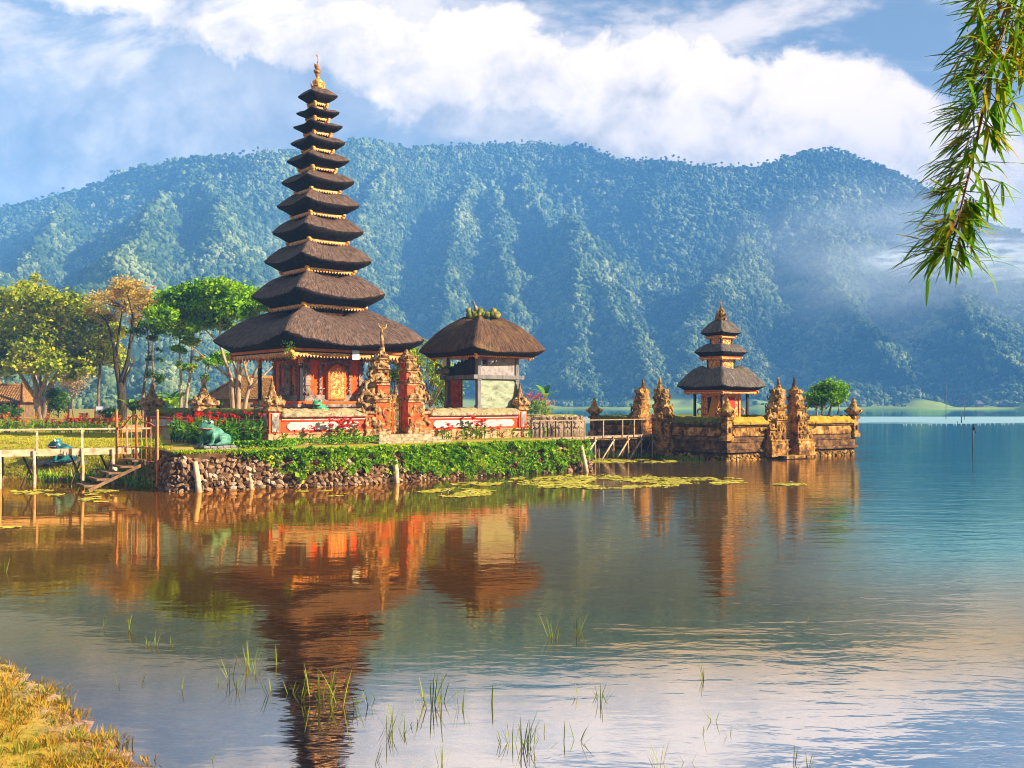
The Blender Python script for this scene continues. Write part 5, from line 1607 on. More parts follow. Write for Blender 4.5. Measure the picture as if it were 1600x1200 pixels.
# ================================================================== FOOTBRIDGES
def footbridge(name, label, a, b_, zdeck, width, posts, rail_posts, rail_h, fascia, mats, braces=True, rail_ends=(0, 1), thin=.85):
    """deck from a to b_ (x, y), front side to the right hand of the direction; posts: fractions along the bridge"""
    t = thing(name, label, 'footbridge', (a[0], a[1], zdeck), math.atan2(b_[1] - a[1], b_[0] - a[0]))
    L = math.hypot(b_[0] - a[0], b_[1] - a[1])
    d = MB(); n = int(L / .26); rr = random.Random(4)
    for i in range(n):
        x = i * L / n
        d.box(x + .012, x + L / n - .012, -.06 + rr.uniform(-.03, .03), width + rr.uniform(-.03, .03), -.05 + rr.uniform(-.008, .008), .0 + rr.uniform(-.006, .006))
    d.build('deck', mats[0], t)
    d = MB(); k = max(2, int(L / 4.2))
    for i in range(k): d.box(i * L / k + .01, (i + 1) * L / k - .01, -.13, -.075, -fascia + .03 + .02 * (i % 2), .03 + .015 * (i % 2), 0)
    d.build('side_board', mats[0], t, .008)
    d = MB(); d.box(0, L, -.02, .10, -.20, -.055); d.box(0, L, width - .15, width - .03, -.20, -.055); d.build('bearer', mats[1], t, .01)
    for f_ in posts:
        x = f_ * L; P_ = Frame(a[0], a[1], math.atan2(b_[1] - a[1], b_[0] - a[0])).at(x, 0)
        bot = -zdeck - .7
        d = MB(); d.tube([(x, -.17, .0), (x + .02, -.18, -.9), (x - .01, -.20, bot)], [.068 * thin, .072 * thin, .078 * thin], 8); d.build('post', mats[2], t)
        d = MB(); d.tube([(x + .1, width - .2, -.06), (x + .1, width - .2, bot)], [.06, .065], 7); d.build('post', mats[1], t)
        d = MB(); d.box(x - .05, x + .05, -.12, width, -.30, -.2); d.build('cross_beam', mats[1], t)
        if braces:
            d = MB(); d.tube([(x + .05, -.02, -.25), (x - .45, .02, -1.45)], .036, 6); d.tube([(x - .35, width - .25, -.25), (x + .3, width - .2, bot + .3)], .04, 6); d.build('brace', mats[1], t)
    for f_ in rail_posts:
        x = f_ * L; d = MB(); d.box(x - .05 * thin, x + .05 * thin, -.18, -.13, -.1, rail_h - .02); d.build('rail_post', mats[2], t, .006)
    d = MB(); d.box(rail_ends[0] * L, rail_ends[1] * L, -.20, -.11, rail_h - .05 * thin, rail_h + .03 * thin); d.build('handrail', mats[2], t, .008)
    return t


M['jetty'] = mottled('grey_brown_timber', [(0.28, (0.13, 0.07, 0.035)), (0.5, (0.34, 0.215, 0.115)), (0.74, (0.50, 0.36, 0.22))], 5, 0.8, 0.5, 0.01)
bw = [M['bamboo'], M['brownwood'], M['bamboo']]
J0, J1 = (-24.5, 33.9), (-15.15, 39.0)
LJ = math.hypot(J1[0] - J0[0], J1[1] - J0[1])
footbridge('footbridge', 'bleached timber footbridge with one handrail leading to the orange iron gate', J0, J1, 1.42, 1.25, [.06, .30, .53, .64, .80, .905, .985], [.18, .46, .65, .80, .955], .82, .27, bw, True, (0, 1.04))
# loose planks and a stub under the bridge
b = MB(); b.tube([pix(150, 766, 37.6), pix(171, 741, 38.4)], .05, 7); tag(b.build('loose_pole', M['bamboo']), 'loose pale pole leaning out of the water under the left footbridge', 'pole')
b = MB(); b.tube([pix(178, 752, 38.6), pix(179, 727, 38.6)], [.12, .11], 9); tag(b.build('timber_stump', M['bamboo']), 'short thick timber stump under the left footbridge', 'stump')
stp = thing('timber_steps', 'rough timber steps going down to the water beside the orange gate', 'steps', CA.at(-.15, 1.9, 0), CA.rz)
for q in range(5):
    b = MB(); x1 = -.15 - .42 * q; z1 = 1.12 - .22 * q
    b.box(x1 - .5, x1, -.2, 1.3, z1 - .08, z1, 0); b.build('tread', M['brownwood'], stp, .015)
b = MB(); b.bar((-.1, -.25, 1.02), (-2.2, -.25, .05), .06, .12); b.build('stringer', M['brownwood'], stp, .01)

R0 = C1.at(14.6, -1.1); R1 = C2.at(-.3, 5.6)
footbridge('footbridge', 'weathered timber footbridge running out to the island shrine', R0, R1, 1.34, 1.25, [.30, .47, .62, .745, .86, .96], [.06, .22, .39, .54, .70, .80], .98, .15, [M['jetty'], M['brownwood'], M['jetty']], True, (0, .98), .72)
b = MB(); LR = math.hypot(R1[0] - R0[0], R1[1] - R0[1]); FR = Frame(R0[0], R0[1], math.atan2(R1[1] - R0[1], R1[0] - R0[0]))
for i, f_ in enumerate((.47, .62, .745, .86)):
    x = f_ * LR; b = MB(); b.tube([FR.at(x + .1, -.17, 1.15), FR.at(x - 1.25, -.12, -.3)], .05, 7); tag(b.build('prop_pole', M['bamboo']), 'slanting timber prop under the footbridge to the island, %s from the shore' % ('first', 'second', 'third', 'fourth')[i], 'prop', 'slanting props under the island footbridge')

# orange iron gate at the end of the left footbridge
og = thing('iron_gate', 'open orange iron gate with scrolls at the end of the left footbridge', 'gate', (*pix(246, 700, 36.0).xy, 1.02), R(150))
b = MB(); b.box(-.04, .04, -.04, .04, -.9, 1.9); b.blob((0, 0, 1.94), (.055, .07, .07), 1, 0, 1); b.build('gate_post', M['iron'], og, .006)
b = MB(); b.box(2.28, 2.35, -.035, .035, -.2, 1.95); b.build('gate_post', M['iron'], og, .006)
def leaf(par, x0, x1, flip):
    b = MB(); n = 4; w_ = x1 - x0
    def top(t): return 1.30 + .50 * (t if flip else 1 - t) ** 1.4 + .08 * math.sin(t * 6.2)
    for q in range(n + 1):
        t = q / n; x = x0 + w_ * t
        b.tube([(x, 0, .02), (x, 0, top(t) - .02)], .016 if q not in (0, n) else .028, 6)
        if 0 < q < n: b.blob((x, 0, top(t) + .12), (.03, .02, .09), q, 0, 1)
    b.tube([(x0 + w_ * t / 12, 0, top(t / 12)) for t in range(13)], .028, 6)
    for z in (.02, .55): b.tube([(x0, 0, z), (x1, 0, z)], .020, 6)
    for q in (0, n - 1):
        x = x0 + w_ * (q + .5) / n
        for z in (.1, .62, .92): curl(b, x - .04, 0, z, .17, (-1) ** q, .9, .10)
    b.build('gate_leaf', M['iron'], par)
leaf(og, .10, 1.16, True)
leaf(og, 1.20, 2.26, False)

# ================================================================== FROGS
def frog(name, label, pos, rz, mat, sc=1.0, lip=True, belly=None):
    """sitting frog facing local +x, about 1 m tall, one continuous body"""
    t = thing(name, label, 'statue', pos, rz)
    b = MB()
    ry = lambda a: Matrix.Rotation(a, 3, 'Y')
    b.blob((-.05, 0, .42), (.50, .36, .34), 1, .05, 2, 0, ry(-.55))       # trunk leaning up
    b.blob((.20, 0, .52), (.33, .32, .30), 2, .03, 2)                    # chest
    b.blob((.36, 0, .76), (.31, .32, .19), 3, .03, 2, 0, ry(-.12))        # head
    b.blob((.52, 0, .72), (.20, .26, .13), 4, .02, 2)                    # snout
    for s_ in (-1, 1):
        b.blob((.30, s_ * .20, .93), (.12, .10, .12), 5, .02, 2)          # eye bumps
        b.blob((-.26, s_ * .34, .26), (.33, .15, .25), 6, .04, 2, 0, ry(-.35))   # thigh
        b.tube([(-.34, s_ * .38, .12), (-.05, s_ * .46, .10), (.18, s_ * .44, .06)], [.12, .09, .07], 8)
        b.tube([(.22, s_ * .26, .52), (.32, s_ * .36, .30), (.36, s_ * .30, .08)], [.13, .10, .085], 8)   # arm
        for q in range(4):
            a = -.7 + q * .45
            b.tube([(.36, s_ * .30, .06), (.36 + .20 * math.cos(a), s_ * .30 + .20 * math.sin(a), .035)], [.055, .035], 6)
            b.tube([(.16, s_ * .44, .05), (.16 + .22 * math.cos(a), s_ * .44 + .22 * math.sin(a), .03)], [.05, .03], 6)
    b.v = [(x * sc, y * sc, z * sc) for x, y, z in b.v]
    o = melt(b.build('body', mat, t), .028 * sc, 8, .5)
    b = MB()
    for s_ in (-1, 1):
        b.blob((.355 * sc, s_ * .265 * sc, .95 * sc), (.062 * sc,) * 3, 1, 0, 2, 0)
    e = b.build('eyes', M['white'], t)
    b = MB()
    for s_ in (-1, 1): b.blob((.385 * sc, s_ * .31 * sc, .955 * sc), (.034 * sc,) * 3, 1, 0, 1, 0)
    b.build('pupils', M['black'], e)
    if lip:
        b = MB(); pts = []
        for i in range(17):
            a = -1.75 + 3.5 * i / 16
            pts.append(((.37 + .365 * math.cos(a)) * sc, .315 * math.sin(a) * sc, (.70 + .02 * math.cos(a * 2)) * sc))
        b.tube(pts, .017 * sc, 6); b.build('lips', M['pink'], t)
    return t


FP = CA.at(2.15, 1.2)
FZ0 = gz(FP[0], FP[1])
pd = thing('stone_pedestal', 'low pedestal of grey stacked slate under the light green frog', 'pedestal', (FP[0], FP[1], FZ0 - .05), CA.rz + R(5))
for q in range(3):
    b = MB(); rr = random.Random(q)
    for sd_ in range(2):
        for i in range(5):
            x = -.66 + i * .264 + .06 * (q % 2)
            b.box(x + .008, x + .25, -.55 if sd_ == 0 else .1, -.1 if sd_ == 0 else .55, .09 * q, .09 * q + .082, 0)
    b.build('slate_course', M['slate'], pd, .012)
frog('frog_statue', 'light green frog statue with pink lips sitting on a slate pedestal by the gate', (FP[0], FP[1], FZ0 + .22), R(-128), M['frog'], .95)
LP = pix(100, 697, 42.5); lz = gz(LP.x, LP.y)
rk = MB()
for q in range(7): rk.blob((LP.x - .9 + q * .3, LP.y + .1 * (q % 2), lz + .06), (.24, .3, .14), q, .6, 2)
tag(rk.build('rock_bed', M['slate']), 'flat bed of dark stones under the blue frog on the lawn', 'rocks')
frog('frog_statue', 'dark blue green patterned frog statue on the lawn behind the left footbridge', (LP.x + .05, LP.y, lz + .12), R(-168), M['frogblue'], 1.0, True)
pq = C1.at(3.3, 1.5)
b = MB(); b.box(-.4, .4, -.4, .4, -.4, 1.25); tag(b.build('statue_block', M['carved'], None, .02, (pq[0], pq[1], GB)), 'stone block carrying the bright green frog inside the court', 'pedestal')
frog('frog_statue', 'bright green frog statue looking over the front court wall', (pq[0], pq[1], GB + 1.25), R(-115), M['froggreen'], .75)
pq = C1.at(.95, 2.3)
b = MB(); b.box(-.5, .5, -.4, .4, -.4, 1.15); tag(b.build('statue_block', M['carved'], None, .02, (pq[0], pq[1], GB)), 'stone block carrying the dark green frog behind the side court wall', 'pedestal')
frog('frog_statue', 'dark green frog statue behind the shaded side court wall', (pq[0], pq[1], GB + 1.12), R(-165), M['frogblue'], .78)

# ================================================================== POLES AND BUOYS IN THE LAKE
for px, y0, y1, Y, r_, lab in ((1478, 588, 652, 210, .07, 'tall thin pole standing far out in the lake'), (1507, 620, 656, 195, .05, 'thin pole standing behind the dark-tipped stake far out'), (1502, 643, 662, 165, .10, 'short dark-tipped stake far out by the buoy line'), (1496, 658, 664, 150, .06, 'tiny pale stick on the buoy line')):
    a, c = pix(px, y0, Y), pix(px, y1, Y)
    b = MB(); b.tube([a, (a.x + .05, a.y, (a.z + c.z) / 2), (c.x, c.y, -1.0)], [r_ * .6, r_, r_], 7)
    tag(b.build('lake_pole', M['greywood']), lab, 'pole', 'poles standing in the lake')
a, c = pix(1521, 669, 72), pix(1521, 698, 72)
b = MB(); b.tube([(a.x + .03, a.y, a.z - .1), (a.x - .05, a.y, .9), (c.x, c.y, -.8)], [.065, .06, .075], 8, 0)
so = b.build('lake_stake', M['greywood']); tag(so, 'crooked stake with a dark perched top standing in open water on the right', 'stake')
b = MB(); b.blob((a.x + .02, a.y, a.z - .02), (.11, .10, .20), 3, .3, 2); b.blob((a.x - .04, a.y - .03, a.z + .24), (.065, .065, .07), 4, .2, 1); b.tube([(a.x + .05, a.y, a.z - .1), (a.x + .20, a.y, a.z - .38)], [.07, .03], 6); tag(b.build('perched_bird', M['black']), 'dark bird perched on top of the crooked stake', 'bird')
bm_ = None
for i in range(24):
    px = 1408 + i * 9.2 + (4 if i % 5 == 0 else 0)
    Y = 150; p = pix(px, 664, Y)
    if bm_ is None:
        b = MB(); b.lathe([(.02, -.10), (.07, -.06), (.095, 0), (.07, .06), (.02, .10)], (0, 0, 0), 10); bm_ = b.build('buoy', M['white']); o = bm_
    else:
        o = bm_.copy(); col.objects.link(o)
    o.location = (p.x, Y + i * .3, .05)
    tag(o, 'small white buoy in the floating line across the lake', 'buoy', 'buoys of the floating line')

# ================================================================== BACKGROUND BUILDINGS AND GARDEN
def tiled_house(name, label, pos, rz, w_, d_, hw, hr, wallm, windows=True, rr_seed=0):
    t = thing(name, label, 'house', pos, rz)
    b = MB(); b.box(-w_, w_, -d_, d_, -.5, hw); b.build('wall', wallm, t, .02)
    ov = .55
    b = MB(); n = int(2 * (w_ + ov) / .26); rows = 12
    for side in (-1, 1):          # tiled slopes with ribs
        for i in range(n):
            for j in range(rows):
                x0 = -(w_ + ov) + i * 2 * (w_ + ov) / n; x1 = x0 + 2 * (w_ + ov) / n
                ta, tb = j / rows, (j + 1.15) / rows
                k0, k1 = 1 - .78 * ta, 1 - .78 * min(1, tb)
                y0, z0 = side * -(d_ + ov) * (1 - ta), hw - .1 + (hr + .1) * ta
                y1, z1 = side * -(d_ + ov) * (1 - min(1, tb)), hw - .1 + (hr + .1) * min(1, tb)
                xm = (x0 + x1) / 2
                lim0 = (w_ + ov) * (1 - .45 * ta)
                if abs(xm) > lim0: continue
                b.add([(x0, y0, z0 + .03), (xm, y0, z0 + .11), (x1, y0, z0 + .03), (x1, y1, z1), (xm, y1, z1 + .07), (x0, y1, z1)], [(0, 1, 4, 5), (1, 2, 3, 4)] if side > 0 else [(5, 4, 1, 0), (4, 3, 2, 1)], 0, False)
    b.add([(-(w_ + ov), -(d_ + ov), hw - .12), (w_ + ov, -(d_ + ov), hw - .12), (w_ + ov, d_ + ov, hw - .12), (-(w_ + ov), d_ + ov, hw - .12), (-(w_ + ov) * .55, 0, hw + hr - .05), ((w_ + ov) * .55, 0, hw + hr - .05)], [(3, 2, 1, 0), (0, 1, 5, 4), (2, 3, 4, 5), (1, 2, 5), (3, 0, 4)], 0)
    ro_ = b.build('roof', M['tile'], t)
    b = MB(); b.tube([(-(w_ + ov) * .55, 0, hw + hr + .05), ((w_ + ov) * .55, 0, hw + hr + .05)], .14, 8)
    for s_ in (-1, 1):
        b.blob((s_ * (w_ + ov) * .55, 0, hw + hr + .2), (.2, .2, .35), 2, .3, 1)
        for y in (-1, 1): b.tube([(s_ * (w_ + ov) * .55, 0, hw + hr + .04), (s_ * (w_ + ov), y * (d_ + ov), hw)], .11, 7)
    b.build('ridge', M['tile'], ro_)
    if windows:
        for x in (-.5, .5):
            b = MB(); b.box(x * w_ - w_ * .40, x * w_ + w_ * .40, -d_ - .04, -d_ + .02, .7, hw - .25, 0); o = b.build('window', M['black'], t)
            b = MB()
            for xx in (-.42, 0, .42): b.box(x * w_ + xx * w_ - .06, x * w_ + xx * w_ + .06, -d_ - .10, -d_ - .045, .6, hw - .2)
            b.box(x * w_ - w_ * .45, x * w_ + w_ * .45, -d_ - .095, -d_ - .045, .55, .68); b.build('window_frame', M['oldbrick'], o)
    return t


h1 = pix(18, 640, 98)
tiled_house('tiled_house', 'small house with brown tiled roof and dark windows at the left edge', (h1.x, h1.y, 1.95), R(2), 1.55, 1.5, 1.6, 1.6, M['brownwood'])
h2 = pix(408, 640, 82)
tiled_house('tiled_house', 'tiled house half hidden behind the bright green tree and the tall tower', (h2.x, h2.y, 1.8), R(40), 3.2, 2.6, 2.0, 1.7, M['brownwood'], False)
p = pix(158, 640, 74)
sg = thing('notice_board', 'pale grey notice board with red posts behind the flower bed', 'sign', (p.x, p.y, gz(p.x, p.y)), R(6))
b = MB(); b.box(-.38, .38, -.03, .03, .55, 1.45); b.build('panel', M['white'], sg, .01)
for s_ in (-1, 1): b = MB(); b.box(s_ * .45 - .04, s_ * .45 + .04, -.04, .04, -.2, 1.35); b.build('post', M['redtrim'], sg)
p = pix(131, 640, 72)
b = MB(); b.lathe([(.22, -.1), (.24, .0), (.30, .95), (.34, 1.0), (.30, 1.02)], (0, 0, 0), 12); tag(b.build('litter_bin', M['brownwood'], None, 0, (p.x, p.y, gz(p.x, p.y))), 'brown round litter bin left of the notice board', 'bin')
p = pix(107, 640, 72)
b = MB(); b.box(-.05, .05, -.05, .05, -.2, 1.6); tag(b.build('red_post', M['redtrim'], None, .01, (p.x, p.y, gz(p.x, p.y))), 'slim red post beside the clipped dome bush', 'post')
p0, p1 = pix(108, 640, 71), pix(182, 640, 68.5)
b = MB(); b.bar((p0.x, p0.y, 1.75), (p1.x, p1.y, 1.8), .5, .9); tag(b.build('low_wall', M['oldbrick'], None, .03), 'low brown wall under the litter bin and the notice board', 'wall')
gs = thing('garden_terrace', 'low stepped garden terrace with orange edging left of the court wall', 'terrace', (*pix(205, 655, 62).xy, 1.3), R(20))
for q in range(3):
    b = MB(); b.box(-2.2 + .35 * q, 2.2, -1.0 + .5 * q, 1.5, -.2 + .26 * q, .06 + .26 * q); b.build('step', M['base'], gs, .02)
# sea wall of the spit far behind the footbridge
swall = embankment('sea_wall', 'pale stone sea wall across the water behind the island footbridge', [(-5.5, 107), (7.6, 114.2), (8.7, 116), (8.2, 122)], 1.75, None, 19, .35, .7, [M['jetty'], M['earth']], lean=.1)
for i in range(9):
    t_ = (i + .5) / 9; x = -1.2 + 8.6 * t_; y = 107.9 + 5.3 * t_ + .4
    b = MB(); b.tube([(x, y - 1.3, -.5), (x + .05, y - 1.3, 1.7)], [.10, .08], 7); o = tag(b.build('mooring_post', M['darkwood']), 'dark post standing along the pale sea wall behind the footbridge', 'post', 'dark posts along the sea wall')
# huts on the far shore
hm = None
for i, (px, s_) in enumerate(((1530, 1.0), (1552, .7), (1562, .75), (1583, .6), (1597, .7), (905, .7), (1400, .5))):
    p = pix(px, 633, 668)
    if hm is None:
        hm = thing('lake_hut', 'tiny pale roofed hut on the far shore', 'hut', (p.x, p.y, 1.5), 0, 'huts on the far shore'); o = hm
        b = MB(); b.box(-2.2, 2.2, -1.8, 1.8, -1, 2.0); b.build('wall', M['brownwood'], hm)
        b = MB(); b.add([(-3, -2.6, 1.9), (3, -2.6, 1.9), (3, 2.6, 1.9), (-3, 2.6, 1.9), (-.3, 0, 4.6), (.3, 0, 4.6)], [(3, 2, 1, 0), (0, 1, 5, 4), (2, 3, 4, 5), (1, 2, 5), (3, 0, 4)]); b.build('roof', M['greywood'], hm)
    else:
        o = dup(hm, (p.x, p.y, 1.5), R(10 * i), None, s_)

# ================================================================== TREES
def limb(b, a, c, r0, r1, rr, bend=.12, n=6, mi=0):
    a, c = Vector(a), Vector(c); L = (c - a).length
    off = Vector((rr.uniform(-1, 1), rr.uniform(-1, 1), rr.uniform(-.3, .6))) * L * bend
    pts = [a + (c - a) * t + off * (4 * t * (1 - t)) * .5 for t in [i / n for i in range(n + 1)]]
    b.tube(pts, [r0 + (r1 - r0) * (i / n) for i in range(n + 1)], 8, mi)
    return pts


def tree(name, label, base, forks, clumps, leafm, barkm, nleaf, lsize, seed, trunk_r=.3, flat=.55, twigs=3, group=None, extra=None, upb=.6):
    """forks: [(start, end, r0, r1)] in local coordinates; clumps: [(centre, radii)]; leaves fill the shells of the clumps"""
    rr = random.Random(seed); rg = np.random.RandomState(seed)
    t = thing(name, label, 'tree', base, 0, group)
    b = MB(); ends = []
    for f_ in forks:
        pts = limb(b, f_[0], f_[1], f_[2], f_[3], rr)
        ends.append(pts)
    for c, r_ in clumps:
        src = min((p for pts in ends for p in pts[2:]), key=lambda p: (p - Vector(c)).length)
        for q in range(twigs):
            e = Vector(c) + Vector((rr.uniform(-.6, .6) * r_[0], rr.uniform(-.6, .6) * r_[1], rr.uniform(-.5, .5) * r_[2]))
            limb(b, src, e, max(.025, trunk_r * .18), .015, rr, .2, 5)
    b.build('trunk', barkm, t)
    vol = np.array([r_[0] * r_[1] + r_[0] * r_[2] for c, r_ in clumps]); cnt = (nleaf * vol / vol.sum()).astype(int)
    Q = []
    for (c, r_), n in zip(clumps, cnt):
        if n < 1: continue
        # sub-tufts inside each clump give light and dark pockets
        ns = max(4, n // 34)
        d = rg.normal(size=(ns, 3)); d /= np.linalg.norm(d, axis=1, keepdims=True)
        d[:, 2] = np.abs(d[:, 2]) * np.where(rg.rand(ns) < .72, 1, -1)
        cen = np.array(c) + d * np.array(r_) * rg.uniform(.45, 1.0, (ns, 1))
        own = rg.randint(0, ns, n)
        tr = min(r_) * .36
        pts = cen[own] + rg.normal(size=(n, 3)) * np.array([tr, tr, tr * flat])
        Q.append(pts)
    Q = np.concatenate(Q)
    quads_obj('crown', leaf_quads(Q, lsize, rg, upb, .62), leafm, t)
    if extra:
        e = np.array([np.array(c) + np.array([rr.uniform(-1, 1) * r_[0], rr.uniform(-1, 1) * r_[1], rr.uniform(.3, 1.0) * r_[2]]) for c, r_ in clumps for _ in range(extra[1])])
        e = np.repeat(e, 7, 0) + rg.normal(size=(len(e) * 7, 3)) * extra[2] * .6
        quads_obj('blossom', leaf_quads(e, extra[2], rg, .5, .7), extra[0], t)
    return t


def TP(px, py, Y, base):
    p = pix(px, py, Y)
    return (p.x - base[0], p.y - base[1], p.z - base[2])


# big olive-green tree at the left
B = pix(68, 640, 88); B.z = 1.75; Y = 88
tp = lambda px, py, dy=0: TP(px, py, Y + dy, B)
forks = [((0, 0, -.3), tp(58, 622), .55, .42), (tp(58, 622), tp(45, 575), .30, .14), (tp(58, 624), tp(20, 560, 1), .22, .10), (tp(60, 624), tp(75, 570, -1), .26, .12), ((.1, 0, -.2), tp(80, 600), .40, .26), (tp(80, 600), tp(104, 560), .22, .10), (tp(78, 604), tp(95, 575, 2), .20, .10), (tp(66, 612), tp(62, 560, 2), .2, .1), (tp(84, 596), tp(130, 552), .16, .07)]
cl = []
rr = random.Random(2)
for px, py, r_ in ((-30, 520, 38), (0, 485, 40), (40, 468, 36), (78, 474, 40), (115, 490, 40), (150, 512, 30), (20, 525, 44), (66, 520, 48), (112, 535, 40), (150, 550, 26), (5, 560, 30), (50, 555, 34), (95, 562, 30), (130, 570, 22), (38, 452, 20), (90, 500, 40), (168, 530, 20), (-45, 565, 30), (-60, 500, 30), (10, 578, 22), (40, 576, 24), (75, 578, 24), (108, 582, 20), (140, 580, 16), (-20, 585, 24), (160, 560, 18)):
    p = tp(px, py, rr.uniform(-3.5, 3.5)); k_ = r_ / F * Y
    cl.append((p, (k_ * 1.1, k_ * 1.1, k_ * .62)))
tree('broad_tree', 'broad olive and yellow green tree with many fanning stems at the left edge', B, forks, cl, M['l_olive'], M['palebark'], 36000, .36, 5, .4)
# sapling poking above it
B = pix(57, 470, 95); B.z = 2.0
tree('slim_tree', 'slim pale tree top sticking out above the broad olive tree', B, [((0, 0, 0), TP(57, 440, 95, B), .14, .06)], [(TP(50, 436, 95, B), (.5, .5, .35)), (TP(60, 440, 95, B), (.5, .5, .35)), (TP(56, 432, 95, B), (.4, .4, .3))], M['l_olive'], M['palebark'], 260, .26, 8, .1)
# orange coral tree
B = pix(190, 640, 86); B.z = 1.75; Y = 86
forks = [((0, 0, -.3), tp(188, 600), .48, .36), (tp(188, 600), tp(180, 560), .30, .2), (tp(188, 598), tp(202, 545), .26, .15), (tp(180, 560), tp(165, 500), .18, .07), (tp(202, 545), tp(208, 480), .15, .06), (tp(202, 545), tp(225, 490), .12, .05), (tp(208, 500), tp(195, 450), .10, .04), (tp(182, 556), tp(192, 480), .14, .05), (tp(190, 612), tp(212, 560), .12, .06)]
cl = []
for px, py, r_ in ((196, 446, 17), (180, 455, 15), (212, 450, 15), (228, 462, 14), (238, 475, 10), (160, 470, 18), (150, 488, 14), (205, 470, 20), (188, 485, 18), (222, 485, 16), (170, 500, 14), (235, 492, 9), (210, 505, 12)):
    p = tp(px, py, rr.uniform(-2, 2)); k_ = r_ / F * Y
    cl.append((p, (k_ * 1.15, k_ * 1.15, k_ * .8)))
tree('coral_tree', 'half bare orange leaved tree with red blossoms and a dark trunk', B, forks, cl, M['l_orange'], M['darkbark'], 5600, .24, 15, .3, .6, 7, None, (M['flower'], 1, .24))
# darker green mass on its trunk
b_ = pix(172, 640, 87); b_.z = 1.75
tree('dark_tree', 'dark green tree with one thin straight trunk left of the coral tree', Vector((pix(156, 640, 87).x, 87, 1.75)), [((0, 0, -.3), (0.05, 0, 5.0), .17, .12), ((0.05, 0, 4.8), (.3, 0, 7.4), .12, .05)], [((-.4, 0, 5.6), (1.1, 1.1, .8)), ((.8, .3, 6.4), (1.2, 1.1, .9)), ((.2, -.3, 7.4), (1.2, 1.2, .9)), ((1.5, .2, 7.9), (1.0, 1.0, .8)), ((1.7, 0, 5.2), (.9, .9, .7))], M['l_olive'], M['bark'], 2600, .28, 18, .16)
# bright green umbrella tree behind the court
B = pix(372, 640, 67); B.z = 1.55; Y = 67
forks = [((-.2, 0, -.2), tp(361, 590), .27, .17), ((.1, 0, -.2), tp(374, 585), .24, .15), ((.3, 0, -.2), tp(394, 590), .20, .11), (tp(361, 590), tp(345, 540), .15, .08), (tp(361, 592), tp(322, 560, 1), .11, .05), (tp(374, 585), tp(370, 530), .14, .07), (tp(374, 587), tp(400, 535), .12, .06), (tp(394, 590), tp(424, 545), .10, .05), (tp(345, 540), tp(310, 505), .08, .04), (tp(345, 540), tp(345, 490), .08, .04), (tp(370, 530), tp(385, 490), .07, .03), (tp(361, 588), tp(350, 560, -1), .12, .06), (tp(374, 590), tp(385, 540, 2), .11, .06), (tp(394, 592), tp(412, 560, 1), .09, .05), (tp(322, 560), tp(296, 540), .05, .025), (tp(374, 600), tp(360, 545, 1), .12, .05), (tp(390, 600), tp(380, 550, -1), .11, .05), (tp(392, 605), tp(436, 560, 1), .10, .04)]
cl = []
for px, py, r_ in ((268, 470, 22), (295, 462, 24), (325, 458, 26), (355, 456, 24), (380, 462, 22), (400, 470, 20), (255, 492, 20), (285, 488, 26), (318, 484, 28), (350, 482, 26), (378, 486, 20), (300, 510, 16), (330, 505, 16), (270, 508, 16), (352, 508, 12), (425, 478, 16), (450, 480, 14), (345, 560, 14), (328, 566, 10), (362, 556, 9), (322, 590, 8)):
    p = tp(px, py, rr.uniform(-2.2, 2.2)); k_ = r_ / F * Y
    cl.append((p, (k_ * 1.1, k_ * 1.1, k_ * .66)))
tree('umbrella_tree', 'bright green flat topped tree with a fan of bare limbs behind the court', B, forks, cl, M['l_green'], M['palebark'], 26000, .27, 25, .3, .8, 3, None, None, .4)
# slender trees between coral tree and umbrella tree
for px, Y, lean, cls, mt, bk, lab, sd in (
    (224, 72, 6, ((236, 512, 20), (255, 508, 18), (215, 520, 14), (245, 548, 7), (252, 562, 6), (234, 560, 6), (248, 590, 12), (238, 586, 10)), 'l_dark', 'bark', 'slender dark tree with a flat crown and sparse low tufts, right of the coral tree', 41),
    (283, 69, -1, ((280, 520, 14), (275, 545, 11), (286, 548, 8), (283, 572, 9), (292, 530, 10)), 'l_green', 'palebark', 'slender pale trunked tree with drooping tufts, left one of a close pair', 42),
    (293, 70, 9, ((300, 535, 12), (302, 575, 9), (310, 560, 8), (296, 515, 12)), 'l_yellow', 'palebark', 'slender pale trunked tree leaning right, right one of a close pair', 43),
    (240, 73, 3, ((246, 515, 10), (238, 530, 8)), 'l_dark', 'bark', 'bare thin stem with a small dark top beside the slender dark tree', 44)):
    B = pix(px, 640, Y); B.z = 1.6
    top = TP(px + lean, 515, Y, B)
    cl = [(TP(a, b2, Y, B), (r_ / F * Y * 1.1, r_ / F * Y, r_ / F * Y * .6)) for a, b2, r_ in cls]
    tree('slender_tree', lab, B, [((0, 0, -.3), (top[0] * .4, 0, top[2] * .5), .13, .10), ((top[0] * .4, 0, top[2] * .5), top, .10, .05)], cl, M[mt], M[bk], 1700, .21, sd, .12, .7, 2)
# feathery bushes seen behind and beside the split gate
for px, py, Y, w_, h_, lab, sd in ((617, 590, 60, 26, 52, 'feathery yellow green bush seen through the split gate', 51), (672, 575, 61, 34, 50, 'feathery yellow green bush between split gate and pavilion', 52), (700, 600, 66, 30, 30, 'low feathery bush under the pavilion floor', 53)):
    B = pix(px, 640, Y); B.z = 1.5
    cl = []
    for q in range(12):
        x = px + rr.uniform(-w_, w_); y = py + rr.uniform(-h_, h_ * .9); k_ = rr.uniform(9, 15) / F * Y
        cl.append((TP(x, y, Y + rr.uniform(-1, 1), B), (k_, k_, k_ * .9)))
    tree('feathery_bush', lab, B, [((0, 0, -.3), (0, 0, 1.5), .08, .05)], cl, M['l_yellow'] if sd != 53 else M['l_green'], M['bark'], 5200, .16, sd, .06, .9, 2)
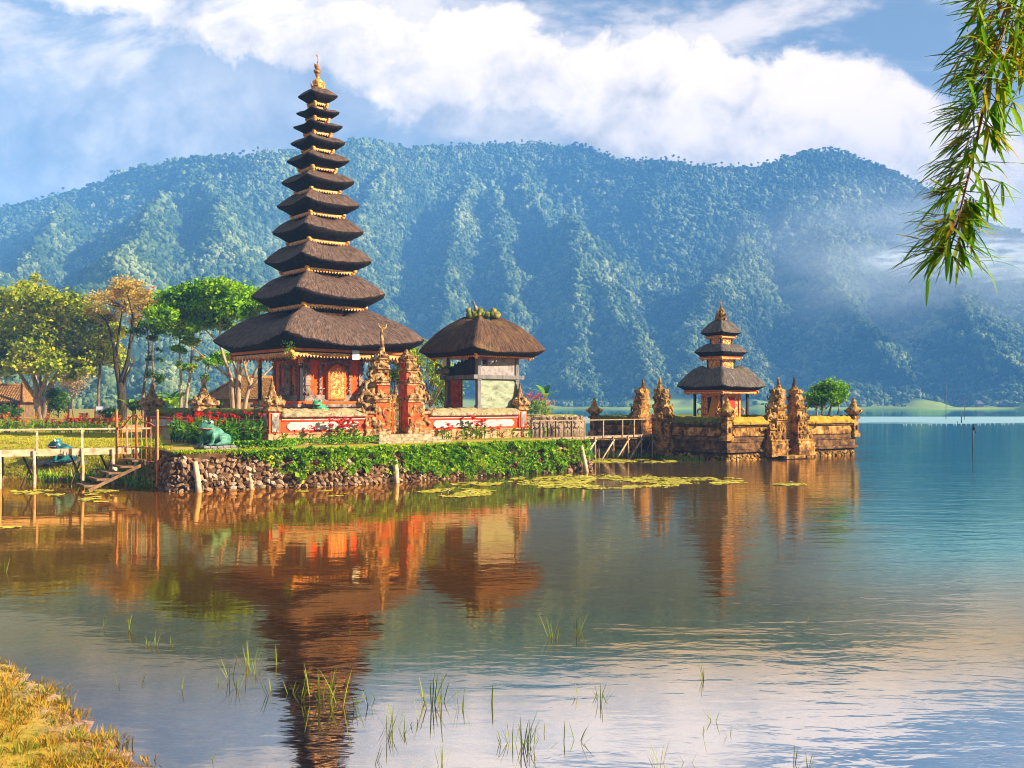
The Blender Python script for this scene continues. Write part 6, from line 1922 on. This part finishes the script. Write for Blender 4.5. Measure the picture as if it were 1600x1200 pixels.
# the small tree on the island
IT = C2.at(10.4, 1.5); B = Vector((IT[0], IT[1], 1.3)); Y = IT[1]
forks = [((0, 0, -.2), tp(1285, 636), .10, .07), ((.2, 0, -.2), tp(1300, 630), .10, .06), ((-.2, 0, -.2), tp(1275, 628), .08, .05), (tp(1285, 636), tp(1280, 615), .06, .03), (tp(1300, 630), tp(1308, 612), .05, .025), (tp(1288, 634), tp(1296, 612, 1), .05, .03), ((.5, 0, -.2), tp(1312, 632), .06, .03)]
cl = []
for px, py, r_ in ((1272, 620, 13), (1285, 608, 14), (1300, 604, 14), (1314, 606, 11), (1268, 632, 9), (1280, 628, 13), (1298, 620, 14), (1314, 618, 12), (1276, 612, 10), (1308, 630, 8)):
    p = tp(px, py, rr.uniform(-.6, .6)); k_ = r_ / F * Y
    cl.append((p, (k_, k_, k_ * .75)))
tree('small_tree', 'small round green tree with several thin stems on the stone island', B, forks, cl, M['l_green'], M['palebark'], 6500, .15, 61, .1, .7, 3)
# clipped dome, pale bare shrub, dark shrubs at the left
for px, py, Y, rx, rz2, mt, n, ls, lab, sd in ((92, 628, 76, 17, 22, 'l_dark', 3200, .15, 'tall clipped dome bush beside the broad tree', 71), (115, 600, 100, 26, 26, 'l_pale', 1500, .22, 'pale leafless shrub behind the clipped dome bush', 72), (14, 648, 84, 24, 13, 'l_dark', 1600, .2, 'dark shrub in front of the tiled house', 73), (170, 648, 74, 18, 9, 'l_dark', 1300, .18, 'low dark hedge bush below the coral tree', 74), (212, 636, 72, 14, 10, 'l_dark', 1000, .17, 'dark rounded shrub left of the wide-topped pillar', 75), (335, 635, 60, 10, 9, 'l_dark', 800, .14, 'dark shrub beside the pillar with the round finial', 76)):
    B = pix(px, 650, Y); B.z = gz(B.x, B.y)
    k1, k2 = rx / F * Y, rz2 / F * Y; c0 = TP(px, py, Y, B)
    cl = [((c0[0] + rr.uniform(-.5, .5) * k1, rr.uniform(-.5, .5) * k1, c0[2] + rr.uniform(-.5, .5) * k2), (k1 * .6, k1 * .6, k2 * .6)) for q in range(7)]
    t = tree('shrub', lab, B, [((0, 0, -.2), (0, 0, max(.4, c0[2])), .07, .04)], cl, M[mt], M['bark'], n, ls, sd, .05, .8, 2)
    t['category'] = 'shrub'


# ================================================================== BROAD LEAVED PLANTS
def blade(b, a, d, L, W, droop, rr, mi=0, n=5):
    """curved pointed leaf starting at a in direction d"""
    a = Vector(a); d = Vector(d).normalized(); side = d.cross(Vector((0, 0, 1)))
    if side.length < .01: side = Vector((1, 0, 0))
    side.normalize(); vs = []
    p = a.copy(); dd = d.copy()
    for i in range(n + 1):
        t = i / n; w_ = W * math.sin(math.pi * min(1, .12 + .88 * t)) ** .8 * .5
        nrm = side.cross(dd)
        vs += [p - side * w_ + nrm * w_ * .25, p, p + side * w_ + nrm * w_ * .25]
        p = p + dd * (L / n); dd = (dd + Vector((0, 0, -droop / n))).normalized()
    fs = []
    for i in range(n):
        o = i * 3; fs += [(o, o + 1, o + 4, o + 3), (o + 1, o + 2, o + 5, o + 4)]
    b.add(vs, fs, mi, True)


def canna(name, label, pos, seed, h, nl, fl, group, leafm='l_canna', flm='flower', fsize=.11, spread=.25, cat='flower'):
    rr = random.Random(seed)
    t = thing(name, label, cat, pos, rr.uniform(0, 6.28), group)
    b = MB(); f_ = MB()
    for q in range(max(2, nl // 5)):
        x, y = rr.uniform(-spread, spread), rr.uniform(-spread, spread); hh = h * rr.uniform(.7, 1.0)
        tip = (x * 1.4, y * 1.4, hh)
        b.tube([(x, y, -.1), (x * 1.2, y * 1.2, hh * .6), tip], [.018, .014, .008], 5)
        for i in range(5):
            z = hh * (.12 + .13 * i); a = rr.uniform(0, 6.28)
            blade(b, (x * (1 + z * .2), y * (1 + z * .2), z), (math.cos(a), math.sin(a), rr.uniform(.6, 1.6)), h * rr.uniform(.34, .5), h * rr.uniform(.10, .16), rr.uniform(.8, 2.0), rr)
        if q < fl:
            for i in range(9):
                c = (tip[0] + rr.uniform(-1, 1) * fsize * .6, tip[1] + rr.uniform(-1, 1) * fsize * .6, tip[2] + rr.uniform(-.5, 1.4) * fsize)
                a = rr.uniform(0, 6.28)
                blade(f_, c, (math.cos(a), math.sin(a), rr.uniform(.2, 1.2)), fsize * 1.3, fsize * .9, 1.5, rr, 0, 3)
    b.build('foliage', M[leafm], t)
    if f_.v: f_.build('blossom', M[flm], t)
    return t


GC = 'red cannas growing in front of the shaded court wall'
protos = [canna('canna_plant', 'red canna plant with broad green leaves in the bed beside the light green frog', (0, 0, 0), 100 + q, 1.30, 15, (2, 1, 2, 1)[q], GC) for q in range(4)]
rr = random.Random(77); first = True; k = 0
for i in range(46):
    u_ = rr.uniform(.05, 1); v_ = rr.random()
    x, y, _ = C1.at(-.75 - 2.3 * v_ * (1 - .35 * u_), -.6 + 6.9 * u_)
    z = gz(x, y); s_ = rr.uniform(.72, 1.12)
    o = protos[i] if i < 4 else dup(protos[i % 4], (0, 0, 0), 0)
    o.location = (x, y, z); o.rotation_euler[2] = rr.uniform(0, 6.28); o.scale = (s_, s_, s_)
GF = 'flowering plants in front of the court wall'
protos = [canna('flowering_plant', 'low green plant with few flowers at the foot of the court wall', (0, 0, 0), 200 + q, .85, 10, (0, 1, 2)[q], GF, 'l_canna' if q else 'l_yellow', 'flower', .17, .16) for q in range(3)]
spots = [(.35, -.7), (.9, -.75), (1.5, -.6), (2.5, -.75), (2.8, -.6), (3.15, -.8), (3.5, -.65), (3.85, -.75), (4.2, -.6), (8.7, -.7), (9.0, -.75), (9.4, -.6), (10.2, -.7), (10.6, -.6), (11.1, -.75), (11.5, -.65), (11.9, -.7), (12.6, -.65), (13.6, -.7), (14.6, -.85), (15.0, -.7)]
for i, (x, y) in enumerate(spots):
    s_ = rr.uniform(.7, 1.15) * (1.25 if 2.6 < x < 4.3 or 10.2 < x < 12 else .85)
    o = protos[i] if i < 3 else dup(protos[i % 3], (0, 0, 0), 0)
    p = C1.at(x, y); o.location = (p[0], p[1], gz(p[0], p[1])); o.rotation_euler[2] = rr.uniform(0, 6.28); o.scale = (s_,) * 3
GB2 = 'flower bed across the lawn'
protos = [canna('bedding_plant', 'red flowering plant in the long bed across the lawn', (0, 0, 0), 300 + q, .95, 13, (1, 1, 0)[q], GB2, ('l_yellow', 'l_canna', 'l_yellow')[q], ('flower', 'flower_orange', 'flower')[q], .15, .34) for q in range(3)]
for i in range(130):
    px = rr.uniform(-20, 236); Yb = rr.uniform(62, 70) if i % 3 else rr.uniform(56, 62)
    x = (px - 800) / F * Yb
    if px > 190 and Yb < 61: continue
    o = protos[i] if i < 3 else dup(protos[i % 3], (0, 0, 0), 0)
    o.location = (x, Yb, gz(x, Yb)); o.rotation_euler[2] = rr.uniform(0, 6.28); o.scale = (rr.uniform(.75, 1.15),) * 3
# flowering bushes on the spit
for px, Yb, h_, lab, fm, sd in ((812, 112, 2.2, 'leafy green bush on the spit right of the pavilion', None, 1), (826, 111.5, 2.4, 'dark leaved bush with red flowers on the spit', 'flower', 2), (838, 112, 2.6, 'tall orange flowering bush on the spit beside the banana plant', 'flower_orange', 3), (850, 113, 1.7, 'low orange and yellow flowering bush at the end of the spit', 'flower_orange', 4)):
    x = (px - 800) / F * Yb
    t = canna('flowering_bush', lab, (x, Yb, 1.9), 400 + sd, h_, 45, 9 if fm else 0, None, 'l_canna' if sd < 3 else 'l_yellow', fm or 'flower', .22, .8, 'bush')


def banana(label, pos, seed, h, n, L):
    rr = random.Random(seed); t = thing('banana_plant', label, 'plant', pos)
    b = MB(); b.tube([(0, 0, -.2), (.05, 0, h * .5), (0, 0, h)], [.16, .13, .08], 8); b.build('stem', M['l_yellow'], t)
    b = MB()
    for q in range(n):
        a = q * 2.4 + rr.uniform(-.4, .4)
        blade(b, (0, 0, h * rr.uniform(.85, 1)), (math.cos(a), math.sin(a), rr.uniform(.8, 2.2)), L * rr.uniform(.8, 1.1), L * .26, rr.uniform(1.2, 2.4), rr, 0, 9)
    b.build('foliage', M['l_green'], t)


for px, Y, h_, n, L, lab, sd in ((258, 74, 1.3, 8, 2.2, 'banana plant behind the side court wall, next to the slender dark tree', 1), (273, 75, 1.6, 9, 2.4, 'tallest banana plant between the slender trees', 2), (208, 76, 1.2, 7, 2.0, 'banana plant beside the coral tree trunk', 3), (852, 114, 2.2, 5, 2.6, 'banana plant with two big leaves on the spit', 4)):
    p = pix(px, 640, Y); banana(lab, (p.x, p.y, gz(p.x, p.y) if px < 800 else 1.9), sd, h_, n, L)

# creepers hanging over the embankment
rg = np.random.RandomState(12)
pts = [Vector((p[0], p[1], 0)) for p in EMB]; seg = []
Q = []
for i in range(2, len(pts) - 3):
    a, c = pts[i], pts[i + 1]; d = (c - a).normalized(); out = Vector((d.y, -d.x, 0)); L = (c - a).length
    n = int(L * 1050)
    t = rg.rand(n); x = a.x + (c.x - a.x) * t; y = a.y + (c.y - a.y) * t
    Xp = 800 + F * x / y
    low = np.interp(Xp, [380, 425, 470, 520, 560, 600, 650, 700, 800, 860, 890, 910], [1.25, .85, .60, .35, .55, .60, .22, .02, .0, .0, .25, .8]) + (fbm(x * 1.6, y * 1.6, 4, 31) - .5) * 1.2
    dens_ = np.interp(Xp, [360, 420, 470, 640, 680, 880, 905, 925], [.0, .30, .55, .55, .95, 1, .6, .25])
    z = rg.uniform(0, 1, n) ** .8; z = low + (1.34 + .34 * fbm(x * 2.6, y * 2.6, 3, 61) - low) * z
    ok = (rg.rand(n) < dens_) & (z > .03) & (z < 1.75) & (fbm(x * 3, z * 3 + y, 3, 8) > .36)
    off = .06 + .14 * rg.rand(n) + .42 * (fbm(x * 2.2, z * 4 + y * 2.2, 3, 3) - .25) - .22 * np.clip(z, 0, 1.4)
    P_ = np.stack([x + out.x * off, y + out.y * off, z], -1)[ok]
    Q.append(P_)
Q = np.concatenate(Q)
big_ = rg.rand(len(Q)) < .16
ivy = quads_obj('creeper', np.concatenate([leaf_quads(Q[~big_], .115, rg, .5, .6), leaf_quads(Q[big_], .21, rg, .4, .7)]), M['l_ivy'])
tag(ivy, 'bright green creepers hanging over the stone embankment', 'creeper'); kind(ivy, 'stuff')
# grass edge on the embankment and clipped hedge strip
Q = []
for i in range(1, len(pts) - 3):
    a, c = pts[i], pts[i + 1]; d = (c - a).normalized(); out = Vector((d.y, -d.x, 0)); L = (c - a).length
    n = int(L * 900); t = rg.rand(n); off = -.25 - 1.3 * rg.rand(n) ** 1.2
    P_ = np.stack([a.x + (c.x - a.x) * t + out.x * off, a.y + (c.y - a.y) * t + out.y * off, t * 0], -1); P_[:, 2] = 1.40 + .05 * rg.rand(n)
    Q.append(P_)
Q = np.concatenate(Q)
o = quads_obj('edge_grass', leaf_quads(Q, .13, rg, -.3, .35, np.tile([0, 0, 1.0], (len(Q), 1))), M['l_yellow']); kind(o, 'stuff')
Q = []
hpts = [Vector((*CA.at(2.9, 2.2)[:2], 0)), Vector((*CA.at(5.0, 1.75)[:2], 0)), Vector((*C1.at(.2, -1.55)[:2], 0)), Vector((*C1.at(4.4, -1.6)[:2], 0))]
for a, c in zip(hpts, hpts[1:]):
    n = 1700; t = rg.rand(n)
    P_ = np.stack([a.x + (c.x - a.x) * t + rg.uniform(-.2, .2, n), a.y + (c.y - a.y) * t + rg.uniform(-.2, .2, n), 1.42 + .30 * rg.rand(n) ** .6], -1); Q.append(P_)
Q = np.concatenate(Q)
hd = quads_obj('low_hedge', leaf_quads(Q, .10, rg, .5, .6), M['l_canna']); tag(hd, 'low clipped green hedge running along the embankment edge', 'hedge')

# ================================================================== GRASSES
def grass_template(name, mat, seed, n, h, w_, spread, droop=.9):
    rr = random.Random(seed); b = MB()
    for q in range(n):
        a = rr.uniform(0, 6.28); r_ = spread * rr.random() ** .6
        blade(b, (r_ * math.cos(a), r_ * math.sin(a), -.01), (math.cos(a) * rr.uniform(.1, .8), math.sin(a) * rr.uniform(.1, .8), 1), h * rr.uniform(.5, 1.1), w_, rr.uniform(0, droop), rr, 0, 3)
    return b.build(name, mat)


# near bank
tm = [grass_template('t', M['l_dry'], q, 16 + 6 * q, .10 + .03 * q, .012, .07 + .02 * q, 1.8) for q in range(4)] + [grass_template('t', M['l_reed'], q + 9, 14 + 8 * q, .13, .011, .08, 1.2) for q in range(2)]
n = 5200
x = rg.uniform(-9.5, -2.4, n); y = rg.uniform(6.6, 14.5, n); sb = sdist(x, y, BANK)
ok = (sb > -.10 + .18 * (fbm(x * 3, y * 3, 3, 2) - .5)) & (rg.rand(n) < .50 + 1.5 * (fbm(x * 1.6, y * 1.6, 4, 6) - .40))
x, y = x[ok], y[ok]; z = ground_z(x, y); n = len(x)
s_ = rg.uniform(.45, 1.05, n)
instancer('bank_grass', np.stack([x, y, z - .01], -1), np.stack([rg.uniform(-.3, .3, n), rg.uniform(-.3, .3, n), rg.uniform(0, 6.28, n)], -1), np.stack([s_, s_, s_ * .8], -1), rg.randint(0, 6, n), tm)
# lawn and shore
tm = [grass_template('t', M['l_lawn'], q + 20, 22, .20, .03, .24, 1.2) for q in range(4)]
n = 26000
y = 38.5 + 32 * rg.rand(n) ** 1.6; x = (rg.uniform(-40, 262, n) - 800) / F * y
sd = sdist(x, y, LAND); p1 = 800 + F * x / y
ok = (sd > -.05) & ~((p1 > 232) & (y > 42)) & (fbm(x * .5, y * .9, 3, 4) > .34)
x, y = x[ok], y[ok]; z = ground_z(x, y); n = len(x)
s_ = rg.uniform(.5, 1.0, n) * np.where(y < 43, 1.0, .75)
instancer('lawn_grass', np.stack([x, y, z - .02], -1), np.stack([rg.uniform(-.2, .2, n), rg.uniform(-.2, .2, n), rg.uniform(0, 6.28, n)], -1), np.stack([s_, s_, s_], -1), rg.randint(0, 4, n), tm)
# lush growth at the water's edge under the left footbridge and the island footbridge
tm = [grass_template('t', M['l_canna'] if q % 2 else M['l_yellow'], q + 40, 16, .5, .05, .22, 1.3) for q in range(4)]
n = 620
y = rg.uniform(37.2, 41.8, n); px = rg.uniform(-20, 245, n); x = (px - 800) / F * y; sd = sdist(x, y, LAND)
ok = (sd > -.7) & (sd < 1.6) & (fbm(x * .9, y * .9, 3, 14) > np.interp(px, [0, 90, 150, 240], [.56, .48, .36, .34]))
x1, y1 = x[ok], y[ok]
t = rg.rand(120); q2 = np.array([C2.at(-.35 - .7 * rg.rand(), 1.5 + 9 * a)[:2] for a in t])
x = np.concatenate([x1, q2[:, 0]]); y = np.concatenate([y1, q2[:, 1]]); z = np.maximum(ground_z(x, y), -.05); n = len(x)
s_ = rg.uniform(.5, 1.15, n) * np.where(np.arange(n) < len(x1), 1, .6)
instancer('shore_grass', np.stack([x, y, z], -1), np.stack([x * 0, x * 0, rg.uniform(0, 6.28, n)], -1), np.stack([s_, s_, s_], -1), rg.randint(0, 4, n), tm)
# lotus flowers at the shore
for px, py, Y in ((97, 749, 39.2), (151, 735, 39.4)):
    p = pix(px, py, Y); b = MB(); rr = random.Random(px)
    for q in range(10):
        a = q * .63; blade(b, (p.x, p.y, p.z - .06), (math.cos(a), math.sin(a), 1.1), .2, .10, .4, rr, 0, 3)
    b.tube([(p.x, p.y, p.z - .06), (p.x, p.y, -.2)], .012, 5)
    tag(b.build('water_lily_flower', mottled('pink_petal', [(.3, (.62, .10, .22)), (.7, (.78, .24, .38))], 3, .6, 0)), 'pink lotus flower ' + ('near the waterline under the left footbridge' if px < 100 else 'higher up beside the timber stump under the left footbridge'), 'flower')

# ================================================================== WATER LILIES
V_, F_ = [], []
def pads(px0, px1, py0, py1, n, seed, dens=.5):
    r_ = np.random.RandomState(seed)
    for i in range(n):
        px, py = r_.uniform(px0, px1), r_.uniform(py0, py1)
        c = ((px - (px0 + px1) / 2) / (px1 - px0) * 2) ** 2 + ((py - (py0 + py1) / 2) / (py1 - py0) * 2) ** 2
        if c > 1 + .3 * r_.randn() * .5: continue
        Y = CH * F / (py - HOR); x = (px - 800) / F * Y
        if fbm(np.array([x * 1.3]), np.array([Y * .7]), 3, seed)[0] < dens: continue
        if sdist(np.array([x]), np.array([Y]), LAND)[0] > -.35: continue
        rad = r_.uniform(.10, .22); o = len(V_); k = 9; a0 = r_.uniform(0, 6.28)
        V_.append((x, Y, .012 + .01 * r_.rand()))
        for q in range(k):
            a = a0 + .25 + q * (6.283 - .5) / (k - 1)
            V_.append((x + rad * math.cos(a), Y + rad * math.sin(a), .006 + .03 * r_.rand() ** 3))
        for q in range(k - 1): F_.append((o, o + 1 + q, o + 2 + q))
pads(800, 1075, 742, 764, 1300, 3, .45); pads(655, 770, 763, 777, 320, 4, .48); pads(1040, 1165, 746, 757, 260, 5, .45); pads(1212, 1258, 755, 759, 70, 6, .3)
pads(830, 1000, 716, 724, 500, 7, .38); pads(420, 560, 766, 776, 160, 8, .5); pads(20, 245, 764, 775, 380, 9, .47); pads(130, 205, 776, 786, 110, 10, .5); pads(700, 830, 752, 760, 160, 11, .5); pads(960, 1060, 717, 724, 200, 13, .4); pads(0, 60, 820, 835, 40, 14, .5)
b = MB(); b.add(V_, F_, 0, False)
kind(b.build('water_lilies', M['lily']), 'stuff')
wf = None
for px, py in ((700, 770), (735, 772), (905, 747), (960, 745), (1012, 748), (842, 756), (1090, 750), (1237, 757), (690, 773), (880, 752)):
    Y = CH * F / (py - HOR); x = (px - 800) / F * Y
    if wf is None:
        b = MB(); rr = random.Random(3)
        for q in range(9): blade(b, (0, 0, 0), (math.cos(q * .7), math.sin(q * .7), 1.0), .13, .06, .5, rr, 0, 3)
        b.tube([(0, 0, .02), (0, 0, -.1)], .012, 5)
        wf = b.build('water_lily_flower', M['plaster']); o = wf
    else:
        o = wf.copy(); col.objects.link(o)
    o.location = (x, Y, .05); tag(o, 'tiny white water lily flower among floating pads', 'flower', 'white water lily flowers')

# ================================================================== REEDS STANDING IN THE SHALLOWS
protos = []
for q in range(7):
    n_ = (3, 4, 6, 2, 9, 5, 1)[q]; h_ = (.34, .30, .42, .30, .45, .38, .30)[q]
    b = MB(); rr = random.Random(q + 60)
    for i in range(n_):
        a = rr.uniform(0, 6.28); r_ = rr.uniform(0, .06 if q != 4 else .16)
        blade(b, (r_ * math.cos(a), r_ * math.sin(a), -.12), (math.cos(a) * rr.uniform(.05, .75), math.sin(a) * rr.uniform(.05, .5), 1), h_ * rr.uniform(.75, 1.25) + .12, .016, rr.uniform(.1, 1.0), rr, 0, 6)
    protos.append(b.build('reed_tuft', M['l_reed']))
used = set()
spots = [(390, 1040, 4, 1.2), (400, 1055, 2, 1.0), (500, 1098, 4, 1.5), (470, 1092, 5, 1.2), (530, 1100, 4, 1.3), (455, 1085, 1, 1.1), (555, 1105, 2, 1.0), (515, 1085, 2, 1.2), (425, 1085, 0, 1.2), (432, 1040, 3, 1.2), (480, 1060, 3, 1.1), (200, 985, 2, .9), (205, 990, 0, .8), (230, 1008, 1, .9), (243, 1010, 2, .8), (265, 1010, 0, .8), (160, 978, 5, .7), (8, 893, 2, 1.0), (185, 1070, 3, .8), (220, 1065, 0, .7), (282, 1075, 6, 1.2), (360, 1060, 5, 1.0), (370, 1075, 2, 1.0), (340, 1070, 0, .7), (605, 1150, 2, 1.0), (615, 1135, 4, 1.0), (630, 1145, 1, 1.0), (640, 1130, 3, .9), (675, 1102, 4, 1.25), (690, 1098, 2, 1.2), (655, 1125, 3, 1.0), (720, 1110, 5, 1.1), (768, 1095, 6, 1.6), (862, 996, 2, 1.1), (868, 998, 5, .9), (902, 985, 2, 1.25), (905, 990, 1, 1.0), (903, 1090, 3, 1.0), (936, 1085, 1, 1.0), (938, 1100, 5, .9), (815, 1165, 2, 1.1), (800, 1160, 5, .9), (825, 1165, 4, 1.0), (848, 1150, 0, .8), (880, 1160, 3, 1.1), (902, 1160, 1, 1.1), (785, 1160, 0, .8), (1100, 1060, 2, .9), (1115, 1125, 1, .8), (1097, 1150, 3, .9), (1030, 1195, 4, .8), (1075, 1190, 0, .7), (1265, 970, 0, .5), (1262, 1198, 2, .7), (690, 1195, 5, .8), (578, 1100, 5, .9), (590, 1090, 0, .9), (550, 990, 0, .5), (1140, 1150, 0, .6), (1240, 1195, 0, .8), (330, 1185, 6, .7), (405, 1160, 6, .7), (585, 1190, 0, .8)]
rr = random.Random(99)
for px, py, q, s_ in spots:
    Y = CH * F / (py - HOR); x = (px - 800) / F * Y
    if q not in used: o = protos[q]; used.add(q)
    else: o = protos[q].copy(); col.objects.link(o)
    o.location = (x, Y, 0); o.rotation_euler = (0, 0, rr.uniform(0, 6.28)); k = s_ * rr.uniform(.5, .66); o.scale = (k, k, k)
    tag(o, 'thin green and straw coloured reed tuft standing in the shallow water', 'reed', 'reed tufts in the shallows')

# ================================================================== HANGING BAMBOO BRANCH near the camera
bb = thing('bamboo_branch', 'drooping bamboo branch with long narrow leaves hanging in from the top right corner', 'branch', pix(1600, -60, 3.6))
B = bb.location; YB = 3.6
path = [pix(1680, -260, 3.75), pix(1620, -100, 3.7), pix(1575, 20, 3.6), pix(1545, 130, 3.58), pix(1522, 240, 3.6), pix(1500, 330, 3.6), pix(1484, 395, 3.6)]
b = MB(); b.tube([p - B for p in path], [.012, .010, .0075, .006, .005, .0035, .002], 7)
twigs = []
rr = random.Random(21)
def along(t):
    k = t * (len(path) - 1); i = min(int(k), len(path) - 2); return path[i].lerp(path[i + 1], k - i)
lf = MB()
def bleaf(p, d, L, W, droop): blade(lf, p - B, d, L, W, droop, rr, 0, 6)
for i in range(170):
    t = .16 + .84 * (i + rr.random()) / 170
    p = along(t)
    sidew = -1 if rr.random() < .78 else 1
    d = Vector((sidew * rr.uniform(.35, 1.0), rr.uniform(-.7, .7), rr.uniform(-.75, .0))).normalized()
    tl = rr.uniform(.04, .15) * (1.5 if t < .5 else 1)
    e = p + d * tl
    b.tube([p - B, p + d * tl * .5 - B + Vector((0, 0, .005)), e - B], [.0022, .0016, .001], 5)
    for k in range(rr.randint(3, 6)):
        dd = (d + Vector((rr.uniform(-.8, .4), rr.uniform(-.8, .8), rr.uniform(-.75, .45)))).normalized()
        bleaf(p + d * tl * rr.uniform(.25, 1), dd, rr.uniform(.09, .17), rr.uniform(.010, .018), rr.choice((0, .15, .35, .7)))
for i in range(110):   # thick head at the top
    p = along(rr.uniform(.2, .5)) + Vector((rr.uniform(-.14, .20), rr.uniform(-.12, .12), rr.uniform(-.10, .10)))
    for k in range(3):
        dd = Vector((rr.uniform(-1, .6), rr.uniform(-.6, .6), rr.uniform(-1, .3))).normalized()
        bleaf(p, dd, rr.uniform(.09, .16), rr.uniform(.010, .015), rr.uniform(.1, .8))
for (x0, y0), (x1, y1), n in (((1560, 130), (1583, 160), 6), ((1530, 280), (1565, 284), 6), ((1530, 295), (1545, 310), 3), ((1484, 395), (1488, 400), 7)):
    a, c = pix(x0, y0, 3.6), pix(x1, y1, 3.6)
    b.tube([a - B, (a + c) / 2 - B + Vector((0, 0, .006)), c - B], [.002, .0015, .001], 5)
    for k in range(n):
        an = -2.4 + 2.2 * k / n + rr.uniform(-.15, .15)
        bleaf(c, Vector((math.cos(an), rr.uniform(-.3, .3), math.sin(an))), rr.uniform(.08, .12), .011, rr.uniform(0, .4))
b.build('stem', M['brownwood'], bb)
lf.build('foliage', M['l_bamboo'], bb)

# ================================================================== HAZE
m, nt = newmat('haze_air')
pv = nt.n('ShaderNodeVolumePrincipled')
pv.inputs['Color'].default_value = (0.15, 0.42, 0.90, 1)
pv.inputs['Density'].default_value = 0.00056
pv.inputs['Anisotropy'].default_value = -0.25
o_ = nt.n('ShaderNodeOutputMaterial')
nt.put(o_, 'Volume', pv.outputs[0])
hb = MB()
hb.box(-1500, 1700, -60, 1900, -6, float(MZ.max()) + 14)
kind(hb.build('haze', m), 'stuff')

# ---- low mist drifting before the right-hand slopes
def mistmat(dens, lo, hi):
  m, nt = newmat('drifting_mist')
  g = nt.n('ShaderNodeTexCoord')
  ov = g.outputs['Object']
  ln = nt.n('ShaderNodeVectorMath', operation='LENGTH'); nt.put(ln, 0, ov)
  nf = nt.noise(nt.scalev(ov, (2.2, 1.0, 3.2), (0, R(-18), 0)), 1.3, 5, 0.6, 0.5)
  dn = nt.m('MULTIPLY', nt.step(ln.outputs['Value'], 1.0, 0.15), nt.step(nf, lo, hi))
  pv = nt.n('ShaderNodeVolumePrincipled')
  pv.inputs['Color'].default_value = (0.92, 0.96, 1.0, 1)
  nt.put(pv, 'Density', nt.m('MULTIPLY', dn, dens))
  o_ = nt.n('ShaderNodeOutputMaterial'); nt.put(o_, 'Volume', pv.outputs[0])
  m.cycles.volume_sampling = 'DISTANCE'
  return m
def mist(m, px, py, Y, rx, ry, rz_):
    c = pix(px, py, Y); b = MB(); b.blob((0, 0, 0), (1, 1, 1), 1, 0, 2)
    o = b.build('mist', m, None, 0, c); o.scale = (rx, ry, rz_); return kind(o, 'stuff')
broad, wisp = mistmat(0.017, 0.22, 0.80), mistmat(0.34, 0.44, 0.66)
mist(broad, 1450, 405, 830, 215, 60, 90)
mist(wisp, 1405, 412, 760, 36, 20, 13)
mist(wisp, 1550, 408, 760, 74, 24, 22)
scene.cycles.volume_step_rate = 4
scene.cycles.volume_max_steps = 64
